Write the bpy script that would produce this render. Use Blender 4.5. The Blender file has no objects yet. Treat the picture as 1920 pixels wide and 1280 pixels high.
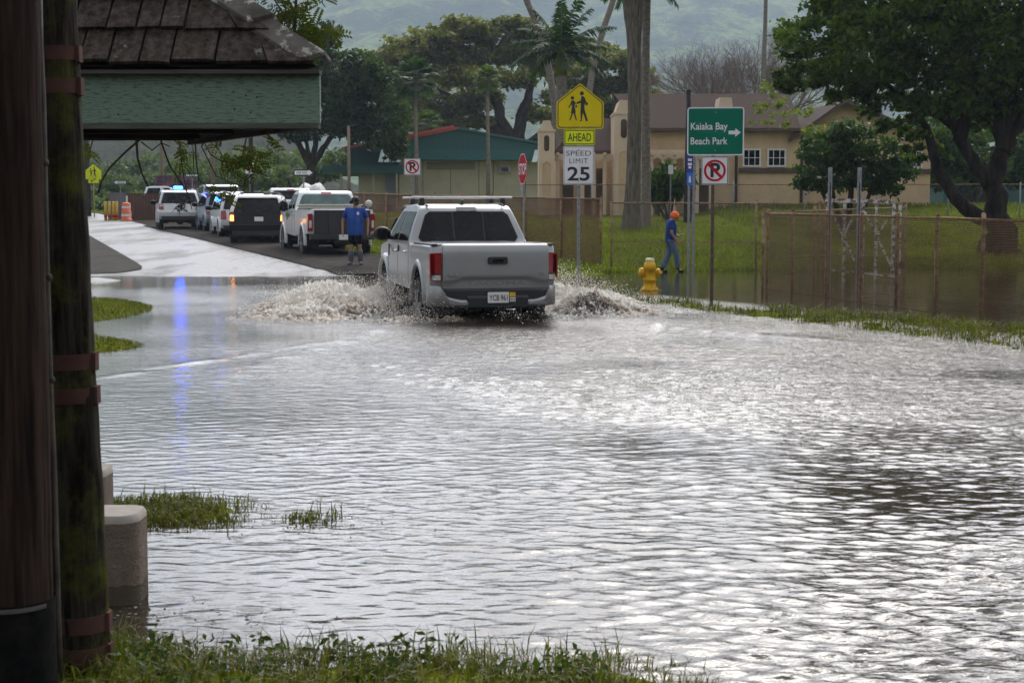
import bpy, bmesh, math, random
import numpy as np
from mathutils import Vector, Matrix, Euler
R = math.radians
random.seed(7)
rng = np.random.default_rng(7)
scene = bpy.context.scene
C = scene.collection

# ---------------------------------------------------------------- camera
FPX = 2800.0
CAMH = 1.5
TH = math.atan(238.0 / FPX)
cam_d = bpy.data.cameras.new("camera")
cam = bpy.data.objects.new("camera", cam_d)
C.objects.link(cam)
cam.location = (0, 0, CAMH)
cam.rotation_euler = (math.pi / 2 - TH, 0, 0)
cam_d.sensor_width = 36.0
cam_d.lens = FPX / 1920 * 36.0
cam_d.clip_start = 0.1
cam_d.clip_end = 20000
cam_d.dof.use_dof = True
cam_d.dof.focus_distance = 22.0
cam_d.dof.aperture_fstop = 11.0
scene.camera = cam


def ray(px, py):
    u = (px - 960) / FPX
    v = (640 - py) / FPX
    return Vector((u, math.cos(TH) + v * math.sin(TH), -math.sin(TH) + v * math.cos(TH)))


def P(px, py, Y):
    d = ray(px, py)
    return Vector((0, 0, CAMH)) + d * (Y / d.y)


def G(px, py, z=0.0):
    d = ray(px, py)
    return Vector((0, 0, CAMH)) + d * ((z - CAMH) / d.z)


# ---------------------------------------------------------------- materials
def new_mat(name):
    m = bpy.data.materials.new(name)
    m.use_nodes = True
    nt = m.node_tree
    b = nt.nodes["Principled BSDF"]
    return m, nt, b


def node(nt, t, **kw):
    n = nt.nodes.new(t)
    for k, v in kw.items():
        if k.startswith("i_"):
            n.inputs[k[2:].replace("_", " ")].default_value = v
        else:
            setattr(n, k, v)
    return n


def noise(nt, scale, detail=4, rough=0.6, vec=None, coord="Object", stretch=None):
    if vec is None:
        tc = node(nt, "ShaderNodeTexCoord")
        vec = tc.outputs[coord]
    if stretch:
        mp = node(nt, "ShaderNodeMapping")
        mp.inputs["Scale"].default_value = stretch
        nt.links.new(vec, mp.inputs["Vector"])
        vec = mp.outputs["Vector"]
    n = node(nt, "ShaderNodeTexNoise")
    n.inputs["Scale"].default_value = scale
    n.inputs["Detail"].default_value = detail
    n.inputs["Roughness"].default_value = rough
    nt.links.new(vec, n.inputs["Vector"])
    return n.outputs["Fac"]


def ramp(nt, fac, stops, interp="LINEAR"):
    r = node(nt, "ShaderNodeValToRGB")
    r.color_ramp.interpolation = interp
    e = r.color_ramp.elements
    while len(e) < len(stops):
        e.new(0.5)
    for i, (p, c) in enumerate(stops):
        e[i].position = p
        e[i].color = (*c, 1) if len(c) == 3 else c
    nt.links.new(fac, r.inputs["Fac"])
    return r.outputs["Color"]


def mixc(nt, fac, a, b, blend="MIX"):
    m = node(nt, "ShaderNodeMix", data_type="RGBA", blend_type=blend)
    for k, s in ((0, fac), (6, a), (7, b)):
        if hasattr(s, "is_output"):
            nt.links.new(s, m.inputs[k])
        elif k == 0:
            m.inputs[0].default_value = s
        else:
            m.inputs[k].default_value = (*s, 1)
    return m.outputs[2]


def math_n(nt, op, a, b=None, c=None, clamp=False):
    m = node(nt, "ShaderNodeMath", operation=op, use_clamp=clamp)
    for i, s in enumerate((a, b, c)):
        if s is None:
            continue
        if hasattr(s, "is_output"):
            nt.links.new(s, m.inputs[i])
        else:
            m.inputs[i].default_value = s
    return m.outputs[0]


def mat(name, col, rough=0.6, metal=0.0, var=0.25, vscale=6.0, bump=0.0, bscale=40.0, coat=0.0, stretch=None,
        col2=None, spec=0.5, emit=None, estr=0.0, thr=(0.35, 0.7)):
    m, nt, b = new_mat(name)
    f = noise(nt, vscale, 5, 0.65, stretch=stretch)
    c1 = tuple(x * (1 - var) for x in col)
    c2 = col2 if col2 else tuple(min(1, x * (1 + var)) for x in col)
    colr = ramp(nt, f, [(thr[0], c1), (thr[1], c2)])
    nt.links.new(colr, b.inputs["Base Color"])
    b.inputs["Roughness"].default_value = rough
    b.inputs["Metallic"].default_value = metal
    b.inputs["Specular IOR Level"].default_value = 0.08 if (rough >= 0.85 and spec == 0.5) else spec
    b.inputs["Coat Weight"].default_value = coat
    b.inputs["Coat Roughness"].default_value = 0.06
    if bump > 0:
        h = noise(nt, bscale, 5, 0.7, stretch=stretch)
        bp = node(nt, "ShaderNodeBump")
        bp.inputs["Strength"].default_value = bump
        bp.inputs["Distance"].default_value = 0.02
        nt.links.new(h, bp.inputs["Height"])
        nt.links.new(bp.outputs["Normal"], b.inputs["Normal"])
    if emit:
        b.inputs["Emission Color"].default_value = (*emit, 1)
        b.inputs["Emission Strength"].default_value = estr
    return m


def leaf_mat(name, dark, light, trans=0.35, rough=0.55, rnd=True):
    m, nt, b = new_mat(name)
    geo = node(nt, "ShaderNodeNewGeometry")
    f1 = geo.outputs["Random Per Island"]
    f2 = noise(nt, 0.55, 3, 0.6)
    f3 = noise(nt, 0.17, 2, 0.5)
    f = math_n(nt, "ADD", math_n(nt, "MULTIPLY", f1, 0.42), math_n(nt, "ADD", math_n(nt, "MULTIPLY", f2, 0.75), math_n(nt, "MULTIPLY", math_n(nt, "SUBTRACT", f3, 0.5), 0.7)))
    col = ramp(nt, f, [(0.25, dark), (0.85, light)])
    nt.links.new(col, b.inputs["Base Color"])
    b.inputs["Roughness"].default_value = rough
    b.inputs["Specular IOR Level"].default_value = 0.12
    tr = node(nt, "ShaderNodeBsdfTranslucent")
    nt.links.new(mixc(nt, 1.0, col, (1.5, 1.7, 0.6), "MULTIPLY"), tr.inputs["Color"])
    mx = node(nt, "ShaderNodeMixShader")
    mx.inputs[0].default_value = trans
    nt.links.new(b.outputs[0], mx.inputs[1])
    nt.links.new(tr.outputs[0], mx.inputs[2])
    nt.links.new(mx.outputs[0], nt.nodes["Material Output"].inputs["Surface"])
    return m


def mesh_mat(name, col, pattern, pitch, wire, base_cover=0.0):
    """fence mesh: real holes between wires. pattern 'diamond' (chain link) or 'lines' (shade cloth on a wire grid)."""
    m, nt, b = new_mat(name)
    tc = node(nt, "ShaderNodeTexCoord")
    sp = node(nt, "ShaderNodeSeparateXYZ")
    nt.links.new(tc.outputs["Object"], sp.inputs[0])
    x, z = sp.outputs["X"], sp.outputs["Z"]
    if pattern == "diamond":
        a = math_n(nt, "ADD", x, z)
        c = math_n(nt, "SUBTRACT", x, z)
    else:
        a = z
        c = None
    def wr(s):
        fr = math_n(nt, "FRACT", math_n(nt, "DIVIDE", s, pitch))
        return math_n(nt, "LESS_THAN", fr, wire)
    cov = math_n(nt, "MAXIMUM", wr(a), wr(c)) if c is not None else wr(a)
    if base_cover > 0:
        nz = noise(nt, 1.3, 3, 0.5)
        bc = math_n(nt, "ADD", math_n(nt, "MULTIPLY", nz, 0.25), base_cover - 0.12)
        cov = math_n(nt, "MAXIMUM", math_n(nt, "MULTIPLY", cov, 0.9), bc)
    nt.links.new(ramp(nt, noise(nt, 2.5, 4), [(0.3, tuple(v * 0.7 for v in col)), (0.7, tuple(v * 1.25 for v in col))]), b.inputs["Base Color"])
    b.inputs["Roughness"].default_value = 0.8
    b.inputs["Specular IOR Level"].default_value = 0.1
    nt.links.new(cov, b.inputs["Alpha"])
    return m


# ---------------------------------------------------------------- mesh builder
class MB:
    def __init__(s):
        s.v, s.f, s.m, s.sm = [], [], [], []

    def add(s, vs, fs, mi=0, smooth=False):
        o = len(s.v)
        s.v.extend([tuple(v) for v in vs])
        for f in fs:
            s.f.append(tuple(i + o for i in f))
            s.m.append(mi)
            s.sm.append(smooth)
        return s

    def box(s, c, d, rot=None, mi=0):
        x, y, z = d[0] / 2, d[1] / 2, d[2] / 2
        vs = [Vector(p) for p in ((-x, -y, -z), (x, -y, -z), (x, y, -z), (-x, y, -z), (-x, -y, z), (x, -y, z), (x, y, z), (-x, y, z))]
        if rot is not None:
            vs = [rot @ v for v in vs]
        c = Vector(c)
        return s.add([v + c for v in vs], [(0, 3, 2, 1), (4, 5, 6, 7), (0, 1, 5, 4), (1, 2, 6, 5), (2, 3, 7, 6), (3, 0, 4, 7)], mi)

    def beam(s, a, b, w, h, mi=0, up=(0, 0, 1)):
        a, b = Vector(a), Vector(b)
        d = b - a
        y = d.normalized()
        u = Vector(up)
        if abs(y.dot(u)) > 0.98:
            u = Vector((1, 0, 0))
        x = y.cross(u).normalized()
        z = x.cross(y)
        rot = Matrix((x, y, z)).transposed()
        return s.box((a + b) / 2, (w, d.length, h), rot, mi)

    def tube(s, pts, rad, n=8, mi=0, caps=True, smooth=True, flat=1.0):
        pts = [Vector(p) for p in pts]
        if not hasattr(rad, "__len__"):
            rad = [rad] * len(pts)
        vs, fs = [], []
        t0 = (pts[1] - pts[0]).normalized()
        a = Vector((0, 0, 1)) if abs(t0.z) < 0.9 else Vector((1, 0, 0))
        nrm = t0.cross(a).normalized()
        for i, p in enumerate(pts):
            t = ((pts[min(i + 1, len(pts) - 1)] - pts[max(i - 1, 0)])).normalized()
            nrm = (nrm - t * nrm.dot(t)).normalized()
            bn = t.cross(nrm)
            for k in range(n):
                an = 2 * math.pi * k / n
                vs.append(p + (nrm * math.cos(an) + bn * (math.sin(an) * flat)) * rad[i])
        for i in range(len(pts) - 1):
            for k in range(n):
                k2 = (k + 1) % n
                fs.append((i * n + k, i * n + k2, (i + 1) * n + k2, (i + 1) * n + k))
        s.add(vs, fs, mi, smooth)
        if caps:
            o = len(s.v) - len(vs)
            s.f.append(tuple(o + k for k in reversed(range(n))))
            s.f.append(tuple(o + (len(pts) - 1) * n + k for k in range(n)))
            s.m += [mi, mi]
            s.sm += [False, False]
        return s

    def lathe(s, prof, origin=(0, 0, 0), rot=None, n=20, mi=0, smooth=True, arc=None):
        o = Vector(origin)
        vs, fs = [], []
        a0, a1 = arc if arc else (0, 2 * math.pi)
        nn = n + 1 if arc else n
        for r, z in prof:
            for k in range(nn):
                an = a0 + (a1 - a0) * k / n
                p = Vector((r * math.cos(an), r * math.sin(an), z))
                if rot is not None:
                    p = rot @ p
                vs.append(o + p)
        for i in range(len(prof) - 1):
            for k in range(n):
                k2 = (k + 1) % nn
                fs.append((i * nn + k, i * nn + k2, (i + 1) * nn + k2, (i + 1) * nn + k))
        return s.add(vs, fs, mi, smooth)

    def ellip(s, c, r, rot=None, nu=14, nv=9, mi=0):
        prof = []
        c = Vector(c)
        vs, fs = [], []
        for j in range(nv + 1):
            t = math.pi * j / nv
            for k in range(nu):
                an = 2 * math.pi * k / nu
                p = Vector((r[0] * math.sin(t) * math.cos(an), r[1] * math.sin(t) * math.sin(an), r[2] * math.cos(t)))
                if rot is not None:
                    p = rot @ p
                vs.append(c + p)
        for j in range(nv):
            for k in range(nu):
                k2 = (k + 1) % nu
                fs.append((j * nu + k, (j + 1) * nu + k, (j + 1) * nu + k2, j * nu + k2))
        return s.add(vs, fs, mi, True)

    def prism(s, poly, d0, d1, mp=None, mi=0, smooth=False):
        """poly of (u,v); mp(u,v,d)->xyz, default x,z with depth along y (front at d0)."""
        if mp is None:
            mp = lambda u, v, d: (u, d, v)
        n = len(poly)
        vs = [mp(u, v, d0) for u, v in poly] + [mp(u, v, d1) for u, v in poly]
        fs = [tuple(range(n)), tuple(reversed(range(n, 2 * n)))]
        for i in range(n):
            j = (i + 1) % n
            fs.append((i, i + n, j + n, j))
        return s.add(vs, fs, mi, smooth)

    def build(s, name, mats, parent=None, bevel=0.0, seg=2, loc=None, auto=None):
        me = bpy.data.meshes.new(name)
        me.from_pydata(s.v, [], s.f)
        if not isinstance(mats, (list, tuple)):
            mats = [mats]
        for m in mats:
            me.materials.append(m)
        me.polygons.foreach_set("material_index", s.m)
        me.polygons.foreach_set("use_smooth", s.sm)
        me.update()
        if auto:
            me.polygons.foreach_set("use_smooth", [True] * len(s.f))
            me.set_sharp_from_angle(angle=R(auto))
        o = bpy.data.objects.new(name, me)
        C.objects.link(o)
        if parent is not None:
            o.parent = parent
        if loc is not None:
            o.location = loc
        if bevel > 0:
            bv = o.modifiers.new("bevel", "BEVEL")
            bv.width = bevel
            bv.segments = seg
            bv.limit_method = "ANGLE"
            bv.angle_limit = R(32)
        return o


def np_obj(name, V, F, mats, parent=None, smooth=False, attrs=None, mi=None):
    """fast mesh from numpy: V (n,3); F (m,k) constant k"""
    me = bpy.data.meshes.new(name)
    n, (m, k) = len(V), F.shape
    me.vertices.add(n)
    me.vertices.foreach_set("co", np.ascontiguousarray(V, dtype=np.float32).ravel())
    me.loops.add(m * k)
    me.loops.foreach_set("vertex_index", np.ascontiguousarray(F, dtype=np.int32).ravel())
    me.polygons.add(m)
    me.polygons.foreach_set("loop_start", np.arange(0, m * k, k, dtype=np.int32))
    me.polygons.foreach_set("use_smooth", np.full(m, smooth))
    if not isinstance(mats, (list, tuple)):
        mats = [mats]
    for a in mats:
        me.materials.append(a)
    if mi is not None:
        me.polygons.foreach_set("material_index", np.asarray(mi, dtype=np.int32))
    me.update(calc_edges=True)
    me.validate()
    for nm, arr in (attrs or {}).items():
        at = me.attributes.new(nm, "FLOAT", "POINT")
        at.data.foreach_set("value", np.ascontiguousarray(arr, dtype=np.float32).ravel())
    o = bpy.data.objects.new(name, me)
    C.objects.link(o)
    if parent is not None:
        o.parent = parent
    return o


def tag(o, label=None, cat=None, group=None, kind=None):
    if label:
        o["label"] = label
    if cat:
        o["category"] = cat
    if group:
        o["group"] = group
    if kind:
        o["kind"] = kind
    return o


def thing(name, label, cat, loc=(0, 0, 0), rz=0.0, group=None):
    o = bpy.data.objects.new(name, None)
    o.empty_display_size = 0.1
    C.objects.link(o)
    o.location = loc
    o.rotation_euler = (0, 0, rz)
    return tag(o, label, cat, group)


def copy_tree(o, parent=None):
    c = o.copy()
    C.objects.link(c)
    c.parent = parent
    for ch in list(o.children):
        copy_tree(ch, c)
    return c


def text_geo(txt, h, extr=0.0012, bold=0.0, spacing=1.0, xs=1.0):
    """text outlines as mesh data, cap height h, centred on the origin in x,z facing -y"""
    cu = bpy.data.curves.new("txt", "FONT")
    cu.body = txt
    cu.size = 1.0
    cu.offset = bold
    cu.extrude = 0.0
    cu.space_character = spacing
    cu.resolution_u = 4
    ob = bpy.data.objects.new("txt", cu)
    C.objects.link(ob)
    dg = bpy.context.evaluated_depsgraph_get()
    me = bpy.data.meshes.new_from_object(ob.evaluated_get(dg))
    vs = np.array([v.co[:] for v in me.vertices])
    fs = [tuple(p.vertices) for p in me.polygons]
    bpy.data.objects.remove(ob)
    bpy.data.curves.remove(cu)
    bpy.data.meshes.remove(me)
    k = h / 0.69
    x0, x1 = vs[:, 0].min(), vs[:, 0].max()
    out = [((v[0] - (x0 + x1) / 2) * k * xs, v[1] * k - h / 2) for v in vs]
    return out, fs


def add_text(mb, txt, h, cx, cz, y, bold=0.0, spacing=1.0, mi=0, xs=1.0, mp=None, width=None):
    pts, fs = text_geo(txt, h, bold=bold, spacing=spacing, xs=xs)
    if width:
        w = max(p[0] for p in pts) - min(p[0] for p in pts)
        pts = [(p[0] * width / w, p[1]) for p in pts]
    if mp is None:
        mp = lambda u, v: (u, y, v)
    mb.add([mp(cx + u, cz + v) for u, v in pts], fs, mi)


def rrect(w, h, r, n=5, cx=0, cz=0):
    out = []
    for (sx, sz, a0) in ((1, 1, 0), (-1, 1, 90), (-1, -1, 180), (1, -1, 270)):
        for i in range(n + 1):
            a = R(a0 + 90 * i / n)
            out.append((cx + sx * (w / 2 - r) + r * math.cos(a), cz + sz * (h / 2 - r) + r * math.sin(a)))
    return out


def ring(mb, outer, inner, y, mi=0):
    n = len(outer)
    mb.add([(u, y, v) for u, v in outer] + [(u, y, v) for u, v in inner], [(i, (i + 1) % n, n + (i + 1) % n, n + i) for i in range(n)], mi)


def circle(r, n=28, cx=0, cz=0):
    return [(cx + r * math.cos(2 * math.pi * i / n), cz + r * math.sin(2 * math.pi * i / n)) for i in range(n)]


def smooth01(a, b, x):
    t = np.clip((x - a) / (b - a), 0, 1)
    return t * t * (3 - 2 * t)


_ph = rng.uniform(0, 6.28, (40,))
_dr = rng.uniform(0, 6.28, (40,))


def fnoise(x, y, lam, k0=0, n=7):
    """cheap smooth value noise from a few sines, about -1..1"""
    s = 0
    for i in range(n):
        l = lam * (0.6 + 0.18 * i)
        a = _dr[(k0 + i * 3) % 40]
        s = s + np.sin((x * math.cos(a) + y * math.sin(a)) * 6.283 / l + _ph[(k0 + i) % 40])
    return s / (n ** 0.5) / 1.3


# common materials
M = {}
M["asphalt_dry"] = mat("asphalt_dry", (0.10, 0.095, 0.09), 0.9, var=0.3, vscale=25, bump=0.3, bscale=150)
M["black_plastic"] = mat("black_plastic", (0.012, 0.012, 0.013), 0.5, var=0.3)
M["rubber"] = mat("rubber", (0.012, 0.012, 0.012), 0.75, var=0.4, vscale=12, bump=0.3, bscale=60)
M["glass"] = mat("dark_glass", (0.006, 0.007, 0.008), 0.06, var=0.2, spec=0.25)
M["chrome"] = mat("chrome", (0.55, 0.55, 0.55), 0.18, 1.0, var=0.1)
M["rim"] = mat("alloy_rim", (0.30, 0.30, 0.31), 0.35, 0.9, var=0.25, vscale=20)
M["red_lens"] = mat("red_lens", (0.30, 0.008, 0.010), 0.12, var=0.3, vscale=30, coat=0.5)
M["clear_lens"] = mat("clear_lens", (0.55, 0.54, 0.52), 0.12, var=0.2, vscale=30, coat=0.5)
M["galv"] = mat("galvanised_steel", (0.26, 0.27, 0.28), 0.5, 0.5, var=0.25, vscale=14, bump=0.1)
M["white_paint_sign"] = mat("white_sign_sheet", (0.74, 0.73, 0.76), 0.4, var=0.05, vscale=3)
M["black_ink"] = mat("black_ink", (0.012, 0.012, 0.014), 0.5, var=0.1)
M["skin"] = mat("skin", (0.30, 0.155, 0.095), 0.5, var=0.15, vscale=20)
M["white_metal"] = mat("white_painted_metal", (0.72, 0.72, 0.70), 0.5, var=0.12, vscale=12)
M["bark"] = mat("bark", (0.055, 0.043, 0.034), 0.9, var=0.5, vscale=5, bump=0.9, bscale=14, stretch=(1, 1, 0.25))
M["palm_bark"] = mat("palm_bark", (0.20, 0.175, 0.145), 0.9, var=0.35, vscale=6, bump=0.6, bscale=10, stretch=(1, 1, 2.0))
# ---------------------------------------------------------------- world, sun, air
SUN_EL, SUN_AZ = R(46), R(12)          # azimuth measured from +y towards +x: the sun is ahead, behind cloud
w = bpy.data.worlds.new("World")
scene.world = w
w.use_nodes = True
nt = w.node_tree
bg = nt.nodes["Background"]
sky = node(nt, "ShaderNodeTexSky", sky_type="NISHITA", sun_disc=False)
sky.sun_elevation = SUN_EL
sky.sun_rotation = SUN_AZ
sky.dust_density = 6.0
sky.air_density = 1.6
bw = node(nt, "ShaderNodeRGBToBW")
nt.links.new(sky.outputs[0], bw.inputs[0])
cloudl = math_n(nt, "ADD", math_n(nt, "MULTIPLY", bw.outputs[0], 0.6), 2.6)
cloudc = mixc(nt, 1.0, cloudl, (0.97, 0.99, 1.05), "MULTIPLY")
tc = node(nt, "ShaderNodeTexCoord")
cn = noise(nt, 1.6, 6, 0.6, vec=tc.outputs["Generated"], stretch=(1, 1, 2.4))
cov = ramp(nt, cn, [(0.30, (0.55,) * 3), (0.62, (1.0,) * 3)])
lum = ramp(nt, cn, [(0.30, (0.55,) * 3), (0.50, (0.95,) * 3), (0.68, (1.55,) * 3)])
skyc = mixc(nt, cov, sky.outputs[0], cloudc)
skyc = mixc(nt, 1.0, skyc, lum, "MULTIPLY")
# bright cloud in front of the sun
vn = node(nt, "ShaderNodeVectorMath", operation="DOT_PRODUCT")
nt.links.new(tc.outputs["Generated"], vn.inputs[0])
vn.inputs[1].default_value = (math.sin(SUN_AZ) * math.cos(R(33)), math.cos(SUN_AZ) * math.cos(R(33)), math.sin(R(33)))
gl = math_n(nt, "POWER", math_n(nt, "MAXIMUM", vn.outputs["Value"], 0.0), 3.0)
gl = math_n(nt, "ADD", 1.0, math_n(nt, "MULTIPLY", gl, 1.6))
skyc = mixc(nt, 1.0, skyc, gl, "MULTIPLY")
nt.links.new(skyc, bg.inputs["Color"])
bg.inputs["Strength"].default_value = 0.14

sd = Vector((math.sin(SUN_AZ) * math.cos(SUN_EL), math.cos(SUN_AZ) * math.cos(SUN_EL), math.sin(SUN_EL)))
ld = bpy.data.lights.new("sun", "SUN")
ld.energy = 0.8
ld.angle = R(18)
ld.color = (1.0, 0.97, 0.92)
sun = bpy.data.objects.new("sun", ld)
C.objects.link(sun)
sun.rotation_euler = sd.to_track_quat("Z", "Y").to_euler()
sun.location = (0, 30, 60)

scene.view_settings.view_transform = "Standard"
scene.view_settings.look = "None"
scene.view_settings.exposure = 0.42
scene.view_settings.gamma = 1.0
scene.cycles.max_bounces = 8
scene.cycles.transparent_max_bounces = 24
scene.cycles.use_denoising = True
scene.cycles.sample_clamp_indirect = 6.0

hz, hnt, hb = new_mat("haze")
hnt.nodes.remove(hb)
pv = node(hnt, "ShaderNodeVolumePrincipled")
pv.inputs["Color"].default_value = (0.67, 0.81, 1.0, 1)
pv.inputs["Density"].default_value = 0.00032
pv.inputs["Anisotropy"].default_value = 0.0
hnt.links.new(pv.outputs[0], hnt.nodes["Material Output"].inputs["Volume"])
hb_ = MB().box((0, 1500, 259), (3600, 3200, 522))
tag(hb_.build("haze", hz), kind="stuff")


# ---------------------------------------------------------------- ground
def xl(Y):
    return -8.9 - (Y - 38) * 0.35


def xr(Y):
    return -4.4 - (Y - 37) * 0.377


def segdist(x, y, ax, ay, bx, by):
    dx, dy = bx - ax, by - ay
    t = np.clip(((x - ax) * dx + (y - ay) * dy) / (dx * dx + dy * dy), 0, 1)
    return np.hypot(x - ax - t * dx, y - ay - t * dy)


def gz(x, y):
    x = np.asarray(x, float)
    y = np.asarray(y, float)
    near = -0.17 + 0.035 * fnoise(x, y, 5.0, 3)
    left = 0.025 * (np.minimum(y, 98) - 36.6) + np.clip((y - 98), 0, 400) * 0.006
    right = np.interp(y, [36, 40, 44, 52, 70, 120, 400], [-0.16, -0.02, 0.35, 0.92, 1.5, 1.9, 4.0])
    rr = np.interp(y, [38, 41.6, 49, 70, 120, 400], [-0.16, 0.0, 0.12, 1.9, 2.0, 4.0])
    right = right + (rr - right) * smooth01(7.5, 11, x)
    wx = smooth01(-1.0, 3.0, x - (y - 40) * -0.35 - 1.2)
    far = left * (1 - wx) + right * wx
    far = np.where(far < 0, far * 2.2, far)
    h = np.maximum(near, np.maximum(far, -0.19))
    h = np.where(y > 38, np.maximum(far, -0.17), h)
    h = h - 0.20 * np.exp(-((x + 0.7) / 2.0) ** 2 - ((y - 22.5) / 2.6) ** 2)      # hollow the pickup is driving through
    # shoulder strip where the man in blue stands
    sh = smooth01(-0.2, 0.8, x - xr(y)) * (1 - smooth01(3.0, 4.5, x - xr(y))) * smooth01(37.4, 38.4, y) * (1 - smooth01(60, 70, y))
    h = h + 0.09 * sh + 0.022 * fnoise(x, y, 2.2, 23) * smooth01(34.5, 36, y) * (1 - smooth01(38.5, 41, y))
    # grassy berm on the right
    d = segdist(x, y, 1.5, 27.8, 7.8, 12.5)
    d2 = segdist(x, y, 4.2, 22.6, 8.8, 14.5)
    nz = fnoise(x, y, 1.1, 5)
    nz2 = fnoise(x, y, 0.5, 8)
    h = np.maximum(h, 0.010 - 0.16 * (d / 0.60) ** 2 + 0.035 * nz + 0.03 * nz2)
    h = np.maximum(h, -0.02 - 0.10 * (d2 / 1.0) ** 2 + 0.035 * nz + 0.03 * nz2)
    # grass mounds on the left verge
    def mound(cx, cy, rx, ry, top):
        return top - (top + 0.18) * (((x - cx) / rx) ** 2 + ((y - cy) / ry) ** 2) + 0.012 * nz
    h = np.maximum(h, mound(-7.4, 22.6, 2.3, 4.4, 0.21))
    h = np.maximum(h, mound(-5.35, 17.0, 1.75, 1.5, 0.10))
    h = np.maximum(h, mound(-9.6, 34.0, 1.3, 1.3, 0.05))
    h = np.maximum(h, mound(-1.75, 7.45, 0.95, 0.75, 0.03))
    h = np.maximum(h, mound(-1.0, 7.3, 0.4, 0.35, 0.0))
    d3 = segdist(x, y, -3.0, 4.9, 0.25, 4.55)
    h = np.maximum(h, 0.02 - 0.2 * (d3 / 0.75) ** 2 + 0.03 * nz)
    return h


def axis(parts):
    out = []
    for a, b, st in parts:
        out.append(np.arange(a, b, st))
    return np.concatenate(out)


gx = axis([(-1500, -200, 130), (-200, -60, 14), (-60, -22, 2.0), (-22, -4, 0.4), (-4, 3, 0.16), (3, 14, 0.3), (14, 30, 1.0), (30, 60, 3), (60, 200, 14), (200, 1501, 130)])
gy = axis([(-90, 0, 15), (0, 3, 1.0), (3, 9, 0.16), (9, 40, 0.32), (40, 75, 0.7), (75, 130, 4), (130, 400, 27), (400, 1700, 130)])
X, Y = np.meshgrid(gx, gy)
Z = gz(X, Y)
nx, ny = len(gx), len(gy)
idx = np.arange(nx * ny).reshape(ny, nx)
F = np.stack([idx[:-1, :-1], idx[:-1, 1:], idx[1:, 1:], idx[1:, :-1]], -1).reshape(-1, 4)
grass_a = np.zeros_like(Z)
lawn = smooth01(2.6, 4.2, X - xr(Y)) * (Y > 37)
grass_a = np.maximum(grass_a, lawn)
grass_a = np.where(Y < 36, (Z > -0.06).astype(float), grass_a)
grass_a = np.maximum(grass_a, ((X < xl(Y) - 9) & (Y > 45)).astype(float))
grass_a = np.where(Y > 100, 1.0, grass_a)
gm, nt, b = new_mat("ground")
at = node(nt, "ShaderNodeAttribute", attribute_name="grass")
n1 = noise(nt, 1.2, 6, 0.7)
n2 = noise(nt, 14, 4, 0.7)
n3 = noise(nt, 0.12, 4, 0.6)
gcol = ramp(nt, n2, [(0.25, (0.042, 0.056, 0.003)), (0.5, (0.095, 0.115, 0.006)), (0.8, (0.15, 0.16, 0.012))])
gcol = mixc(nt, math_n(nt, "MULTIPLY", n1, 0.5), gcol, (0.085, 0.09, 0.028))
gcol = mixc(nt, ramp(nt, n3, [(0.55, (0,) * 3), (0.72, (0.5,) * 3)]), gcol, (0.10, 0.13, 0.03))
dcol = ramp(nt, n2, [(0.2, (0.035, 0.030, 0.025)), (0.8, (0.085, 0.075, 0.062))])
fac = math_n(nt, "GREATER_THAN", math_n(nt, "ADD", at.outputs["Fac"], math_n(nt, "MULTIPLY", math_n(nt, "SUBTRACT", n1, 0.5), 0.9)), 0.5)
nt.links.new(mixc(nt, fac, dcol, gcol), b.inputs["Base Color"])
b.inputs["Roughness"].default_value = 0.9
b.inputs["Specular IOR Level"].default_value = 0.0
bp = node(nt, "ShaderNodeBump")
bp.inputs["Strength"].default_value = 0.7
bp.inputs["Distance"].default_value = 0.08
nt.links.new(n2, bp.inputs["Height"])
nt.links.new(bp.outputs[0], b.inputs["Normal"])
tag(np_obj("ground", np.stack([X, Y, Z], -1).reshape(-1, 3), F, gm, smooth=True, attrs={"grass": grass_a}), kind="structure")


def sheet(name, m, lo, hi, ys, lift, ncol=16, attrs=None):
    ys = np.asarray(ys)
    V, i = [], 0
    a = np.array([lo(y) for y in ys])
    c = np.array([hi(y) for y in ys])
    t = np.linspace(0, 1, ncol)
    XX = a[:, None] * (1 - t) + c[:, None] * t
    YY = np.repeat(ys[:, None], ncol, 1)
    ZZ = gz(XX, YY) + lift
    id_ = np.arange(XX.size).reshape(XX.shape)
    FF = np.stack([id_[:-1, :-1], id_[:-1, 1:], id_[1:, 1:], id_[1:, :-1]], -1).reshape(-1, 4)
    return np_obj(name, np.stack([XX, YY, ZZ], -1).reshape(-1, 3), FF, m, smooth=True)


# the wet lane: asphalt under a running film of water
rm, nt, b = new_mat("wet_road")
na = noise(nt, 0.7, 5, 0.65, stretch=(1, 0.22, 1))
nb = noise(nt, 60, 3, 0.7)
wet = ramp(nt, na, [(0.36, (0.25,) * 3), (0.52, (1.0,) * 3)])
nt.links.new(mixc(nt, wet, (0.075, 0.07, 0.065), (0.035, 0.034, 0.033)), b.inputs["Base Color"])
nt.links.new(ramp(nt, wet, [(0, (0.55,) * 3), (1, (0.36,) * 3)]), b.inputs["Roughness"])
nt.links.new(ramp(nt, wet, [(0, (0.04,) * 3), (1, (0.5,) * 3)]), b.inputs["Specular IOR Level"])
b.inputs["IOR"].default_value = 1.45
rip = noise(nt, 2.4, 6, 0.75, stretch=(1, 0.8, 1))
bp = node(nt, "ShaderNodeBump")
bp.inputs["Strength"].default_value = 1.0
bp.inputs["Distance"].default_value = 0.09
nt.links.new(rip, bp.inputs["Height"])
nt.links.new(bp.outputs[0], b.inputs["Normal"])
M["wet_road"] = rm
tag(sheet("road", rm, lambda y: xl(y) - 3.0, lambda y: xr(y) + 0.4, np.arange(33, 130, 0.5), 0.012), kind="structure")
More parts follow.
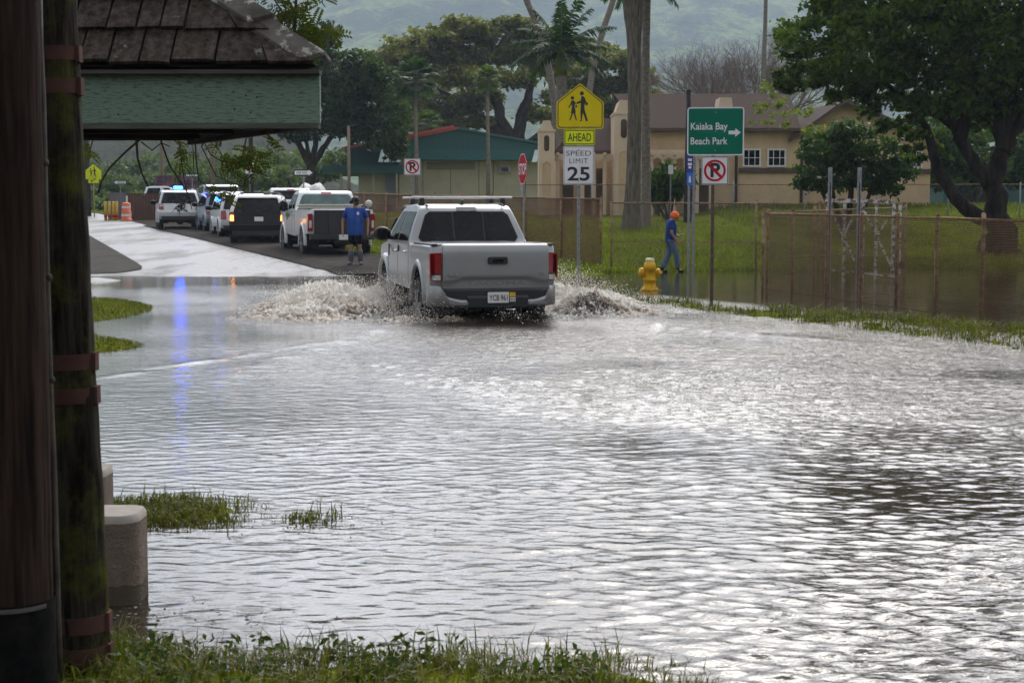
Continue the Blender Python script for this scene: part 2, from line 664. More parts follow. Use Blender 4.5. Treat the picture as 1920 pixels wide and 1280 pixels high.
M["asphalt_old"] = mat("asphalt_old", (0.062, 0.056, 0.052), 1.0, spec=0.02, var=0.25, vscale=1.5, bump=0.3, bscale=120)


def isl_hi(y):
    return xl(y) + 0.15 - 1.9 * math.exp(-((y - 36.9) / 0.9)) - 0.4


tag(sheet("side_street", M["asphalt_old"], lambda y: -26 - (y - 37) * 0.3, isl_hi, np.concatenate([np.arange(36.9, 40, 0.15), np.arange(40, 64, 0.6)]), 0.03, 24), kind="structure")
# wet film along its waterline
tag(sheet("pavement", mat("shoulder_asphalt", (0.042, 0.037, 0.033), 1.0, spec=0.03, var=0.4, vscale=3, bump=0.3, bscale=70), lambda y: xr(y) + 0.05, lambda y: xr(y) + 3.0 + 0.35 * math.sin(y * 0.9), np.arange(36.8, 74, 0.5), 0.04), kind="structure")

# ---------------------------------------------------------------- flood water
rows = [1.2]
while rows[-1] < 47:
    y = rows[-1]
    rows.append(y + min(max(y * y / 2240 * (0.75 if y < 6.5 else 0.45 if y < 24 else 0.8), 0.0042), 0.5))
rows = np.array(rows)
th = np.tan(np.concatenate([np.linspace(-1.05, -0.42, 60)[:-1], np.linspace(-0.42, 0.40, 760), np.linspace(0.40, 1.05, 60)[1:]]))
YY = np.repeat(rows[:, None], len(th), 1)
XX = YY * th[None, :]
dY = np.gradient(rows)[:, None]
A = 0.16 + 0.22 * smooth01(8, 5.8, YY) + 0.85 * smooth01(-3.2, 2.0, XX - (YY - 10) * -0.06) * (1 - 0.45 * smooth01(6, 4.4, YY) * smooth01(1.0, -1.0, XX))
A = A * (0.85 + 0.35 * fnoise(XX, YY, 3.0, 11)) * (0.9 + 0.3 * fnoise(XX, YY, 9.0, 17))
A = A * (1 - 0.72 * smooth01(28, 33, YY)) * (1 - 0.93 * smooth01(0.2, 1.6, XX - (1.9 + (27 - YY) * 0.42)))
ridge_d = segdist(XX, YY, -4.0, 13.2, -2.2, 17.5)
A = np.clip(A, 0.03, 1.4)
Z = np.zeros_like(XX)
wr_ = np.random.default_rng(21)
for i in range(70):
    lam = (0.040 * (0.20 / 0.040) ** wr_.uniform()) if i < 62 else wr_.uniform(0.3, 0.55)
    an = math.pi / 2 + wr_.normal(0, 0.42)
    kx, ky = math.cos(an) * 6.2832 / lam, math.sin(an) * 6.2832 / lam
    fade = smooth01(1.6, 3.2, lam / dY)
    sl = 0.036 * (1.0 if lam < 0.25 else 0.45)
    ph = kx * XX + ky * YY + wr_.uniform(0, 6.28) + 0.9 * fnoise(XX, YY, 2.5, i % 20)
    Z += sl * lam / 6.2832 * fade * np.sin(ph)
Z *= A
# troughs pushed open behind and beside the pickup's rear wheels
cw, sw = math.cos(R(13.6)), math.sin(R(13.6))
TX = (XX + 0.215) * cw + (YY - 21.12) * sw
TY = -(XX + 0.215) * sw + (YY - 21.12) * cw
for sx_ in (-0.85, 0.85):
    Z -= 0.20 * np.exp(-((TX - sx_) / 0.28) ** 2 - ((TY - 0.95) / 0.6) ** 2)
Z -= 0.09 * np.exp(-(TX / 0.7) ** 2 - ((TY - 0.6) / 0.8) ** 2)
wk = np.exp(-((np.abs(TX) - (1.3 - TY * 0.42)) / 0.22) ** 2) * smooth01(0.0, -1.0, TY) * smooth01(-9.0, -2.0, TY)
Z += 0.030 * wk * (0.7 + 0.5 * fnoise(XX, YY, 0.6, 14))
Z += 0.014 * (0.5 + 0.7 * fnoise(XX, YY, 0.9, 13)) * np.exp(-(ridge_d / 0.11) ** 2) * smooth01(0, 1, XX + 4.4)
Zf = Z
id_ = np.arange(XX.size).reshape(XX.shape)
FF = np.stack([id_[:-1, :-1], id_[:-1, 1:], id_[1:, 1:], id_[1:, :-1]], -1).reshape(-1, 4)
wm, nt, b = new_mat("flood_water")
nm = noise(nt, 0.35, 3, 0.5)
nt.links.new(ramp(nt, nm, [(0.3, (0.020, 0.017, 0.012)), (0.7, (0.045, 0.036, 0.024))]), b.inputs["Base Color"])
b.inputs["Roughness"].default_value = 0.035
b.inputs["IOR"].default_value = 1.34
at = node(nt, "ShaderNodeAttribute", attribute_name="chop")
h1 = noise(nt, 6.5, 5, 0.66, stretch=(0.55, 1.0, 1.0))
h2 = noise(nt, 22.0, 2, 0.5, stretch=(0.8, 1.0, 1.0))
hh = math_n(nt, "ADD", h1, math_n(nt, "MULTIPLY", h2, 0.22))
hh = math_n(nt, "MULTIPLY", hh, at.outputs["Fac"])
bp = node(nt, "ShaderNodeBump")
bp.inputs["Strength"].default_value = 1.0
bp.inputs["Distance"].default_value = 0.075
nt.links.new(hh, bp.inputs["Height"])
nt.links.new(bp.outputs[0], b.inputs["Normal"])
M["water"] = wm
chop = A * (0.22 + 0.75 * smooth01(7, 18, YY))
tag(np_obj("flood_water", np.stack([XX, YY, Z], -1).reshape(-1, 3), FF, wm, smooth=True, attrs={"chop": chop}), kind="structure")

# ---------------------------------------------------------------- mountain
hx = np.linspace(-1500, 1500, 240)
hy = np.linspace(700, 2700, 150)
HX, HY = np.meshgrid(hx, hy)
t = smooth01(900, 2500, HY)
rid = 0
for i, l in enumerate((620, 310, 170, 90)):
    n_ = fnoise(HX * 1.0, HY * 0.55, l, 4 * i + 1)
    rid = rid + (1 - np.abs(n_) * 1.3) * (l / 620) ** 0.9
HZ = 2 + t * (385 + 45 * fnoise(HX, HY * 0.2, 1500, 9)) + (rid - 1.0) * 34 * smooth01(850, 1500, HY)
id_ = np.arange(HX.size).reshape(HX.shape)
FF = np.stack([id_[:-1, :-1], id_[:-1, 1:], id_[1:, 1:], id_[1:, :-1]], -1).reshape(-1, 4)
hm, nt, b = new_mat("mountain_forest")
n1 = noise(nt, 0.012, 8, 0.7)
n2 = noise(nt, 0.06, 5, 0.75)
c = ramp(nt, n1, [(0.35, (0.03, 0.05, 0.016)), (0.48, (0.07, 0.11, 0.03)), (0.56, (0.26, 0.34, 0.08)), (0.68, (0.08, 0.11, 0.035))])
c = mixc(nt, ramp(nt, n2, [(0.35, (0.75,) * 3), (0.65, (0.0,) * 3)]), c, (0.012, 0.022, 0.010))
nt.links.new(c, b.inputs["Base Color"])
b.inputs["Roughness"].default_value = 1.0
b.inputs["Specular IOR Level"].default_value = 0.0
bp = node(nt, "ShaderNodeBump")
bp.inputs["Strength"].default_value = 1.0
bp.inputs["Distance"].default_value = 14.0
nt.links.new(n2, bp.inputs["Height"])
nt.links.new(bp.outputs[0], b.inputs["Normal"])
tag(np_obj("mountain", np.stack([HX, HY, HZ], -1).reshape(-1, 3), FF, hm, smooth=True), kind="structure")

# low wooded rise beyond the far end of the road
hx = np.linspace(-260, 20, 90)
hy = np.linspace(300, 560, 40)
HX, HY = np.meshgrid(hx, hy)
bump_ = smooth01(300, 400, HY) * (1 - smooth01(480, 560, HY)) * (1 - smooth01(-75, -25, HX))
HZ = 1.5 + bump_ * (19 + 5 * fnoise(HX, HY, 90, 4) + 2.2 * fnoise(HX, HY, 24, 15) + 1.2 * fnoise(HX, HY, 10, 21))
id_ = np.arange(HX.size).reshape(HX.shape)
FF = np.stack([id_[:-1, :-1], id_[:-1, 1:], id_[1:, 1:], id_[1:, :-1]], -1).reshape(-1, 4)
wm_, nt, b = new_mat("wooded_hill")
n1 = noise(nt, 0.10, 6, 0.7)
n2 = noise(nt, 0.45, 5, 0.75)
c = ramp(nt, n2, [(0.3, (0.020, 0.024, 0.012)), (0.7, (0.085, 0.09, 0.05))])
nt.links.new(mixc(nt, ramp(nt, n1, [(0.5, (0,) * 3), (0.7, (0.7,) * 3)]), c, (0.10, 0.09, 0.06)), b.inputs["Base Color"])
b.inputs["Roughness"].default_value = 1.0
b.inputs["Specular IOR Level"].default_value = 0.0
bp = node(nt, "ShaderNodeBump")
bp.inputs["Strength"].default_value = 1.0
bp.inputs["Distance"].default_value = 2.0
nt.links.new(n2, bp.inputs["Height"])
nt.links.new(bp.outputs[0], b.inputs["Normal"])
tag(np_obj("hill", np.stack([HX, HY, HZ], -1).reshape(-1, 3), FF, wm_, smooth=True), kind="structure")
# ---------------------------------------------------------------- vehicles
def paint(name, col, metal=0.0, rough=0.32):
    m = mat(name, col, rough, metal, var=0.06, vscale=2.5, coat=0.35 if col[0] > 0.1 else 0.0, spec=0.5 if col[0] > 0.1 else 0.22)
    nt = m.node_tree
    b = nt.nodes["Principled BSDF"]
    # road dirt thrown up on the lower panels (a stain with its own shape)
    tc = node(nt, "ShaderNodeTexCoord")
    sp = node(nt, "ShaderNodeSeparateXYZ")
    nt.links.new(tc.outputs["Object"], sp.inputs[0])
    n_ = noise(nt, 5.0, 5, 0.7)
    f = math_n(nt, "SUBTRACT", math_n(nt, "ADD", 0.62, math_n(nt, "MULTIPLY", n_, 0.55)), sp.outputs["Z"])
    f = math_n(nt, "MULTIPLY", f, 1.1, clamp=True)
    src = b.inputs["Base Color"].links[0].from_socket
    nt.links.new(mixc(nt, math_n(nt, "MULTIPLY", f, 0.75 if col[0] > 0.1 else 0.12), src, (0.13, 0.105, 0.075)), b.inputs["Base Color"])
    return m


M["silver"] = paint("silver_paint", (0.33, 0.335, 0.335), 0.4, 0.28)
M["white"] = paint("white_paint", (0.72, 0.74, 0.73))
M["black"] = paint("black_paint", (0.010, 0.010, 0.011))
M["bluesilver"] = paint("blue_grey_paint", (0.24, 0.29, 0.37), 0.3)
M["grey_paint"] = paint("grey_paint", (0.30, 0.31, 0.32), 0.2)
M["amber"] = mat("amber_lamp", (0.8, 0.30, 0.03), 0.2, var=0.1, emit=(1.0, 0.36, 0.04), estr=7.0)
M["blue_lamp"] = mat("blue_beacon", (0.05, 0.2, 0.9), 0.2, var=0.1, emit=(0.005, 0.06, 1.0), estr=60.0)
M["plate"] = mat("plate_white", (0.72, 0.71, 0.68), 0.4, var=0.08)


def interp(z, pts):
    return float(np.interp(z, [p[0] for p in pts], [p[1] for p in pts]))


def arc_pts(y, r, zb, n=12):
    """arch cut-out from front to rear over a wheel centred at height r_w"""
    return [(y + r * math.cos(math.pi * i / n), zb + r * math.sin(math.pi * i / n) * 1.0) for i in range(n + 1)]


def body_mesh(name, prof, hw, fx, fy, bx, bz, mats, parent, bevel=0.03, matfn=None, by=()):
    bm = bmesh.new()
    L = [bm.verts.new((-hw, y, z)) for y, z in prof]
    Rr = [bm.verts.new((hw, y, z)) for y, z in prof]
    n = len(prof)
    bm.faces.new(L)
    bm.faces.new(list(reversed(Rr)))
    for i in range(n):
        j = (i + 1) % n
        bm.faces.new((L[i], Rr[i], Rr[j], L[j]))
    def cut(co, no):
        g = bm.verts[:] + bm.edges[:] + bm.faces[:]
        bmesh.ops.bisect_plane(bm, geom=g, plane_co=co, plane_no=no, dist=1e-5)
    for x in bx:
        cut((x, 0, 0), (1, 0, 0))
    for z in bz:
        cut((0, 0, z), (0, 0, 1))
    for y in by:
        cut((0, y, 0), (0, 1, 0))
    for v in bm.verts:
        x, y, z = v.co
        v.co = (x * fx(y, z), y + fy(x, z), z)
    bmesh.ops.recalc_face_normals(bm, faces=bm.faces[:])
    if matfn:
        for f in bm.faces:
            f.material_index = matfn(f.calc_center_median(), f.normal)
    me = bpy.data.meshes.new(name)
    bm.to_mesh(me)
    bm.free()
    for m in (mats if isinstance(mats, (list, tuple)) else [mats]):
        me.materials.append(m)
    me.polygons.foreach_set("use_smooth", [True] * len(me.polygons))
    me.set_sharp_from_angle(angle=R(38))
    o = bpy.data.objects.new(name, me)
    C.objects.link(o)
    o.parent = parent
    if bevel:
        bv = o.modifiers.new("bevel", "BEVEL")
        bv.width = bevel
        bv.segments = 3
        bv.limit_method = "ANGLE"
        bv.angle_limit = R(35)
    return o


def panel(poly, mp, off, cu=(), cv=(), back=-0.02, mi=0, mb=None):
    """skin a flat outline onto a curved surface: mp(u,v,off) -> point"""
    bm = bmesh.new()
    bm.faces.new([bm.verts.new((u, v, 0)) for u, v in poly])
    for u in cu:
        bmesh.ops.bisect_plane(bm, geom=bm.verts[:] + bm.edges[:] + bm.faces[:], plane_co=(u, 0, 0), plane_no=(1, 0, 0), dist=1e-5)
    for v in cv:
        bmesh.ops.bisect_plane(bm, geom=bm.verts[:] + bm.edges[:] + bm.faces[:], plane_co=(0, v, 0), plane_no=(0, 1, 0), dist=1e-5)
    bm.verts.index_update()
    vs = [(v.co.x, v.co.y) for v in bm.verts]
    fs = [tuple(v.index for v in f.verts) for f in bm.faces]
    be = [(e.verts[0].index, e.verts[1].index) for e in bm.edges if len(e.link_faces) == 1]
    bm.free()
    mb = mb or MB()
    n = len(vs)
    mb.add([mp(u, v, off) for u, v in vs] + [mp(u, v, back) for u, v in vs], fs + [(a, b, b + n, a + n) for a, b in be], mi)
    return mb


RX = Matrix.Rotation(math.pi / 2, 3, "Y")   # z axis -> x axis


def wheel(parent, x, y, r, w, side, dz=0.0):
    mb = MB()
    prof = [(r * 0.62, -w / 2 + 0.01), (r * 0.9, -w / 2), (r * 0.97, -w / 2 + 0.02), (r, -w / 2 + 0.05), (r, -0.02), (r * 0.985, -0.015), (r * 0.985, 0.015), (r, 0.02), (r, w / 2 - 0.05), (r * 0.97, w / 2 - 0.02), (r * 0.9, w / 2), (r * 0.62, w / 2 - 0.01)]
    mb.lathe(prof, (x, y, r + dz), RX, 28)
    for k in range(28):
        a = 2 * math.pi * k / 28
        for sx in (-1, 1):
            c = (x + sx * (w / 2 - 0.045), y + r * 1.0 * math.cos(a + sx * 0.05), r + dz + r * 1.0 * math.sin(a + sx * 0.05))
            mb.box(c, (0.08, 0.045, 0.02), Matrix.Rotation(a - math.pi / 2, 3, "X"))
    o = mb.build("wheel", M["rubber"], parent)
    rm_ = MB()
    s = side
    rm_.lathe([(0.001, 0.03 * s), (r * 0.16, 0.03 * s), (r * 0.2, 0.0), (r * 0.5, -0.03 * s), (r * 0.6, w / 2 * 0.9 * 0.0), (r * 0.66, 0.015 * s)], (x + s * (w / 2 - 0.03), y, r + dz), RX, 24)
    for k in range(6):
        a = 2 * math.pi * k / 6
        d = Vector((0, math.cos(a), math.sin(a)))
        c0 = Vector((x + s * (w / 2 - 0.01), y, r + dz))
        rm_.beam(c0 + d * 0.03, c0 + d * r * 0.62, 0.055, 0.03, up=(1, 0, 0))
    rm_.build("rim", M["rim"], o)
    return o


def mirror(parent, x, y, z, s, sx=0.2, sz=0.22, m=None):
    mb = MB()
    mb.ellip((x + s * 0.17, y, z), (sx / 2 + 0.02, 0.07, sz / 2), nu=14, nv=10)
    mb.beam((x - s * 0.03, y + 0.03, z - sz * 0.32), (x + s * 0.12, y, z - sz * 0.25), 0.09, 0.06)
    o = mb.build("wing_mirror", m or M["black_plastic"], parent)
    g = MB()
    g.prism([(x + s * 0.17 + p[0], z + p[1]) for p in rrect(sx * 0.72, sz * 0.68, 0.04)], y - 0.073, y - 0.055)
    g.build("mirror_glass", M["glass"], o)
    return o


def license_plate(parent, txt, x, y, z, m_text=None):
    mb = MB()
    mb.prism(rrect(0.305, 0.152, 0.012, cx=x, cz=z), y, y + 0.006)
    o = mb.build("license_plate", M["plate"], parent)
    if txt:
        t = MB()
        add_text(t, txt, 0.078, x, z - 0.004, y - 0.002, bold=0.012, width=0.265)
        t.build("lettering", M["black_ink"], o)
    return o


def light_glow_lens(mb, x0, x1, z0, z1, y0, y1):
    mb.prism(rrect(abs(x1 - x0), z1 - z0, 0.03, cx=(x0 + x1) / 2, cz=(z0 + z1) / 2), y0, y1)


def under_parts(parent, hw, axles, r, zb):
    mb = MB()
    for y in axles:
        mb.tube([(-hw + 0.2, y, r), (hw - 0.2, y, r)], 0.055, 10)
    mb.ellip((0.05, axles[0], r), (0.17, 0.15, 0.15))
    for s in (-1, 1):
        mb.beam((s * 0.48, 0.25, zb + 0.03), (s * 0.48, axles[-1] + 0.3, zb + 0.03), 0.09, 0.13)
        mb.tube([(s * 0.56, axles[0] - 0.02, r - 0.1), (s * 0.5, axles[0] - 0.05, zb + 0.1)], 0.03, 8)
    mb.tube([(-0.5, 0.22, zb - 0.02), (-0.5, 1.9, zb)], 0.035, 8)
    mb.box((0.1, 0.75, zb + 0.02), (0.75, 0.7, 0.2))
    return mb.build("axle", M["black_plastic"], parent)


def flare(parent, y, r, x, s, rin, rout, m, z, th=0.04):
    mb = MB()
    n = 16
    vs, fs = [], []
    for i in range(n + 1):
        a = -0.12 + (math.pi + 0.24) * i / n
        for (rr, xx) in ((rin - 0.012, x - s * 0.05), (rin, x + s * th * 0.8), (rin + (rout - rin) * 0.45, x + s * th), (rout, x + s * 0.004), (rout + 0.01, x - s * 0.05)):
            vs.append((xx, y + rr * math.cos(a), z + rr * math.sin(a)))
    for i in range(n):
        for k in range(4):
            fs.append((i * 5 + k, i * 5 + k + 1, i * 5 + 6 + k, i * 5 + 5 + k))
    mb.add(vs, fs, 0, True)
    return mb.build("fender_flare", m, parent)


def well(parent, y, r, x, s, z):
    """dark inner liner of a wheel arch"""
    mb = MB()
    n = 14
    vs, fs = [], []
    for i in range(n + 1):
        a = -0.25 + (math.pi + 0.5) * i / n
        for xx in (x + s * 0.0, x - s * 0.42):
            vs.append((xx, y + r * math.cos(a), z + r * math.sin(a)))
    for i in range(n):
        fs.append((i * 2, i * 2 + 1, i * 2 + 3, i * 2 + 2))
    c = len(vs)
    vs.append((x - s * 0.42, y, z))
    for i in range(n):
        fs.append((i * 2 + 1, c, i * 2 + 3))
    mb.add(vs, fs)
    return mb.build("wheel_arch_liner", M["black_plastic"], parent)


def side_fn(hw, belt, roof, hwr):
    def f(y, z):
        if z <= belt:
            k = 1 - 0.025 * ((belt - z) / max(belt, 0.1)) ** 2 if z < 0.75 else 1 - 0.012 * abs(z - 0.8)
            return k
        t = (z - belt) / (roof - belt)
        return 1 - 0.012 * abs(belt - 0.8) - (1 - hwr / hw) * (t ** 1.15)
    return f


def pickup(root, S):
    """S: dimensions and paints. local frame: +y forward, rear bumper at y=0, z=0 the ground."""
    hw, r, A = S["hw"], S["r"], S["axles"]
    belt, roof, hwr, zb = S["belt"], S["roof"], S["hwr"], S["zb"]
    bed0, bed1, bedz = 0.13, S["bed1"], S["bedz"]
    L = S["L"]
    pm = S["paint"]
    ra = r + 0.085
    fxb = side_fn(hw, belt, roof, hwr)
    # cab and front clip
    cr = bed1 + 0.05
    rear_prof = [(zb, cr), (belt, cr + 0.01), (belt + 0.06, cr + 0.05), (roof - 0.10, cr + 0.25), (roof - 0.03, cr + 0.34)]
    hood = S.get("hood", belt)
    prof = [(cr, zb)] + [(p[1], p[0]) for p in rear_prof[1:]] + [(cr + 0.6, roof), (S["roof1"], roof - 0.01), (S["roof1"] + 0.22, roof - 0.07), (S["wind"], hood + 0.02), (L - 0.5, hood - 0.03), (L - 0.12, hood - 0.12), (L, hood - 0.3), (L, zb + 0.12), (L - 0.1, zb)]
    prof += [p for p in arc_pts(A[1], ra, r + 0.02) if p[1] >= zb]
    prof += [(cr + 0.02, zb)]
    fx = lambda y, z: fxb(y, z) * (1 - 0.10 * max(0, (y - (L - 0.9)) / 0.9) ** 2)
    body_mesh("cab", prof, hw, fx, lambda x, z: 0.10 * (abs(x) / hw) ** 3 * (1 if z > belt else 0) , (-0.6 * hw, 0, 0.6 * hw), (0.62, 0.8, belt - 0.04, belt + 0.12, belt + 0.3), pm, root, 0.035)
    yr = lambda z: interp(z, rear_prof)
    rearmap = lambda u, v, o: (u, yr(v) + 0.10 * (abs(u) / hw) ** 3 - o, v)
    # rear window, three panes in one frame
    wz0, wz1 = belt + S.get("rw0", 0.03), roof - S.get("rw1", 0.115)
    w0, w1 = hwr + 0.085, hwr - 0.05
    wp = [(-w0 + 0.05, wz0), (w0 - 0.05, wz0), (w0 - 0.005, wz0 + 0.05), (w1, wz1 - 0.05), (w1 - 0.07, wz1), (-w1 + 0.07, wz1), (-w1, wz1 - 0.05), (-w0 + 0.005, wz0 + 0.05)]
    cu = tuple(np.linspace(-0.7, 0.7, 9))
    win = panel(wp, rearmap, 0.008, cu, (wz0 + 0.1, wz0 + 0.2)).build("rear_window", M.get(S.get("wglass", "glass")), root)
    if S.get("slider", True):
        for xx in (-0.235, 0.235):
            panel([(xx - 0.012, wz0 + 0.01), (xx + 0.012, wz0 + 0.01), (xx + 0.012, wz1 - 0.01), (xx - 0.012, wz1 - 0.01)], rearmap, 0.014, (), (wz0 + 0.2,)).build("window_frame", M["black_plastic"], win)
    lz = roof - 0.075
    panel([(-0.16, lz - 0.03), (0.16, lz - 0.03), (0.15, lz + 0.03), (-0.15, lz + 0.03)], rearmap, 0.014, (0,)).build("brake_light", M[S.get("chmsl", "red_lens")], root)
    # side windows and door gaps
    for s in (-1, 1):
        sm = lambda u, v, o, s=s: (s * (hw * fx(u, v) + o), u, v)
        y0, y1 = cr + 0.38, S["wind"] - 0.38
        mid = S.get("midpost", (y0 + y1) / 2)
        zt = roof - 0.11
        mb = MB()
        panel([(y0 - 0.1, belt + 0.03), (mid - 0.05, belt + 0.03), (mid - 0.05, zt), (y0 + 0.06, zt - 0.01)], sm, 0.006, (), (belt + 0.15, belt + 0.3), mb=mb)
        mb.build("side_window", M["glass"], root)
        mb = MB()
        panel([(mid + 0.05, belt + 0.03), (y1 + 0.2, belt + 0.03), (y1 - 0.25, zt), (mid + 0.05, zt)], sm, 0.006, (), (belt + 0.15, belt + 0.3), mb=mb)
        mb.build("side_window", M["glass"], root)
        for yy in (cr + 0.22, mid, S["wind"] - 0.15):
            if yy > cr + 0.2 + ra * 0 and abs(yy - A[1]) > ra:
                panel([(yy - 0.006, zb + 0.08), (yy + 0.006, zb + 0.08), (yy + 0.006, belt - 0.01), (yy - 0.006, belt - 0.01)], sm, 0.002, (), (0.62, 0.8)).build("door_seam", M["black_plastic"], root)
        for yy in (cr + 0.42, mid + 0.12) if S.get("doors", 2) == 2 else (cr + 0.5,):
            h = MB()
            x_ = hw * fx(yy, belt - 0.14)
            h.tube([(s * (x_ - 0.01), yy - 0.1, belt - 0.14), (s * (x_ + 0.035), yy - 0.06, belt - 0.14), (s * (x_ + 0.035), yy + 0.06, belt - 0.14), (s * (x_ - 0.01), yy + 0.1, belt - 0.14)], 0.016, 8)
            h.build("door_handle", M["chrome"] if S.get("chrome", True) else pm, root)
        mirror(root, s * hw * 0.97, S["wind"] - 0.42, belt + 0.12, s, *S.get("mir", (0.24, 0.22)))
    # bed
    bp_ = [(bed0, S["bz0"])] + [(bed0, bedz - 0.03), (bed0 + 0.02, bedz), (bed1, bedz), (bed1, zb + 0.02)]
    bp_ += [p for p in arc_pts(A[0], ra, r + 0.02) if p[1] >= zb + 0.02]
    fxbed = lambda y, z: 1.0 - 0.02 * max(0, (z - 0.95) / 0.25) - 0.03 * max(0, (0.75 - z) / 0.3)
    body_mesh("bed", bp_, hw, fxbed, lambda x, z: 0.13 * (abs(x) / hw) ** 6, (-hw * 0.93, -hw * 0.82, 0, hw * 0.82, hw * 0.93), (0.7, 0.95), pm, root, 0.03)
    lin = MB()
    lin.box((0, (bed0 + bed1) / 2 + 0.03, bedz + 0.004), (2 * hw - 0.22, bed1 - bed0 - 0.1, 0.012))
    lin.box((-hw + 0.07, (bed0 + bed1) / 2, bedz + 0.008), (0.08, bed1 - bed0 - 0.16, 0.022))
    lin.box((hw - 0.07, (bed0 + bed1) / 2, bedz + 0.008), (0.08, bed1 - bed0 - 0.16, 0.022))
    lin.build("bed_liner", M["black_plastic"], root)
    for s in (-1, 1):
        for a in A:
            well(root, a, ra - 0.01, s * (hw - 0.02), s, r + 0.02)
            flare(root, a, r, s * (hw - 0.012), s, ra, ra + 0.10, pm, r + 0.02)
            wheel(root, s * (hw - 0.125), a, r, S["tw"], s, S.get("wz", 0.0))
    under_parts(root, hw, A, r, zb - 0.06)
    return dict(cr=cr, rearmap=rearmap, fx=fx)


# ---- the silver pickup driving through the water
tr = thing("pickup_truck", "silver four door pickup driving through the flood with roof bars and splashing wheels", "pickup truck", (-0.215, 21.12, -0.14), R(13.6))
T = dict(wz=-0.085, hw=0.925, r=0.395, tw=0.265, axles=(1.22, 4.46), belt=1.21, roof=1.80, hwr=0.70, zb=0.50, bed1=1.76, bedz=1.205, bz0=0.60, L=5.39,
         roof1=3.25, wind=4.12, hood=1.17, paint=M["silver"], chmsl="black_plastic", midpost=3.02, mir=(0.25, 0.23))
pickup(tr, T)
hw = T["hw"]
tgm = MB()
# tailgate: upper panel, swage and recessed lower name panel
xs_ = 0.765
def tgface(z):
    return interp(z, [(0.60, 0.035), (0.68, 0.032), (0.715, 0.03), (0.765, 0.0), (1.10, -0.012), (1.17, -0.004), (1.205, 0.02), (1.225, 0.06)])
tmap = lambda u, v, o: (u, tgface(v - 0.055 * float(smooth01(0.52, 0.60, abs(u))) * (1 if v < 0.9 else 0) * -1.0) + 0.03 * abs(u) ** 3 - o + 0.02, v)
panel([(-xs_, 0.60), (xs_, 0.60), (xs_, 1.205), (xs_ - 0.02, 1.225), (-xs_ + 0.02, 1.225), (-xs_, 1.205)], tmap, 0.0,
      tuple(np.linspace(-0.72, 0.72, 19)), (0.64, 0.68, 0.70, 0.715, 0.73, 0.75, 0.765, 0.8, 0.9, 1.0, 1.1, 1.14, 1.17, 1.19, 1.205), back=-0.10, mb=tgm)
tg = tgm.build("tailgate", M["silver"], tr, auto=30)
hd = MB()
hd.prism(rrect(0.285, 0.105, 0.03, cx=0.015, cz=0.99), -0.02, 0.03)
hdo = hd.build("tailgate_handle", M["black_plastic"], tg, bevel=0.006)
hi = MB()
hi.prism(rrect(0.17, 0.045, 0.02, cx=0.015, cz=0.985), -0.026, -0.01)
hi.build("handle_recess", M["glass"], hdo)
lt = MB()
mpn = lambda u, v: (u, tgface(v) + 0.03 * abs(u) ** 3 + 0.0165, v)
add_text(lt, "TACOMA", 0.055, 0.0, 0.672, 0, width=0.86, mp=mpn, bold=0.01)
lt.build("name_lettering", mat("embossed_letter", (0.20, 0.20, 0.20), 0.4, 0.3, var=0.1), tg)
bd = MB()
add_text(bd, "4x4", 0.05, -0.64, 0.79, 0, width=0.15, mp=lambda u, v: (u, tgface(v) + 0.012, v), bold=0.03)
bd.build("badge", M["chrome"], tg)
bd = MB()
add_text(bd, "V6", 0.035, 0.66, 0.80, 0, width=0.085, mp=lambda u, v: (u, tgface(v) + 0.012, v), bold=0.03)
bd.build("badge", M["chrome"], tg)
for s in (-1, 1):
    lm = lambda u, v, o: (u, 0.055 + 0.13 * (abs(u) / hw) ** 6 + 0.10 * max(0, (abs(u) - 0.86) / 0.06) - o, v)
    ox = [(s * 0.775, 0.70), (s * 0.90, 0.70), (s * 0.915, 0.80), (s * 0.925, 1.04), (s * 0.90, 1.095), (s * 0.775, 1.10)]
    tl = panel(ox, lm, 0.0, tuple(s * x for x in (0.8, 0.83, 0.86, 0.88, 0.9)), (0.8, 0.95), back=-0.14).build("tail_light", M["red_lens"], tr)
    panel([(s * 0.79, 0.715), (s * 0.885, 0.715), (s * 0.89, 0.785), (s * 0.79, 0.785)], lm, 0.006, (s * 0.83, s * 0.86), ()).build("reversing_lens", M["clear_lens"], tl)
    panel([(s * 0.787, 0.792), (s * 0.905, 0.792), (s * 0.906, 0.812), (s * 0.787, 0.812)], lm, 0.006, (s * 0.83, s * 0.86, s * 0.89), ()).build("lens_divider", M["black_plastic"], tl)
    fl = MB()   # side face of the lamp wrapping onto the bed
    fl.prism([(0.16, 0.74), (0.40, 0.86), (0.36, 1.07), (0.16, 1.09)], s * 0.918, s * 0.934, mp=lambda u, v, d: (d, u, v))
    fl.build("side_lens", M["red_lens"], tl)
# rear bumper: black centre, painted ends
bump = MB()
bpts = [(-0.93, 0.30), (-0.86, 0.04), (-0.60, -0.06), (0.60, -0.06), (0.86, 0.04), (0.93, 0.30)]
def bsec(mb, xa, xb, z0, z1, out, mi=0, n=10):
    vs = []
    xs = np.linspace(xa, xb, n)
    for x in xs:
        yy = -0.05 + 0.34 * max(0, (abs(x) - 0.55) / 0.38) ** 2.2 - out
        z0_ = z0(x) if callable(z0) else z0
        z1_ = z1(x) if callable(z1) else z1
        vs += [(x, yy + 0.03, z0_), (x, yy, z0_ + 0.03), (x, yy, z1_ - 0.03), (x, yy + 0.03, z1_), (x, yy + 0.25, z1_), (x, yy + 0.25, z0_)]
    fs = []
    for i in range(n - 1):
        for k in range(6):
            k2 = (k + 1) % 6
            fs.append((i * 6 + k, i * 6 + 6 + k, i * 6 + 6 + k2, i * 6 + k2))
    fs += [tuple(range(6)), tuple(reversed(range((n - 1) * 6, n * 6)))]
    mb.add(vs, fs, mi)
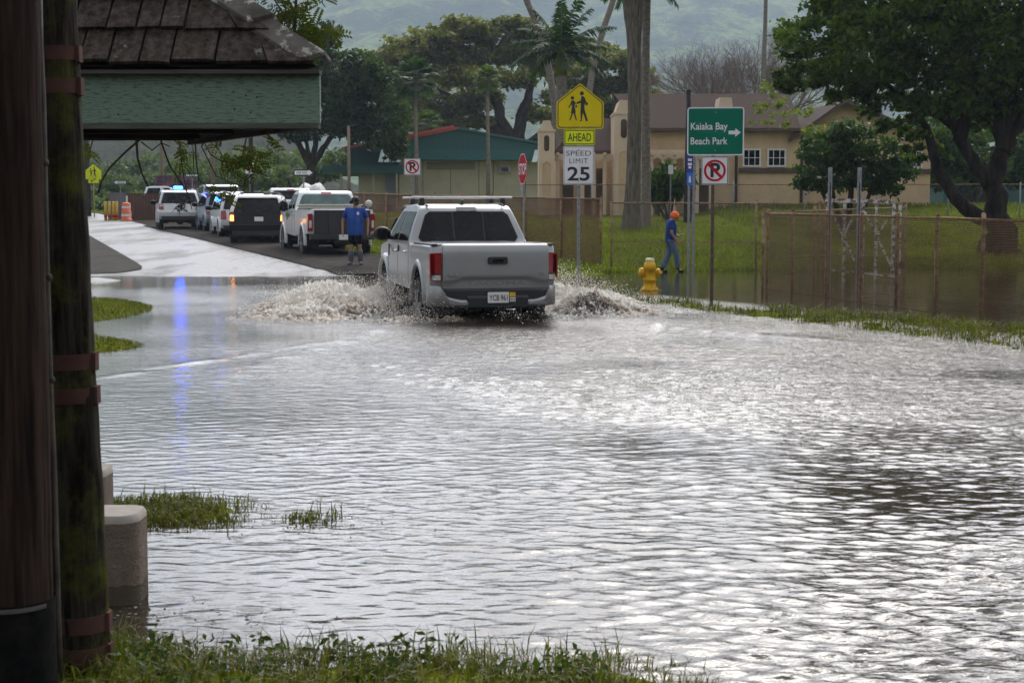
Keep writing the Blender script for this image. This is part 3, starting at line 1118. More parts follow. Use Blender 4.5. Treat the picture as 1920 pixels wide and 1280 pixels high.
bsec(bump, -0.74, 0.74, 0.36, 0.60, -0.012, 0, 15)
bsec(bump, -0.44, 0.44, 0.31, 0.50, 0.03, 0, 9)
bp1 = bump.build("rear_bumper", M["black_plastic"], tr, auto=40)
for s in (-1, 1):
    e = MB()
    xa, xb = (-0.925, -0.42) if s < 0 else (0.42, 0.925)
    bsec(e, xa, xb, lambda x: 0.345 - 0.0 * abs(x), lambda x: 0.44 + 0.05 * float(smooth01(0.5, 0.78, abs(x))) + 0.14 * float(smooth01(0.70, 0.80, abs(x))), 0.03, 0, 16)
    e.build("bumper_end", M["silver"], bp1, auto=40)
license_plate(tr, "YCB 961", 0.0, -0.10, 0.475)
st = MB()
st.prism([(0.165, 0.485), (0.25, 0.485), (0.25, 0.545), (0.165, 0.545)], -0.095, -0.088)
st.build("yellow_sticker", mat("sticker_yellow", (0.75, 0.42, 0.02), 0.4, var=0.1), tr)
st = MB()
st.prism([(0.17, 0.415), (0.25, 0.415), (0.25, 0.475), (0.17, 0.475)], -0.095, -0.088)
so_ = st.build("date_sticker", M["plate"], tr)
st = MB()
add_text(st, "09 25", 0.028, 0.21, 0.445, -0.097, bold=0.02, width=0.066)
st.build("lettering", M["black_ink"], so_)
# ditch strips, antenna fin and roof bars
for s in (-1, 1):
    mb = MB()
    mb.tube([(s * 0.60, 2.10, 1.765), (s * 0.605, 2.3, 1.803), (s * 0.61, 2.7, 1.812), (s * 0.61, 3.3, 1.80)], 0.012, 6)
    mb.build("roof_trim", M["black_plastic"], tr)
mb = MB()
mb.prism([(2.38, 1.80), (2.60, 1.80), (2.56, 1.83), (2.44, 1.865), (2.39, 1.86)], -0.018, 0.018, mp=lambda u, v, d: (d, u, v))
mb.build("antenna", M["black_plastic"], tr)
for y in (2.42, 3.22):
    mb = MB()
    mb.prism(rrect(0.085, 0.032, 0.014, cx=y, cz=1.905), -0.80, 0.80, mp=lambda u, v, d: (d, u, v))
    rb = mb.build("roof_bar", M["white_metal"], tr)
    for s in (-1, 1):
        ft = MB()
        ft.prism([(s * 0.60, 1.79), (s * 0.70, 1.77), (s * 0.675, 1.89), (s * 0.605, 1.89)], y - 0.06, y + 0.06)
        ft.build("bar_foot", M["black_plastic"], rb, bevel=0.01)

# ---- white work truck with a tool box parked on the shoulder
gF = float(gz(-4.95, 44.0))
M["bed_cover"] = mat("black_bed_panel", (0.022, 0.02, 0.019), 0.6, var=0.25, vscale=8)
wt = thing("utility_truck", "white work pickup with black tailgate and cream tool box parked behind the man in blue", "pickup truck", (-4.98, 43.9, 0.215), R(16.5), "vehicles parked along the road edge")
S2 = dict(hw=1.0, r=0.42, tw=0.29, axles=(1.30, 5.35), belt=1.43, roof=2.02, hwr=0.80, zb=0.62, bed1=2.45, bedz=1.44, bz0=0.72, L=6.3,
          roof1=3.55, wind=4.6, hood=1.40, paint=M["white"], doors=1, midpost=3.35, slider=False, wglass="pale_glass", mir=(0.27, 0.36), rw0=0.06)
M["pale_glass"] = mat("pale_glass", (0.10, 0.15, 0.15), 0.08, var=0.3, vscale=3)
pickup(wt, S2)
mb = MB()
mb.prism([(-0.80, 0.70), (0.86, 0.70), (0.86, 1.41), (-0.80, 1.41)], 0.06, 0.16)
for k in range(5):
    x = -0.78 + 0.405 * k
    mb.box((x + 0.005, 0.055, 1.05), (0.03, 0.02, 0.6))
wtg = mb.build("tailgate", M["bed_cover"], wt, bevel=0.012)
for s in (-1, 1):
    mb = MB()
    mb.prism(rrect(0.15, 0.52, 0.04, cx=s * 0.925, cz=1.05), 0.06, 0.26)
    tl = mb.build("tail_light", M["red_lens"], wt, bevel=0.01)
    mb = MB()
    mb.prism(rrect(0.075, 0.22, 0.02, cx=s * 0.925, cz=1.0), 0.054, 0.07)
    mb.build("reversing_lens", M["clear_lens"], tl)
mb = MB()
mb.box((0, 0.03, 0.62), (1.9, 0.16, 0.16))
mb.box((0, 0.1, 0.50), (0.5, 0.16, 0.12))
mb.build("rear_bumper", M["bed_cover"], wt, bevel=0.02)
license_plate(wt, None, 0.05, -0.06, 0.62)
mb = MB()
mb.box((0, 2.1, 1.50), (1.86, 0.5, 0.12))
mb.box((0, 2.1, 1.57), (1.94, 0.55, 0.035))
tb = mb.build("tool_box", mat("cream_tool_box", (0.60, 0.57, 0.47), 0.5, var=0.1), wt, bevel=0.012)
mb = MB()
mb.lathe([(0.001, -0.05), (0.10, -0.04), (0.115, 0.02), (0.10, 0.06), (0.001, 0.07)], (0.99, 1.0, 1.60), Matrix.Rotation(R(90), 3, "X"), 16)
mb.tube([(0.96, 1.0, 1.44), (0.985, 1.0, 1.55)], 0.03, 8)
mb.build("work_lamp", M["clear_lens"], wt)
mb = MB()
mb.box((-1.004, 4.3, 1.27), (0.012, 0.62, 0.10))
mb.build("door_stripe", mat("green_decal", (0.02, 0.14, 0.10), 0.4, var=0.1), wt)


def suv(root, S):
    hw, r, A = S["hw"], S["r"], S["axles"]
    belt, roof, hwr, zb, L = S["belt"], S["roof"], S["hwr"], S["zb"], S["L"]
    pm = S["paint"]
    ra = r + 0.07
    lean = S.get("lean", 0.30)
    rear_prof = [(zb, 0.10), (zb + 0.12, 0.02), (zb + 0.32, 0.0), (zb + 0.36, 0.05), (belt, 0.09), (roof - 0.12, 0.09 + lean), (roof - 0.04, 0.12 + lean + 0.08)]
    hood = belt - 0.02
    prof = [(p[1], p[0]) for p in rear_prof] + [(lean + 0.55, roof), (2.4, roof + 0.01), (S["roof1"], roof - 0.04), (S["wind"], hood + 0.02), (L - 0.35, hood - 0.1), (L - 0.03, hood - 0.3), (L, zb + 0.15), (L - 0.1, zb)]
    for a in reversed(A):
        prof += [p for p in arc_pts(a, ra, r + 0.01) if p[1] >= zb]
    fxb = side_fn(hw, belt, roof, hwr)
    fx = lambda y, z: fxb(y, z) * (1 - 0.12 * max(0, (y - (L - 0.8)) / 0.8) ** 2) * (1 - 0.03 * max(0, (0.5 - y) / 0.5))
    fyr = lambda x, z: 0.12 * (abs(x) / hw) ** 4
    body_mesh("body", prof, hw, fx, fyr, (-0.85 * hw, -0.6 * hw, 0, 0.6 * hw, 0.85 * hw), (0.62, 0.85, belt - 0.03, belt + 0.15, belt + 0.35), S.get("mats", pm), root, 0.04, S.get("matfn"), by=S.get("by", ()))
    yr = lambda z: interp(z, rear_prof)
    rm_ = lambda u, v, o: (u, yr(v) + fyr(u, v) - o, v)
    w0, w1 = hwr + 0.05, hwr - 0.06
    z0, z1 = belt + 0.02, roof - 0.13
    cu = tuple(np.linspace(-0.75, 0.75, 9))
    rw = panel([(-w0, z0), (w0, z0), (w0, z0 + 0.05), (w1, z1 - 0.04), (w1 - 0.06, z1), (-w1 + 0.06, z1), (-w1, z1 - 0.04), (-w0, z0 + 0.05)], rm_, 0.008, cu, (z0 + 0.15, z0 + 0.3)).build("rear_window", M["glass"], root)
    wp = MB()
    wp.beam(rm_(0.0, z0 + 0.02, 0.03), rm_(0.34, z0 + 0.10, 0.03), 0.02, 0.02)
    wp.build("wiper", M["black_plastic"], root)
    sp = MB()
    sp.prism([(0.02 + lean, roof - 0.10), (0.2 + lean, roof - 0.045), (0.75 + lean, roof + 0.004), (0.75 + lean, roof - 0.03), (0.2 + lean, roof - 0.10)], -hwr + 0.07, hwr - 0.07, mp=lambda u, v, d: (d, u, v))
    sp.build("spoiler", S.get("spoiler", pm), root, bevel=0.01)
    for s in (-1, 1):
        sm = lambda u, v, o, s=s: (s * (hw * fx(u, v) + o), u, v)
        zt = roof - 0.10
        mb = MB()
        a_, b_, c_, d_ = lean + 0.30, lean + 1.0, S["wind"] - 1.45, S["wind"] - 0.18
        for poly in ([(a_, belt + 0.04), (b_, belt + 0.04), (b_, zt), (a_ + 0.22, zt)], [(b_ + 0.08, belt + 0.03), (c_, belt + 0.03), (c_, zt), (b_ + 0.08, zt)], [(c_ + 0.08, belt + 0.03), (d_, belt + 0.03), (d_ - 0.62, zt), (c_ + 0.08, zt)]):
            panel(poly, sm, 0.006, (), (belt + 0.15, belt + 0.35)).build("side_window", M["glass"], root)
        lp = S["lamp"]
        lmp = lambda u, v, o: (u, yr(v) + fyr(u, v) - 0.022 + 0.05 * max(0, (abs(u) - hw * 0.90) / 0.08) - o, v)
        tl = panel([(s * lp[0], lp[2]), (s * hw * 0.97, lp[2]), (s * hw * 0.96, lp[3] - 0.05), (s * (hw * 0.93), lp[3]), (s * (lp[0] + 0.03), lp[3])], lmp, 0.0, tuple(s * hw * q for q in (0.85, 0.9, 0.94)), (), back=-0.16).build("tail_light", M["red_lens"], root)
        if S.get("amber"):
            panel([(s * (lp[0] + 0.04), lp[2] + 0.05), (s * (hw * 0.94), lp[2] + 0.05), (s * (hw * 0.93), lp[2] + 0.24), (s * (lp[0] + 0.05), lp[2] + 0.24)], lmp, 0.008, (s * hw * 0.9,), ()).build("indicator_lamp", M["amber"], tl)
        else:
            panel([(s * (lp[0] + 0.03), lp[2] + 0.14), (s * (hw * 0.93), lp[2] + 0.14), (s * (hw * 0.93), lp[2] + 0.22), (s * (lp[0] + 0.03), lp[2] + 0.22)], lmp, 0.008, (s * hw * 0.9,), ()).build("reversing_lens", M["clear_lens"], tl)
        mirror(root, s * hw * 0.97, S["wind"] - 0.45, belt + 0.09, s, 0.23, 0.20, M["black_plastic"])
        rl = MB()
        rl.tube([(s * (hwr - 0.07), lean + 0.6, roof), (s * (hwr - 0.07), lean + 0.72, roof + 0.055), (s * (hwr - 0.07), 2.6, roof + 0.06), (s * (hwr - 0.07), 2.75, roof - 0.0)], 0.018, 8)
        rl.build("roof_rail", S.get("rail", M["black_plastic"]), root)
        for a in A:
            well(root, a, ra - 0.01, s * (hw - 0.02), s, r + 0.01)
            flare(root, a, r, s * (hw - 0.012), s, ra, ra + 0.06, S.get("flare", pm), r + 0.01, 0.02)
            wheel(root, s * (hw - 0.125), a, r, 0.24, s)
    mb = MB()
    bmz = zb + 0.16
    mb.prism([(-hw + 0.15, zb - 0.06), (hw - 0.15, zb - 0.06), (hw - 0.12, zb + 0.12), (-hw + 0.12, zb + 0.12)], -0.012, 0.2)
    for s in (-1, 1):
        mb.tube([(s * (hw - 0.35), -0.03, zb - 0.01), (s * (hw - 0.35), 0.2, zb - 0.01)], 0.045, 10)
    mb.build("rear_bumper", M["black_plastic"], root, bevel=0.02)
    pl = S.get("plate", (0, belt - 0.30))
    o = license_plate(root, None, pl[0], yr(pl[1]) - 0.02, pl[1])
    under_parts(root, hw, A, r, zb - 0.05)
    return rm_


# two tone patrol SUV
def two_tone(c, n):
    return 1 if c.z > 1.70 or (c.z > 1.2 and c.y > 0.5) or (c.z > 1.22 and abs(c.x) > 0.74) or (1.2 < c.y < 3.55 and c.z > 0.45) or (abs(c.x) > 0.8 and 0.35 < c.y < 3.55 and c.z > 1.02) else 0


ex = thing("patrol_suv", "black and white patrol SUV with amber lamps lit next to the white work truck", "police car", (-8.85, 52.0, 0.39), R(5.5), "vehicles parked along the road edge")
suv(ex, dict(hw=1.0, r=0.38, axles=(1.12, 3.98), belt=1.17, roof=1.79, hwr=0.76, zb=0.42, L=5.0, roof1=3.1, wind=3.95, paint=M["black"], mats=[M["black"], M["white"]], matfn=two_tone, by=(0.34, 1.2, 3.55),
                 lamp=(0.77, 0.86, 0.84, 1.20), amber=True, spoiler=M["black"], rail=M["black_plastic"], plate=(0.06, 0.95)))
for y_ in (1.2, 2.2):
    mb = MB()
    mb.tube([(-0.66, y_, 1.87), (0.66, y_, 1.87)], 0.022, 8)
    mb.build("roof_bar", M["black_plastic"], ex)

# white SUV behind it
w2 = thing("white_suv", "white SUV with black roof rails parked behind the black and white patrol car", "SUV", (-10.25, 57.6, 0.52), R(16.5), "vehicles parked along the road edge")
suv(w2, dict(hw=0.95, r=0.375, axles=(1.08, 3.95), belt=1.15, roof=1.83, hwr=0.76, zb=0.44, L=4.9, roof1=3.1, wind=3.8, paint=M["white"], lamp=(0.70, 0.86, 0.78, 1.13), lean=0.18, plate=(0, 0.62)))
# blue grey patrol car squeezed between
w3 = thing("blue_patrol_car", "blue grey patrol SUV mostly hidden between the two white SUVs", "police car", (-12.15, 64.2, 0.70), R(17.5), "vehicles parked along the road edge")
suv(w3, dict(hw=0.95, r=0.375, axles=(1.05, 3.85), belt=1.15, roof=1.78, hwr=0.76, zb=0.44, L=4.8, roof1=3.0, wind=3.8, paint=M["bluesilver"], lamp=(0.76, 0.86, 0.80, 1.13), lean=0.2))
mb = MB()
mb.prism(rrect(0.3, 0.1, 0.03, cx=-0.45, cz=1.25), 3.2, 3.3)
mb.build("grille_beacon", M["blue_lamp"], w3)
# white patrol SUV with the lit beacon
w4 = thing("beacon_suv", "white SUV with a lit blue beacon on its roof, nearest the far side road", "police car", (-15.05, 67.9, 0.80), R(15.0), "vehicles parked along the road edge")
suv(w4, dict(hw=0.95, r=0.39, axles=(1.05, 3.84), belt=1.18, roof=1.80, hwr=0.76, zb=0.50, L=4.8, roof1=3.0, wind=3.75, paint=M["white"], lamp=(0.70, 0.86, 0.92, 1.18), lean=0.16, plate=(0, 0.9), spoiler=M["white"], rail=M["white"]))
mb = MB()
mb.box((0, 1.75, 1.845), (0.62, 0.2, 0.05))
lb = mb.build("light_bar", M["black_plastic"], w4, bevel=0.01)
mb = MB()
mb.box((0.02, 1.72, 1.93), (0.40, 0.2, 0.13))
mb.build("beacon_lens", M["blue_lamp"], lb, bevel=0.03)

# silver van far behind, white truck cab between, and the white pickup behind the brown fence
v5 = thing("silver_van", "silver van with dark rear window standing behind the beacon SUV", "van", (-14.6, 75.5, 0.98), R(16), "vehicles parked along the road edge")
suv(v5, dict(hw=0.99, r=0.38, axles=(1.05, 4.0), belt=1.25, roof=2.02, hwr=0.85, zb=0.45, L=5.1, roof1=3.4, wind=4.2, paint=M["grey_paint"], lamp=(0.85, 0.86, 0.95, 1.35), lean=0.12))
v6 = thing("white_cab_truck", "white pickup with dark back window seen between the patrol car and the work truck", "pickup truck", (-8.9, 62.2, 0.66), R(14), "vehicles parked along the road edge")
S3 = dict(S2)
S3.update(paint=M["white"], wglass="glass", roof=1.98, mir=(0.24, 0.25))
pickup(v6, S3)
mb = MB()
mb.prism([(-0.86, 0.70), (0.86, 0.70), (0.86, 1.41), (-0.86, 1.41)], 0.06, 0.16)
mb.build("tailgate", M["white"], v6, bevel=0.012)
v7 = thing("far_pickup", "white crew cab pickup parked side on behind the brown board fence", "pickup truck", (-24.8, 93.0, 1.44), R(-80))
S4 = dict(T)
S4.update(paint=M["white"], chmsl="red_lens")
pickup(v7, S4)
# ---------------------------------------------------------------- signs
M["sign_yellow"] = mat("sign_yellow", (0.66, 0.52, 0.001), 0.55, spec=0.15, var=0.06, vscale=3)
M["sign_lime"] = mat("sign_lime_yellow", (0.72, 0.78, 0.005), 0.55, spec=0.15, var=0.05, vscale=3)
M["sign_green"] = mat("sign_green", (0.001, 0.15, 0.095), 0.55, spec=0.15, var=0.1, vscale=3)
M["sign_red"] = mat("sign_red", (0.45, 0.008, 0.014), 0.6, spec=0.1, var=0.08, vscale=4)
M["rust_post"] = mat("brown_post", (0.085, 0.058, 0.045), 0.7, var=0.35, vscale=10, col2=(0.13, 0.085, 0.06))


def post(root, h, w=0.055, z0=-0.35, x=0.0, y=0.03, m=None, name="post"):
    mb = MB()
    mb.box((x, y, (h + z0) / 2), (w, 0.035, h - z0))
    for z in np.arange(0.1, h, 0.16):
        mb.box((x, y - 0.0185, z), (w * 0.25, 0.002, 0.02), mi=1)
    return mb.build(name, [m or M["galv"], M["black_plastic"]], root)


def board(root, w, h, zc, m, r=0.04, name="sign_panel", xc=0.0, y=0.0, border=None, bw=0.012, inset=0.01):
    mb = MB()
    mb.prism(rrect(w, h, r, cx=xc, cz=zc), y - 0.004, y + 0.004)
    o = mb.build(name, m, root)
    if border:
        b = MB()
        ring(b, rrect(w - 2 * inset, h - 2 * inset, max(r - inset, 0.004), cx=xc, cz=zc), rrect(w - 2 * inset - 2 * bw, h - 2 * inset - 2 * bw, max(r - inset - bw, 0.002), cx=xc, cz=zc), y - 0.0062)
        b.build("border", border, o)
    return o


def bolts(panel_o, pts, y=-0.01):
    for x, z in pts:
        mb = MB()
        mb.lathe([(0.012, 0.006), (0.012, 0.0), (0.001, -0.003)], (x, y + 0.004, z), Matrix.Rotation(R(-90), 3, "X"), 8)
        mb.build("bolt", M["galv"], panel_o)


def penta(w, h, cx, cz, ins=0.0, r=0.05):
    hw_, a = w / 2 - ins, h / 2 - ins
    k = 0.03
    sh = cz - h / 2 + h * 0.575 - ins * 0.42
    base = [(cx - hw_ + r, cz - a), (cx + hw_ - r, cz - a), (cx + hw_ - r * 0.3, cz - a + r * 0.3), (cx + hw_, cz - a + r), (cx + hw_, sh - k), (cx + hw_ - 0.012, sh + 0.01),
            (cx + 0.035, cz + a - 0.04 - ins * 0.1), (cx, cz + a - 0.022 - ins * 0.4), (cx - 0.035, cz + a - 0.04 - ins * 0.1), (cx - hw_ + 0.012, sh + 0.01), (cx - hw_, sh - k), (cx - hw_, cz - a + r), (cx - hw_ + r * 0.3, cz - a + r * 0.3)]
    return base


def walkers(mb, k, cx, cz, y):
    """two school children in profile, flat cut film; coordinates read off the sign face"""
    def pl(pts):
        mb.add([(cx + (u - 0.5) * k, y, cz + (v - 0.5) * k) for u, v in pts], [tuple(range(len(pts)))])
    def disc(u, v, r):
        pl([(u + r * math.cos(a), v + r * math.sin(a)) for a in np.linspace(0, 6.283, 21)[:-1]])
    # adult
    disc(0.545, 0.745, 0.042)
    pl([(0.535, 0.69), (0.575, 0.69), (0.605, 0.66), (0.635, 0.58), (0.625, 0.52), (0.605, 0.55), (0.598, 0.49), (0.60, 0.43), (0.52, 0.43), (0.525, 0.57), (0.515, 0.60), (0.47, 0.565), (0.44, 0.57), (0.435, 0.55), (0.475, 0.535), (0.515, 0.555), (0.53, 0.66)])
    pl([(0.615, 0.55), (0.66, 0.575), (0.672, 0.525), (0.625, 0.495)])
    pl([(0.52, 0.435), (0.60, 0.435), (0.608, 0.40), (0.665, 0.215), (0.668, 0.19), (0.635, 0.185), (0.625, 0.205), (0.565, 0.36), (0.545, 0.19), (0.505, 0.185), (0.505, 0.20), (0.525, 0.21), (0.515, 0.38)])
    # child
    disc(0.355, 0.655, 0.036)
    pl([(0.345, 0.605), (0.385, 0.605), (0.41, 0.57), (0.445, 0.535), (0.44, 0.52), (0.41, 0.54), (0.40, 0.49), (0.425, 0.36), (0.32, 0.345), (0.345, 0.47), (0.34, 0.53), (0.29, 0.455), (0.265, 0.46), (0.275, 0.475), (0.315, 0.545), (0.33, 0.595)])
    pl([(0.41, 0.50), (0.44, 0.515), (0.455, 0.475), (0.42, 0.455)])
    pl([(0.34, 0.35), (0.375, 0.354), (0.315, 0.21), (0.29, 0.20), (0.295, 0.22)])
    pl([(0.375, 0.354), (0.41, 0.36), (0.445, 0.22), (0.45, 0.205), (0.425, 0.205), (0.42, 0.22)])


def no_parking(root, w, h, xc, zc, name="no_parking_panel"):
    p = board(root, w, h, zc, M["white_paint_sign"], 0.03, name, xc, 0.0, M["black_ink"], 0.012, 0.006)
    k = w * 0.40
    t = MB()
    add_text(t, "P", k * 1.22, xc + k * 0.04, zc + 0.01, -0.0066, bold=0.035)
    t.build("lettering", M["black_ink"], p)
    s_ = MB()
    ring(s_, circle(k, 40, xc, zc), circle(k * 0.80, 40, xc, zc), -0.0078)
    d = k * 0.64
    q = k * 0.09
    s_.add([(xc - d - q, -0.0082, zc + d - q), (xc - d + q, -0.0082, zc + d + q), (xc + d + q, -0.0082, zc - d + q), (xc + d - q, -0.0082, zc - d - q)], [(0, 1, 2, 3)])
    s_.build("prohibition_ring", M["sign_red"], p)
    return p


# school crossing, AHEAD, speed limit on one steel post
p0 = P(1085, 400, 29.5)
sg = thing("speed_limit_sign", "yellow school crossing board above AHEAD and white speed limit 25 boards on one steel post", "road sign", (p0.x, 29.5, -0.15), R(1))
Z = lambda py, Y, base=-0.15: P(960, py, Y).z - base
post(sg, Z(160, 29.5), 0.06)
pz = (Z(156, 29.5) + Z(241, 29.5)) / 2
mb = MB()
mb.prism(penta(0.925, 0.90, 0.02, pz), -0.004, 0.004)
pan = mb.build("school_crossing_panel", M["sign_yellow"], sg)
mb = MB()
ring(mb, penta(0.925, 0.90, 0.02, pz, 0.022, 0.045), penta(0.925, 0.90, 0.02, pz, 0.040, 0.035), -0.0062)
mb.build("border", M["black_ink"], pan)
mb = MB()
walkers(mb, 0.97, 0.01, pz - 0.0, -0.0066)
mb.build("walking_children_symbol", M["black_ink"], pan)
bolts(pan, [(0.02, pz + 0.34), (0.02, pz - 0.42)])
az = (Z(243, 29.5) + Z(272, 29.5)) / 2
a_ = board(sg, 0.61, 0.30, az, M["sign_lime"], 0.03, "ahead_panel", 0.01, 0, M["black_ink"], 0.016, 0.012)
t = MB()
add_text(t, "AHEAD", 0.15, 0.01, az, -0.0066, bold=0.012, width=0.46)
t.build("lettering", M["black_ink"], a_)
bolts(a_, [(0.01, az + 0.125), (0.01, az - 0.125)])
lz_ = (Z(275, 29.5) + Z(345, 29.5)) / 2
l_ = board(sg, 0.605, 0.745, lz_, M["white_paint_sign"], 0.03, "speed_limit_panel", -0.005, 0, M["black_ink"], 0.008, 0.012)
t = MB()
add_text(t, "SPEED", 0.098, -0.005, lz_ + 0.235, -0.0066, bold=-0.002, width=0.49)
add_text(t, "LIMIT", 0.098, -0.005, lz_ + 0.085, -0.0066, bold=-0.002, width=0.36, spacing=1.15)
add_text(t, "25", 0.255, -0.005, lz_ - 0.165, -0.0066, bold=0.022, width=0.44)
t.build("lettering", M["black_ink"], l_)
bolts(l_, [(-0.005, lz_ + 0.30), (-0.005, lz_ - 0.31)])

# green park sign over no parking, brown post
Yg = 24.7
p0 = P(1334, 572, Yg)
gs = thing("park_sign", "green Kaiaka Bay Beach Park board above a no parking board on a brown post", "road sign", (p0.x, Yg, -0.02), R(-6))
Zg = lambda py: Z(py, Yg, -0.02)
post(gs, Zg(205), 0.055, -0.4, m=M["rust_post"])
gzc = (Zg(202) + Zg(291)) / 2
gx_ = 0.035
g = board(gs, 0.925, 0.785, gzc, M["sign_green"], 0.05, "park_panel", gx_, 0.0, M["white_paint_sign"], 0.020, 0.0)
t = MB()
ym = lambda u, v: (u, -0.0066, v)
add_text(t, "Kaiaka Bay", 0.112, gx_ - 0.105, gzc + 0.085, -0.0066, bold=0.012, width=0.60)
add_text(t, "Beach Park", 0.112, gx_ - 0.105, gzc - 0.155, -0.0066, bold=0.012, width=0.60)
ax, azz = gx_ + 0.31, gzc - 0.02
t.add([(ax - 0.10, -0.0066, azz - 0.03), (ax + 0.01, -0.0066, azz - 0.03), (ax + 0.01, -0.0066, azz - 0.07), (ax + 0.10, -0.0066, azz), (ax + 0.01, -0.0066, azz + 0.07), (ax + 0.01, -0.0066, azz + 0.03), (ax - 0.10, -0.0066, azz + 0.03)], [(0, 1, 2, 3, 4, 5, 6)])
t.build("lettering", M["white_paint_sign"], g)
bolts(g, [(gx_, gzc + 0.31), (gx_, gzc), (gx_, gzc - 0.31)])
no_parking(gs, 0.445, 0.465, 0.03, (Zg(294) + Zg(346)) / 2)

# no parking on the shoulder, stop sign seen edge on
p0 = P(773, 313, 41.0)
b0 = float(gz(p0.x, 41.0))
ns = thing("no_parking_sign", "small white no parking board on a steel post behind the silver pickup roof", "road sign", (p0.x, 41.0, b0), R(3))
post(ns, p0.z + 0.2 - b0, 0.05)
no_parking(ns, 0.46, 0.46, 0, p0.z - b0)
p0 = P(980, 317, 38.5)
b0 = float(gz(p0.x, 38.5))
ss = thing("stop_sign", "red octagonal STOP board turned almost edge on above the silver pickup", "road sign", (p0.x, 38.5, b0), R(-74))
post(ss, p0.z + 0.3 - b0, 0.05)
oc = [(0.425 * math.cos(R(22.5 + 45 * i)), p0.z - b0 + 0.425 * math.sin(R(22.5 + 45 * i))) for i in range(8)]
mb = MB()
mb.prism(oc, -0.004, 0.004)
o = mb.build("stop_panel", M["sign_red"], ss)
mb = MB()
ring(mb, [(u * 0.98, (v - (p0.z - b0)) * 0.98 + p0.z - b0) for u, v in oc], [(u * 0.93, (v - (p0.z - b0)) * 0.93 + p0.z - b0) for u, v in oc], -0.0062)
mb.build("border", M["white_paint_sign"], o)
mb = MB()
add_text(mb, "STOP", 0.27, 0, p0.z - b0, -0.0066, bold=0.02, width=0.66)
mb.build("lettering", M["white_paint_sign"], o)

# bus stop post with blue panels
Yb = 37.8
p0 = P(1295, 512, Yb)
bs = thing("bus_stop_sign", "pair of steel posts carrying a narrow blue bus stop board beside the walking man", "bus stop sign", (p0.x, Yb, -0.06), R(8))
Zb = lambda py: Z(py, Yb, -0.06)
post(bs, Zb(292), 0.055, -0.2, x=-0.06)
post(bs, Zb(292), 0.055, -0.2, x=0.085, y=0.09)
M["bus_blue"] = mat("bus_blue", (0.010, 0.03, 0.22), 0.4, var=0.15)
M["bus_blue2"] = mat("bus_bright_blue", (0.02, 0.14, 0.62), 0.4, var=0.15)
o = board(bs, 0.17, 0.48, (Zb(290) + Zb(326)) / 2, M["bus_blue"], 0.01, "upper_panel", -0.05)
t = MB()
for q, pw in ((300, 0.10), (308, 0.10), (314, 0.07)):
    t.add([(-0.05 + sx * pw / 2, -0.0066, Zb(q) + sz * 0.03) for sx, sz in ((-1, -1), (1, -1), (1, 1), (-1, 1))], [(0, 1, 2, 3)])
t.build("panel_marking", M["white_paint_sign"], o)
o = board(bs, 0.15, 0.32, (Zb(324) + Zb(348)) / 2, M["bus_blue2"], 0.01, "lower_panel", -0.05, -0.006)
t = MB()
t.add([(-0.05 + u, -0.0126, Zb(337) + v) for u, v in ((-0.03, -0.07), (0.03, -0.07), (0.015, 0.1), (-0.02, 0.08))], [(0, 1, 2, 3)])
t.build("panel_marking", M["white_paint_sign"], o)


def one_way(px, py, Y, w, left, label, rz=0.0, base=None, below=True):
    c = P(px, py, Y)
    b = float(gz(c.x, Y))
    s_ = thing("one_way_sign", label, "road sign", (c.x, Y, b), rz, "one way signs")
    post(s_, c.z + 0.15 - b, 0.05)
    h = w * 0.34
    p = board(s_, w, h, c.z - b, M["black_ink"], 0.03)
    t = MB()
    sg_ = -1 if left else 1
    zc = c.z - b
    pts = [(-0.44 * w, -0.28 * h), (0.26 * w, -0.28 * h), (0.26 * w, -0.42 * h), (0.46 * w, 0), (0.26 * w, 0.42 * h), (0.26 * w, 0.28 * h), (-0.44 * w, 0.28 * h)]
    pts = [(sg_ * u, v) for u, v in pts]
    t.add([(u, -0.0066, zc + v) for u, v in pts], [tuple(range(7))])
    a = t.build("arrow", M["white_paint_sign"], p)
    t = MB()
    add_text(t, "ONE WAY", h * 0.34, -sg_ * 0.08 * w, zc, -0.0078, bold=0.02, width=w * 0.56)
    t.build("lettering", M["black_ink"], a)
    return s_


one_way(569, 324, 70, 0.93, False, "ONE WAY board pointing right above the white cab truck")
one_way(225, 342, 108, 0.95, True, "ONE WAY board pointing left above the yellow bollards")
c = P(360, 329, 100)
b = float(gz(c.x, 100))
s_ = thing("street_name_sign", "dark street name board on a post behind the silver van", "road sign", (c.x, 100, b), R(5))
post(s_, c.z + 0.1 - b, 0.06)
o = board(s_, 0.95, 0.3, c.z - b, mat("dark_green_sign", (0.03, 0.06, 0.08), 0.5, var=0.2), 0.02)
t = MB()
for u, ww in ((-0.28, 0.2), (0.0, 0.25), (0.27, 0.18)):
    t.add([(u + sx * ww / 2, -0.0066, c.z - b + sz * 0.05) for sx, sz in ((-1, -1), (1, -1), (1, 1), (-1, 1))], [(0, 1, 2, 3)])
t.build("panel_marking", M["white_paint_sign"], o)
c = P(468, 315, 80)
b = float(gz(c.x, 80))
s_ = thing("no_parking_sign", "far no parking board on a thin post between the hanging twigs and the white SUV", "road sign", (c.x, 80, b), R(2))
post(s_, c.z + 0.3 - b, 0.05)
no_parking(s_, 0.48, 0.62, 0, c.z - b)

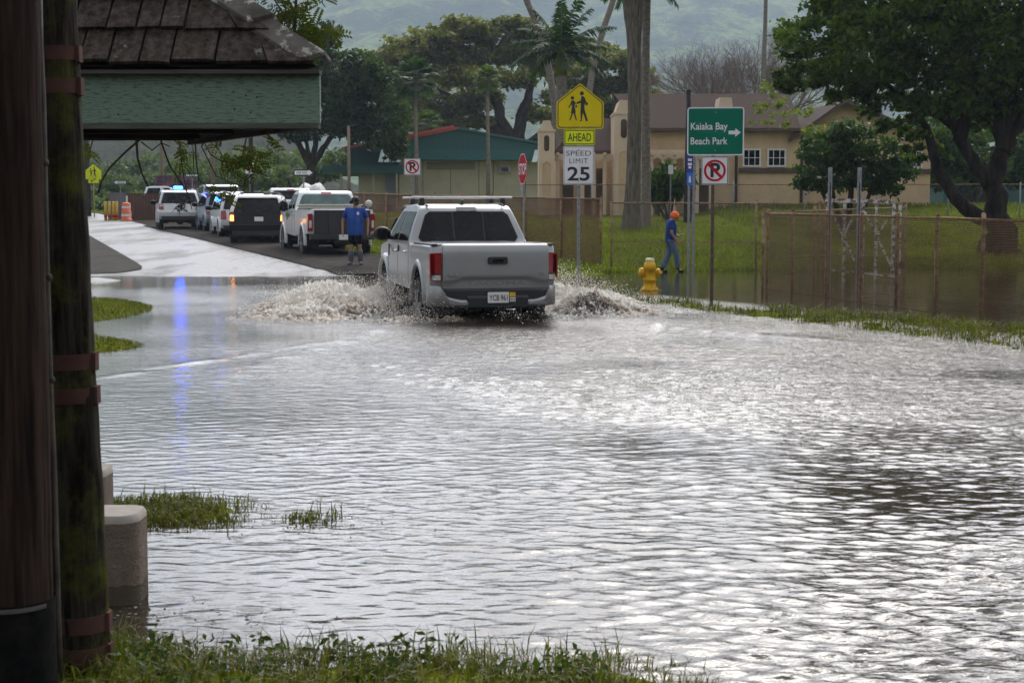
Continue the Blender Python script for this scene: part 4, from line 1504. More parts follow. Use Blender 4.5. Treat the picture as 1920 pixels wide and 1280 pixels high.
c = P(175, 322, 90)
b = float(gz(c.x, 90))
s_ = thing("school_crossing_sign", "bright yellow school crossing board with arrow plate beside the mossy pole", "road sign", (c.x, 90, b), R(14))
post(s_, c.z - b, 0.07, m=mat("yellow_post", (0.35, 0.28, 0.05), 0.6, var=0.3))
mb = MB()
mb.prism(penta(0.92, 0.92, 0, c.z - b), -0.004, 0.004)
o = mb.build("school_crossing_panel", M["sign_lime"], s_)
mb = MB()
walkers(mb, 1.0, 0, c.z - b, -0.0066)
mb.build("walking_children_symbol", M["black_ink"], o)
ac = P(175, 338, 90).z - b
o = board(s_, 0.6, 0.34, ac, M["sign_lime"], 0.03, "arrow_panel")
t = MB()
t.add([(u, -0.0066, ac + v) for u, v in ((-0.17, -0.1), (-0.04, -0.12), (-0.07, -0.07), (0.16, 0.08), (0.13, 0.12), (-0.1, -0.03), (-0.13, 0.02))], [tuple(range(7))])
t.build("arrow", M["black_ink"], o)

c = P(330, 341, 104)
b = float(gz(c.x, 104))
bn = thing("banner", "purple banner with orange blotches stretched between two posts behind the beacon SUV", "banner", (c.x, 104, b), 0)
bm_ = mat("purple_banner", (0.10, 0.03, 0.14), 0.7, var=0.6, vscale=2.2, col2=(0.22, 0.10, 0.08), thr=(0.45, 0.6))
o = board(bn, 2.9, 0.85, c.z - b, bm_, 0.02, "banner_cloth")
for x in (-1.42, 1.42):
    post(bn, c.z - b + 0.6, 0.08, x=x)


# ---------------------------------------------------------------- fences
M["rust_pipe"] = mat("rusty_pipe", (0.20, 0.095, 0.045), 0.85, var=0.4, vscale=9, col2=(0.38, 0.26, 0.175), bump=0.15)
M["dark_pipe"] = mat("dark_pipe", (0.05, 0.035, 0.028), 0.8, var=0.4, vscale=9)
M["chain"] = mesh_mat("chain_link", (0.17, 0.14, 0.10), "diamond", 0.075, 0.10)
M["screen"] = mesh_mat("brown_shade_mesh", (0.13, 0.078, 0.038), "lines", 0.034, 0.34, 0.33)
M["screen2"] = mesh_mat("brown_privacy_mesh", (0.165, 0.090, 0.055), "lines", 0.05, 0.30, 0.66)


def fence(name, label, a, b, za, zb_, posts, meshm, top=True, mids=(), base=-0.3, pr=0.025, grp=None, over=0.12, postm=None, sag=0.0):
    a, b = Vector((*a, 0)), Vector((*b, 0))
    d = (b - a)
    ln = d.length
    root = thing(name, label, "fence", (a.x, a.y, 0), math.atan2(d.y, d.x), grp)
    zt = lambda t: za + (zb_ - za) * t
    for t in posts:
        mb = MB()
        dz = random.uniform(-0.02, 0.03)
        gb = float(gz(a.x + d.x * t, a.y + d.y * t)) - 0.25
        mb.tube([(t * ln, 0, gb), (t * ln + random.uniform(-0.015, 0.015), 0, zt(t) + over * 0.6 + dz)], pr * 1.25, 9)
        mb.ellip((t * ln, 0, zt(t) + over * 0.6 + dz), (pr * 1.4, pr * 1.4, pr), nu=9, nv=5)
        mb.build("post", postm or M["rust_pipe"], root)
    if top:
        mb = MB()
        n = max(4, int(ln / 1.2))
        mb.tube([(t * ln, 0, zt(t) + random.uniform(-0.008, 0.008)) for t in np.linspace(posts[0], posts[-1], n)], pr * 0.8, 8)
        mb.build("top_rail", M["rust_pipe"], root)
    for m_ in mids:
        mb = MB()
        mb.tube([(t * ln, 0, m_ + random.uniform(-0.01, 0.01)) for t in np.linspace(posts[0], posts[-1], 6)], pr * 0.6, 6)
        mb.build("mid_rail", M["rust_pipe"], root)
    n = max(6, int(ln / 0.8))
    mb = MB()
    ts = np.linspace(posts[0], posts[-1], n)
    vs, fs = [], []
    for i, t in enumerate(ts):
        gb = float(gz(a.x + d.x * t, a.y + d.y * t))
        bot = max(gb - 0.05, -0.2)
        for k in range(4):
            z = bot + (zt(t) + 0.02 - bot) * k / 3
            vs.append((t * ln, -0.035 + random.uniform(-0.015, 0.015), z))
    for i in range(n - 1):
        for k in range(3):
            fs.append((i * 4 + k, (i + 1) * 4 + k, (i + 1) * 4 + k + 1, i * 4 + k + 1))
    mb.add(vs, fs)
    mb.build("fence_mesh", meshm, root)
    return root


def post_ts(pxs, a, b):
    out = []
    for px in pxs:
        k = (px - 960) / FPX * 1.0035
        t = (k * a[1] - a[0]) / ((b[0] - a[0]) - k * (b[1] - a[1]))
        out.append(t)
    return out


a, b = (5.14, 30.4), (7.25, 18.6)
fence("pipe_fence", "rusty pipe fence with brown mesh standing in the flood at the right edge", a, b, 1.515, 1.40, post_ts([1437, 1484, 1548, 1612, 1679, 1753, 1838, 1935], a, b), M["screen"], mids=(), grp="rusty fences")
a2, b2 = (5.10, 30.55), (9.4, 35.6)
fence("pipe_fence", "short rusty fence wing with low cross bar running back behind the white gate", a2, b2, 1.53, 1.66, [0.01, 0.33, 0.66, 0.985], M["chain"], mids=(0.62,), grp="rusty fences")
a3, b3 = (2.66, 40.0), (8.35, 40.0)
fence("chain_link_fence", "see-through chain link fence in front of the lawn behind the walking man", a3, b3, 1.80, 1.78, [0.0, 0.36, 0.68, 0.975, 1.0], M["chain"], mids=(0.78,), grp="rusty fences")
a4, b4 = (2.62, 40.05), (-8.6, 63.0)
fence("privacy_fence", "long brown mesh fence along the roadside running back behind the parked vehicles", a4, b4, 1.90, 2.42, list(np.linspace(0.02, 1, 12)), M["screen2"], mids=(), grp="rusty fences", postm=M["rust_pipe"])
a5, b5 = (0.4, 63.0), (24.0, 62.0)
fence("yard_fence", "thin grey fence with one rail in front of the tan school building", a5, b5, 2.74, 2.74, list(np.linspace(0, 1, 9)), mesh_mat("thin_chain", (0.2, 0.2, 0.19), "diamond", 0.09, 0.05), grp=None, postm=M["galv"])

for px, top, Y in ((1557, 314, 29.6), (1612, 314, 29.2)):
    c = P(px, top, Y)
    t = thing("steel_post", "bare grey steel post, %s of two standing behind the rusty fence" % ("left" if px < 1600 else "right"), "post", (c.x, Y, -0.17), 0, "bare steel posts")
    mb = MB()
    mb.box((0, 0, (c.z + 0.17) / 2), (0.075, 0.04, c.z + 0.17))
    mb.build("upright", M["galv"], t)
    mb = MB()
    mb.box((0, -0.022, c.z * 0.5), (0.02, 0.004, c.z * 0.9))
    mb.build("slot_strip", M["black_plastic"], t)

# white peeling gate frame
M["peeling"] = mat("peeling_white_paint", (0.20, 0.12, 0.08), 0.75, var=0.3, vscale=11, col2=(0.56, 0.54, 0.50), thr=(0.45, 0.54), bump=0.2)
wg = thing("white_gate", "white steel gate frame with peeling paint and diagonal braces behind the rusty fence", "gate", (0, 0, 0), 0)
Yq = 33.5
def gp(px, py, dy=0.0):
    v = P(px, py, Yq + dy)
    return v
mb = MB()
mb.beam(gp(1547, 375), gp(1676, 379), 0.07, 0.09)
mb.build("top_beam", M["peeling"], wg)
for px, w_, dy in ((1553, 0.11, 0), (1584, 0.07, 0.3), (1619, 0.07, 0.3), (1644, 0.06, 0.3), (1676, 0.12, 0), (1688, 0.06, 0)):
    mb = MB()
    a_ = gp(px, 381, dy)
    b_ = Vector((a_.x, a_.y, -0.2))
    mb.beam(b_, a_, w_, 0.06)
    mb.build("upright", M["peeling"], wg)
for (x0, y0, x1, y1) in ((1560, 398, 1608, 502), (1622, 398, 1674, 506), (1600, 405, 1578, 450), (1668, 405, 1640, 450)):
    mb = MB()
    th_ = 0.07 if x1 - x0 > 40 else 0.025
    mb.beam(gp(x0, y0, -0.1), gp(x1, y1, -0.1), th_, 0.04)
    mb.build("brace", M["peeling"], wg)
mb = MB()
mb.beam(gp(1550, 505, -0.06), gp(1680, 518, -0.06), 0.05, 0.05)
mb.build("bottom_rail", M["peeling"], wg)
mb = MB()
mb.box(gp(1690, 497, -0.3), (0.12, 0.05, 0.16), Matrix.Rotation(0.4, 3, "Y"))
mb.build("latch", M["black_plastic"], wg)

# ---------------------------------------------------------------- hydrant
M["hyd"] = mat("hydrant_yellow", (0.62, 0.33, 0.003), 0.5, var=0.15, vscale=9, bump=0.1, col2=(0.72, 0.42, 0.006), spec=0.25)
Yh = 29.6
c = P(1218, 543, Yh)
hy_ = thing("fire_hydrant", "yellow fire hydrant with side outlets standing in shallow flood water", "fire hydrant", (c.x, Yh, -0.14), R(8))
mb = MB()
mb.lathe([(0.10, -0.1), (0.10, 0.13), (0.17, 0.135), (0.175, 0.155), (0.17, 0.175), (0.12, 0.19), (0.118, 0.33), (0.13, 0.335), (0.13, 0.36), (0.115, 0.37), (0.112, 0.55), (0.125, 0.57), (0.12, 0.62), (0.105, 0.68), (0.07, 0.715), (0.001, 0.72)], n=24)
mb.build("barrel", M["hyd"], hy_)
mb = MB()
mb.lathe([(0.085, 0.71), (0.09, 0.725), (0.09, 0.76), (0.08, 0.775), (0.001, 0.78)], n=8, smooth=False)
mb.build("bonnet_cap", mat("cream_cap", (0.70, 0.62, 0.40), 0.5, var=0.1), hy_)
for s in (-1, 1):
    mb = MB()
    rr_ = Matrix.Rotation(s * R(90), 3, "Y")
    mb.lathe([(0.062, 0.08), (0.062, 0.14), (0.082, 0.145), (0.085, 0.19), (0.06, 0.2), (0.025, 0.205), (0.022, 0.24), (0.001, 0.242)], (0, 0, 0.49), rr_, 14)
    if s < 0:
        mb.lathe([(0.10, 0.14), (0.10, 0.20), (0.001, 0.205)], (0, 0, 0.49), rr_, 14)
    mb.build("side_outlet", M["hyd"], hy_)
mb = MB()
mb.lathe([(0.075, 0.08), (0.075, 0.13), (0.09, 0.135), (0.09, 0.17), (0.03, 0.18), (0.001, 0.2)], (0, 0, 0.60), Matrix.Rotation(R(90), 3, "X"), 14)
mb.build("pumper_outlet", M["hyd"], hy_)
for k in range(8):
    an = k * math.pi / 4
    mb = MB()
    mb.lathe([(0.014, 0.0), (0.014, 0.05), (0.001, 0.05)], (0.15 * math.cos(an), 0.15 * math.sin(an), 0.165), None, 6, smooth=False)
    mb.build("bolt", M["hyd"], hy_)

# ---------------------------------------------------------------- far roadside: fence, bollards, barrels, poles
def gpt(px, Y):
    x = P(px, 400, Y).x
    return x, Y, float(gz(x, Y))


M["brown_board"] = mat("brown_boards", (0.105, 0.06, 0.042), 0.85, var=0.35, vscale=5, stretch=(6, 6, 0.6))
M["grey_board"] = mat("grey_boards", (0.16, 0.15, 0.16), 0.85, var=0.25, vscale=5, stretch=(6, 6, 0.6))
def board_fence(label, px0, px1, Y, top, m, rzz=0.0):
    x0, _, z0 = gpt(px0, Y)
    x1, _, z1 = gpt(px1, Y)
    h = P(960, top, Y).z - z0
    t = thing("board_fence", label, "fence", (x0, Y, z0), rzz, "board fences by the far road")
    mb = MB()
    n = int((x1 - x0) / 0.16)
    for k in range(n):
        mb.box(((k + 0.5) * 0.16, random.uniform(-0.006, 0.006), h / 2 - 0.05), (0.153, 0.025, h + random.uniform(-0.02, 0.02)))
    mb.build("board_panel", m, t)
    mb = MB()
    mb.box(((x1 - x0) / 2, 0, h - 0.02), (x1 - x0 + 0.1, 0.07, 0.06))
    mb.build("cap_rail", m, t)
    return t
board_fence("brown board fence behind the orange barrel and left of the beacon SUV", 240, 322, 84.5, 363, M["brown_board"])
board_fence("grey board fence behind the yellow bollards", 205, 240, 85.2, 362, M["grey_board"])
M["boll"] = mat("bollard_yellow", (0.55, 0.36, 0.03), 0.6, var=0.25, vscale=4, col2=(0.6, 0.45, 0.06))
for i, px in enumerate((198, 205, 213, 219)):
    x, y, z = gpt(px, 83.0)
    names = ["nearest the mossy pole", "second from the mossy pole", "third from the mossy pole", "closest to the orange barrel"]
    t = thing("bollard", "yellow pipe bollard at the far kerb, " + names[i], "bollard", (x, y, z), 0, "yellow bollards")
    mb = MB()
    mb.tube([(0, 0, -0.2), (0, 0, 1.02), (0, 0, 1.06)], [0.085, 0.085, 0.05], 12)
    mb.build("pipe", M["boll"], t)
    mb = MB()
    mb.lathe([(0.087, 0.18), (0.09, 0.19), (0.09, 0.3), (0.087, 0.31)], n=12)
    mb.build("band", M["sign_red"], t)
x, y, z = gpt(237, 82.5)
t = thing("traffic_barrel", "tall orange traffic barrel with pale bands at the far kerb", "traffic barrel", (x, y, z), 0)
M["orange"] = mat("safety_orange", (0.62, 0.12, 0.02), 0.6, var=0.15)
mb = MB()
mb.lathe([(0.33, 0.0), (0.33, 0.06), (0.27, 0.07), (0.26, 0.5), (0.24, 0.51), (0.23, 0.95), (0.16, 1.0), (0.001, 1.02)], n=18)
b = mb.build("drum", M["orange"], t)
for z0 in (0.25, 0.68):
    mb = MB()
    mb.lathe([(0.268, z0), (0.268, z0 + 0.12)] if z0 < 0.5 else [(0.242, z0), (0.242, z0 + 0.12)], n=18)
    mb.build("reflective_band", M["white_paint_sign"], b)
def pole(label, px, top, Y, r0, r1, m, lean=0.0, name="utility_pole", wires=False):
    x, y, z = gpt(px, Y)
    h = P(960, top, Y).z - z
    t = thing(name, label, "pole", (x, y, z), 0)
    mb = MB()
    mb.tube([(0, 0, -0.4), (lean * 0.4, 0, h * 0.4), (lean, 0, h)], [r0, (r0 + r1) / 2, r1], 10)
    mb.build("shaft", m, t)
    mb = MB()
    mb.lathe([(r1 * 1.1, 0), (r1 * 1.1, 0.05), (0.001, 0.08)], (lean, 0, h), None, 10)
    mb.build("top_cap", m, t)
    return t
M["pole_dark"] = mat("dark_wood_pole", (0.045, 0.042, 0.045), 0.9, var=0.4, vscale=4, stretch=(4, 4, 0.5), bump=0.4)
M["pole_pale"] = mat("pale_wood_pole", (0.22, 0.17, 0.13), 0.9, var=0.3, vscale=4, stretch=(4, 4, 0.5), bump=0.4)
pole("dark utility pole rising behind the far school crossing sign", 166, 190, 92, 0.17, 0.15, M["pole_dark"])
pole("pale brown utility pole behind the purple banner", 305, 150, 108, 0.16, 0.13, M["pole_pale"])
pole("brown utility pole between the hanging twigs above the white SUV", 400, 130, 104, 0.17, 0.14, M["pole_pale"])
pole("dark grey pole under the roof corner left of the dark tree", 472, 120, 90, 0.14, 0.12, M["pole_dark"])
pole("short weathered pole with a broken top behind the green park sign", 1289, 172, 58, 0.17, 0.09, M["pole_dark"])
pole("thin pale pole in front of the teal building's left end", 655, 238, 84, 0.10, 0.08, M["pole_pale"])
c = P(1070, 0, 56)
x, y, z = gpt(1257, 60)
t = thing("yard_sign", "small plain white plate on a thin post in front of the low palm bush", "sign", (x, y, z), 0)
post(t, P(0, 306, 60).z - z, 0.05)
board(t, 0.2, 0.36, P(0, 318, 60).z - z, M["white_paint_sign"], 0.02)

# ---------------------------------------------------------------- buildings
M["stucco"] = mat("tan_stucco", (0.60, 0.44, 0.27), 0.9, var=0.10, vscale=1.5, bump=0.15, bscale=60)
M["stucco_pale"] = mat("pale_stucco", (0.66, 0.52, 0.38), 0.9, var=0.08, vscale=1.5)
M["roof_brown"] = mat("brown_shingles", (0.046, 0.029, 0.023), 0.95, var=0.28, vscale=18, bump=0.4, bscale=24, stretch=(1, 1, 2))
M["brown_trim"] = mat("brown_trim", (0.085, 0.055, 0.042), 0.7, var=0.2)
M["win_white"] = mat("white_window_frame", (0.70, 0.70, 0.69), 0.5, var=0.06)
M["shade"] = mat("painted_shade", (0.10, 0.07, 0.045), 0.9, var=0.3, vscale=1.2)  # shade inside the doorways and niches, put into the colour
TB = thing("tan_building", "tan stucco school building with brown roof, arched gable towers and white windows", "building", (0, 0, 0), 0)
Yt = 70.0
q = lambda px, py, dy=0.0: P(px, py, Yt + dy)
def wallbox(mb, px0, py0, px1, py1, dy, depth, mi=0):
    a_, b_ = q(px0, py0, dy), q(px1, py1, dy)
    mb.box(((a_.x + b_.x) / 2, Yt + dy + depth / 2, (a_.z + b_.z) / 2), (abs(b_.x - a_.x), depth, abs(a_.z - b_.z)), mi=mi)
def wallup(px0, px1, py1, dy, depth, m, name="wall"):
    mb = MB()
    a_, b_ = q(px0, py1, dy), q(px1, py1, dy)
    mb.box(((a_.x + b_.x) / 2, Yt + dy + depth / 2, a_.z / 2), (b_.x - a_.x, depth, a_.z))
    return mb.build(name, m, TB)
wallup(1207, 1500, 238, 0.0, 9.0, M["stucco"])
wallup(1500, 1746, 250, 0.35, 9.0, M["stucco"])
# main hipped roof
def roof(name, eave_px0, eave_px1, eave_py, ridge_px0, ridge_px1, ridge_py, dy, depth, ov=0.45):
    e0, e1 = q(eave_px0, eave_py, dy - ov), q(eave_px1, eave_py, dy - ov)
    r0, r1 = q(ridge_px0, ridge_py, dy + depth / 2), q(ridge_px1, ridge_py, dy + depth / 2)
    yb = Yt + dy + depth + ov
    y0 = Yt + dy - ov
    vs = [(e0.x, y0, e0.z), (e1.x, y0, e0.z), (e1.x, yb, e0.z), (e0.x, yb, e0.z), (r0.x, Yt + dy + depth / 2, r0.z), (r1.x, Yt + dy + depth / 2, r1.z)]
    vs += [(v[0], v[1], v[2] - 0.16) for v in vs[:4]]
    mb = MB()
    mb.add(vs, [(0, 1, 5, 4), (1, 2, 5), (2, 3, 4, 5), (3, 0, 4)])
    mb.add(vs, [(0, 6, 7, 1), (1, 7, 8, 2), (2, 8, 9, 3), (3, 9, 6, 0), (6, 9, 8, 7)], 1)
    return mb.build(name, [M["roof_brown"], M["brown_trim"]], TB)
roof("roof", 1198, 1502, 240, 1150, 1480, 176, 0.0, 9.0)
roof("roof", 1040, 1215, 282, 1100, 1215, 222, 1.2, 8.0)
# gable wing on the right
mb = MB()
g0, g1, gt = q(1478, 262, -0.3), q(1760, 262, -0.3), q(1588, 184, -0.3)
yb = Yt + 10
mb.add([(g0.x, Yt - 0.3, g0.z), (gt.x, Yt - 0.3, gt.z), (g1.x, Yt - 0.3, g1.z), (g0.x, yb, g0.z), (gt.x, yb, gt.z), (g1.x, yb, g1.z)], [(0, 1, 4, 3), (1, 2, 5, 4)])
mb.add([(g0.x, Yt - 0.3, g0.z - 0.18), (gt.x, Yt - 0.3, gt.z - 0.2), (g1.x, Yt - 0.3, g1.z - 0.18), (g0.x, Yt - 0.3, g0.z), (gt.x, Yt - 0.3, gt.z), (g1.x, Yt - 0.3, g1.z)], [(0, 1, 4, 3), (1, 2, 5, 4)], 1)
mb.build("roof", [M["roof_brown"], M["brown_trim"]], TB)
mb = MB()
h0, h1, ht = q(1500, 252, 0.2), q(1746, 252, 0.2), q(1588, 192, 0.2)
mb.prism([(h0.x, h0.z), (ht.x, ht.z), (h1.x, h1.z)], Yt + 0.3, Yt + 0.5)
mb.build("gable", M["stucco"], TB)
# windows
def window(px0, py0, px1, py1, dy, cols=3, rows=2):
    a_, b_ = q(px0, py1, dy), q(px1, py0, dy)
    x0, z0, x1, z1 = a_.x, a_.z, b_.x, b_.z
    y = Yt + dy
    f = MB()
    t_ = 0.075
    f.box(((x0 + x1) / 2, y - 0.03, z0 + t_ / 2), (x1 - x0, 0.08, t_))
    f.box(((x0 + x1) / 2, y - 0.03, z1 - t_ / 2), (x1 - x0, 0.08, t_))
    f.box((x0 + t_ / 2, y - 0.03, (z0 + z1) / 2), (t_, 0.079, z1 - z0 - 2 * t_))
    f.box((x1 - t_ / 2, y - 0.03, (z0 + z1) / 2), (t_, 0.079, z1 - z0 - 2 * t_))
    for c_ in range(1, cols):
        f.box((x0 + (x1 - x0) * c_ / cols, y - 0.025, (z0 + z1) / 2), (0.03, 0.05, z1 - z0 - 2 * t_))
    for r_ in range(1, rows):
        f.box(((x0 + x1) / 2, y - 0.022, z0 + (z1 - z0) * r_ / rows), (x1 - x0 - 2 * t_, 0.044, 0.03))
    o = f.build("window", M["win_white"], TB)
    p = MB()
    p.box(((x0 + x1) / 2, y - 0.008, (z0 + z1) / 2), (x1 - x0 - 0.1, 0.012, z1 - z0 - 0.1))
    p.build("pane", M["glass"], o)
window(1392, 279, 1427, 313, 0.0)
window(1438, 279, 1474, 313, 0.0)
window(1694, 282, 1730, 315, 0.35)
mb = MB()
wallbox(mb, 1386, 315, 1500, 324, -0.12, 0.12)
mb.build("sill_band", M["brown_trim"], TB)
mb = MB()
wallbox(mb, 1688, 317, 1745, 326, 0.22, 0.13)
mb.build("sill_band", M["brown_trim"], TB)
for px, dy in ((1381, -0.1), (1504, 0.1)):
    mb = MB()
    a_ = q(px, 246, dy)
    mb.tube([(a_.x, Yt + dy - 0.3, a_.z), (a_.x, Yt + dy - 0.05, a_.z - 0.4), (a_.x, Yt + dy - 0.05, 1.0)], 0.07, 8)
    mb.build("downspout", M["brown_trim"], TB)
# gable towers with arched niches
def tower(px0, px1, top, sh, dy, depth, niche=True):
    a_, b_ = q(px0, sh, dy), q(px1, sh, dy)
    w_ = b_.x - a_.x
    zt, zs = q(px0, top, dy).z, a_.z
    cx = (a_.x + b_.x) / 2
    mb = MB()
    prof = [(-0.5, -6), (0.5, -6), (0.5, 0), (0.45, 0.08), (0.30, 0.62), (0.22, 1.0), (-0.22, 1.0), (-0.30, 0.62), (-0.45, 0.08), (-0.5, 0)]
    pts = []
    for u, v in prof:
        z_ = 0.3 if v < -1 else zs + (zt - zs) * v
        pts.append((cx + u * w_, z_))
    mb.prism(pts, Yt + dy, Yt + dy + depth)
    o = mb.build("tower", M["stucco_pale"], TB)
    # arch niche
    ar = MB()
    aw, at_, ab = w_ * 0.27, zs - (zs - 1.5) * 0.42, 1.2
    pts = [(cx - aw, ab), (cx + aw, ab)] + [(cx + aw * math.cos(t), at_ + aw * 1.0 * math.sin(t)) for t in np.linspace(0, math.pi, 12)]
    ar.prism(pts, Yt + dy - 0.012, Yt + dy + 0.05)
    n_ = ar.build("arch_recess", M["stucco"], o)
    ar = MB()
    aw2 = aw + 0.12
    outer = [(cx - aw2, ab), (cx + aw2, ab)] + [(cx + aw2 * math.cos(t), at_ + aw2 * math.sin(t)) for t in np.linspace(0, math.pi, 12)]
    vs = [(u, Yt + dy - 0.06, v) for u, v in outer] + [(u, Yt + dy - 0.06, v) for u, v in pts]
    k = len(outer)
    ar.add(vs, [(i, (i + 1) % k, k + (i + 1) % k, k + i) for i in range(k)])
    ar.build("arch_trim", M["stucco_pale"], o)
    nw = w_ * 0.16
    nz0, nz1 = zs - (zs - 1.5) * 0.24, zs - (zs - 1.5) * 0.05
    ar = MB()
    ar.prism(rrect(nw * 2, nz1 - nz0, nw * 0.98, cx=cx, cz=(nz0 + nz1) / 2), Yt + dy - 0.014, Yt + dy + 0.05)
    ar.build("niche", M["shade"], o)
    cb = MB()
    cb.box((cx, Yt + dy + depth / 2, zs + 0.03), (w_ + 0.08, depth + 0.08, 0.10))
    cb.build("cornice", M["stucco_pale"], o)
tower(1010, 1040, 226, 246, -1.2, 2.2)
tower(1152, 1188, 188, 214, -1.5, 2.4)
tower(1335, 1385, 183, 262, 1.2, 1.5)
# lower colonnade
mb = MB()
wallbox(mb, 1040, 289, 1156, 302, -0.7, 0.3)
wallbox(mb, 1196, 281, 1320, 296, -0.7, 0.3)
mb2 = mb
mb.build("lintel", M["stucco_pale"], TB)
for px in (1046, 1092, 1113, 1134, 1152, 1200, 1222, 1243, 1265, 1286, 1308, 1334):
    mb = MB()
    a_, b_ = q(px - 3.2, 297, -0.7), q(px + 3.2, 297, -0.7)
    mb.box(((a_.x + b_.x) / 2, Yt - 0.55, a_.z / 2), (b_.x - a_.x, 0.28, a_.z))
    mb.box(((a_.x + b_.x) / 2, Yt - 0.55, a_.z + 0.04), (b_.x - a_.x + 0.18, 0.4, 0.16))
    mb.box(((a_.x + b_.x) / 2, Yt - 0.72, a_.z + 0.2), (0.12, 0.5, 0.13))
    mb.build("column", M["stucco_pale"], TB)
wallup(1042, 1205, 285, 0.9, 6.0, M["stucco"])
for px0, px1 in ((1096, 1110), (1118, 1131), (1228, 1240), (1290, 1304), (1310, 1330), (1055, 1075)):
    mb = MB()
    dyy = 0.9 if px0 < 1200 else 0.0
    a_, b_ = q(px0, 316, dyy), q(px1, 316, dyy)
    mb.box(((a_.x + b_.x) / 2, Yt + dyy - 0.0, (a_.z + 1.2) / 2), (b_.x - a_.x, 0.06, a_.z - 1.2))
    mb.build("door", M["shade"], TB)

# teal roofed classroom block
M["teal"] = mat("teal_metal", (0.016, 0.098, 0.098), 0.55, var=0.12, vscale=2, stretch=(14, 1, 0.2))
M["teal2"] = mat("teal_fascia", (0.020, 0.115, 0.115), 0.55, var=0.1)
M["cream"] = mat("cream_wall", (0.50, 0.47, 0.33), 0.9, var=0.08, vscale=1.2)
M["red_roof"] = mat("red_metal_roof", (0.34, 0.075, 0.055), 0.7, var=0.2)
M["pale_awning"] = mat("pale_teal_awning", (0.36, 0.46, 0.44), 0.6, var=0.08)
Ye = 98.0
e = lambda px, py, dy=0.0: P(px, py, Ye + dy)
TE = thing("teal_building", "low cream classroom block with teal gable roof, red roof edge and sloping pale awnings", "building", (0, 0, 0), 0)
def eb(mb, px0, py0, px1, py1, dy, depth, mi=0):
    a_, b_ = e(px0, py0, dy), e(px1, py1, dy)
    mb.box(((a_.x + b_.x) / 2, Ye + dy + depth / 2, (a_.z + b_.z) / 2), (b_.x - a_.x, depth, a_.z - b_.z), mi=mi)
mb = MB(); eb(mb, 748, 298, 1052, 420, 0, 12); mb.build("wall", M["cream"], TE)
mb = MB(); eb(mb, 672, 318, 748, 420, 0.6, 10); mb.build("wall", M["cream"], TE)
mb = MB(); eb(mb, 655, 270, 750, 310, 1.2, 9); mb.build("upper_wall", M["teal"], TE)
mb = MB()
pk, lf, rt = e(858, 243, -0.9), e(700, 275, -0.9), e(1048, 277, -0.9)
mb.prism([(lf.x, e(0, 284, -0.9).z), (rt.x, e(0, 284, -0.9).z), (rt.x, rt.z), (pk.x, pk.z), (lf.x, lf.z)], Ye - 0.9, Ye - 0.5)
for k in range(46):
    u = lf.x + (rt.x - lf.x) * (k + 0.5) / 46
    zt_ = np.interp(u, [lf.x, pk.x, rt.x], [lf.z, pk.z, rt.z]) - 0.05
    mb.box((u, Ye - 0.915, (zt_ + e(0, 283, -0.9).z) / 2), (0.035, 0.03, zt_ - e(0, 283, -0.9).z))
mb.build("gable", M["teal"], TE)
mb = MB()
yb = Ye + 13
for (p_, r_) in ((lf, pk), (pk, rt)):
    mb.add([(p_.x, Ye - 1.1, p_.z), (r_.x, Ye - 1.1, r_.z), (r_.x, yb, r_.z), (p_.x, yb, p_.z), (p_.x, Ye - 1.1, p_.z + 0.14), (r_.x, Ye - 1.1, r_.z + 0.14), (r_.x, yb, r_.z + 0.14), (p_.x, yb, p_.z + 0.14)], [(0, 1, 2, 3), (4, 7, 6, 5), (0, 4, 5, 1), (3, 2, 6, 7)], 0 if p_ is lf else 1)
mb.build("roof", [M["red_roof"], M["teal2"]], TE)
mb = MB()
a_, b_, c_ = e(640, 277, 0.0), e(752, 262, 0.0), e(868, 240, 4)
mb.add([(a_.x, Ye, a_.z), (b_.x + 3.4, Ye + 1, c_.z), (b_.x + 3.4, Ye + 12, c_.z), (a_.x, Ye + 12, a_.z), (a_.x, Ye, a_.z - 0.15), (b_.x + 3.4, Ye + 1, c_.z - 0.15)], [(0, 1, 2, 3), (0, 4, 5, 1)])
mb.build("red_roof", M["red_roof"], TE)
mb = MB(); eb(mb, 748, 281, 1050, 300, -1.3, 1.3); mb.build("fascia", M["teal2"], TE)
mb = MB(); eb(mb, 604, 310, 756, 325, -1.0, 8); mb.build("canopy", M["teal2"], TE)
for px0, px1 in ((712, 755), (1000, 1046)):
    mb = MB()
    for k in range(4):
        u0, u1 = px0 + (px1 - px0) * k / 4 + 1, px0 + (px1 - px0) * (k + 1) / 4 - 1
        a_, b_, c_, d_ = e(u0 - 4, 304, -2.1), e(u1 - 4, 304, -2.1), e(u1 + 2, 281, -1.32), e(u0 + 2, 281, -1.32)
        mb.add([a_, b_, c_, d_], [(0, 1, 2, 3)])
    mb.build("awning", M["pale_awning"], TE)
mb = MB(); eb(mb, 937, 311, 958, 324, -0.35, 0.5); ac_ = mb.build("air_conditioner", M["grey_paint"], TE)
mb = MB(); eb(mb, 940, 314, 953, 322, -0.37, 0.05); mb.build("grille", M["black_plastic"], ac_)
mb = MB(); eb(mb, 722, 322, 748, 420, 0.5, 0.2); mb.build("door", mat("blue_grey_door", (0.25, 0.27, 0.32), 0.6, var=0.1), TE)
for px in (793, 845, 898, 925, 985):
    mb = MB(); eb(mb, px - 0.8, 300, px + 0.8, 420, -0.03, 0.05); mb.build("wall_joint", M["pole_pale"], TE)
mb = MB(); eb(mb, 800, 304, 890, 318, -0.05, 0.08); mb.build("louvre_window", mat("cream_louvre", (0.28, 0.265, 0.19), 0.7, var=0.12, vscale=6, stretch=(0.3, 1, 8)), TE)
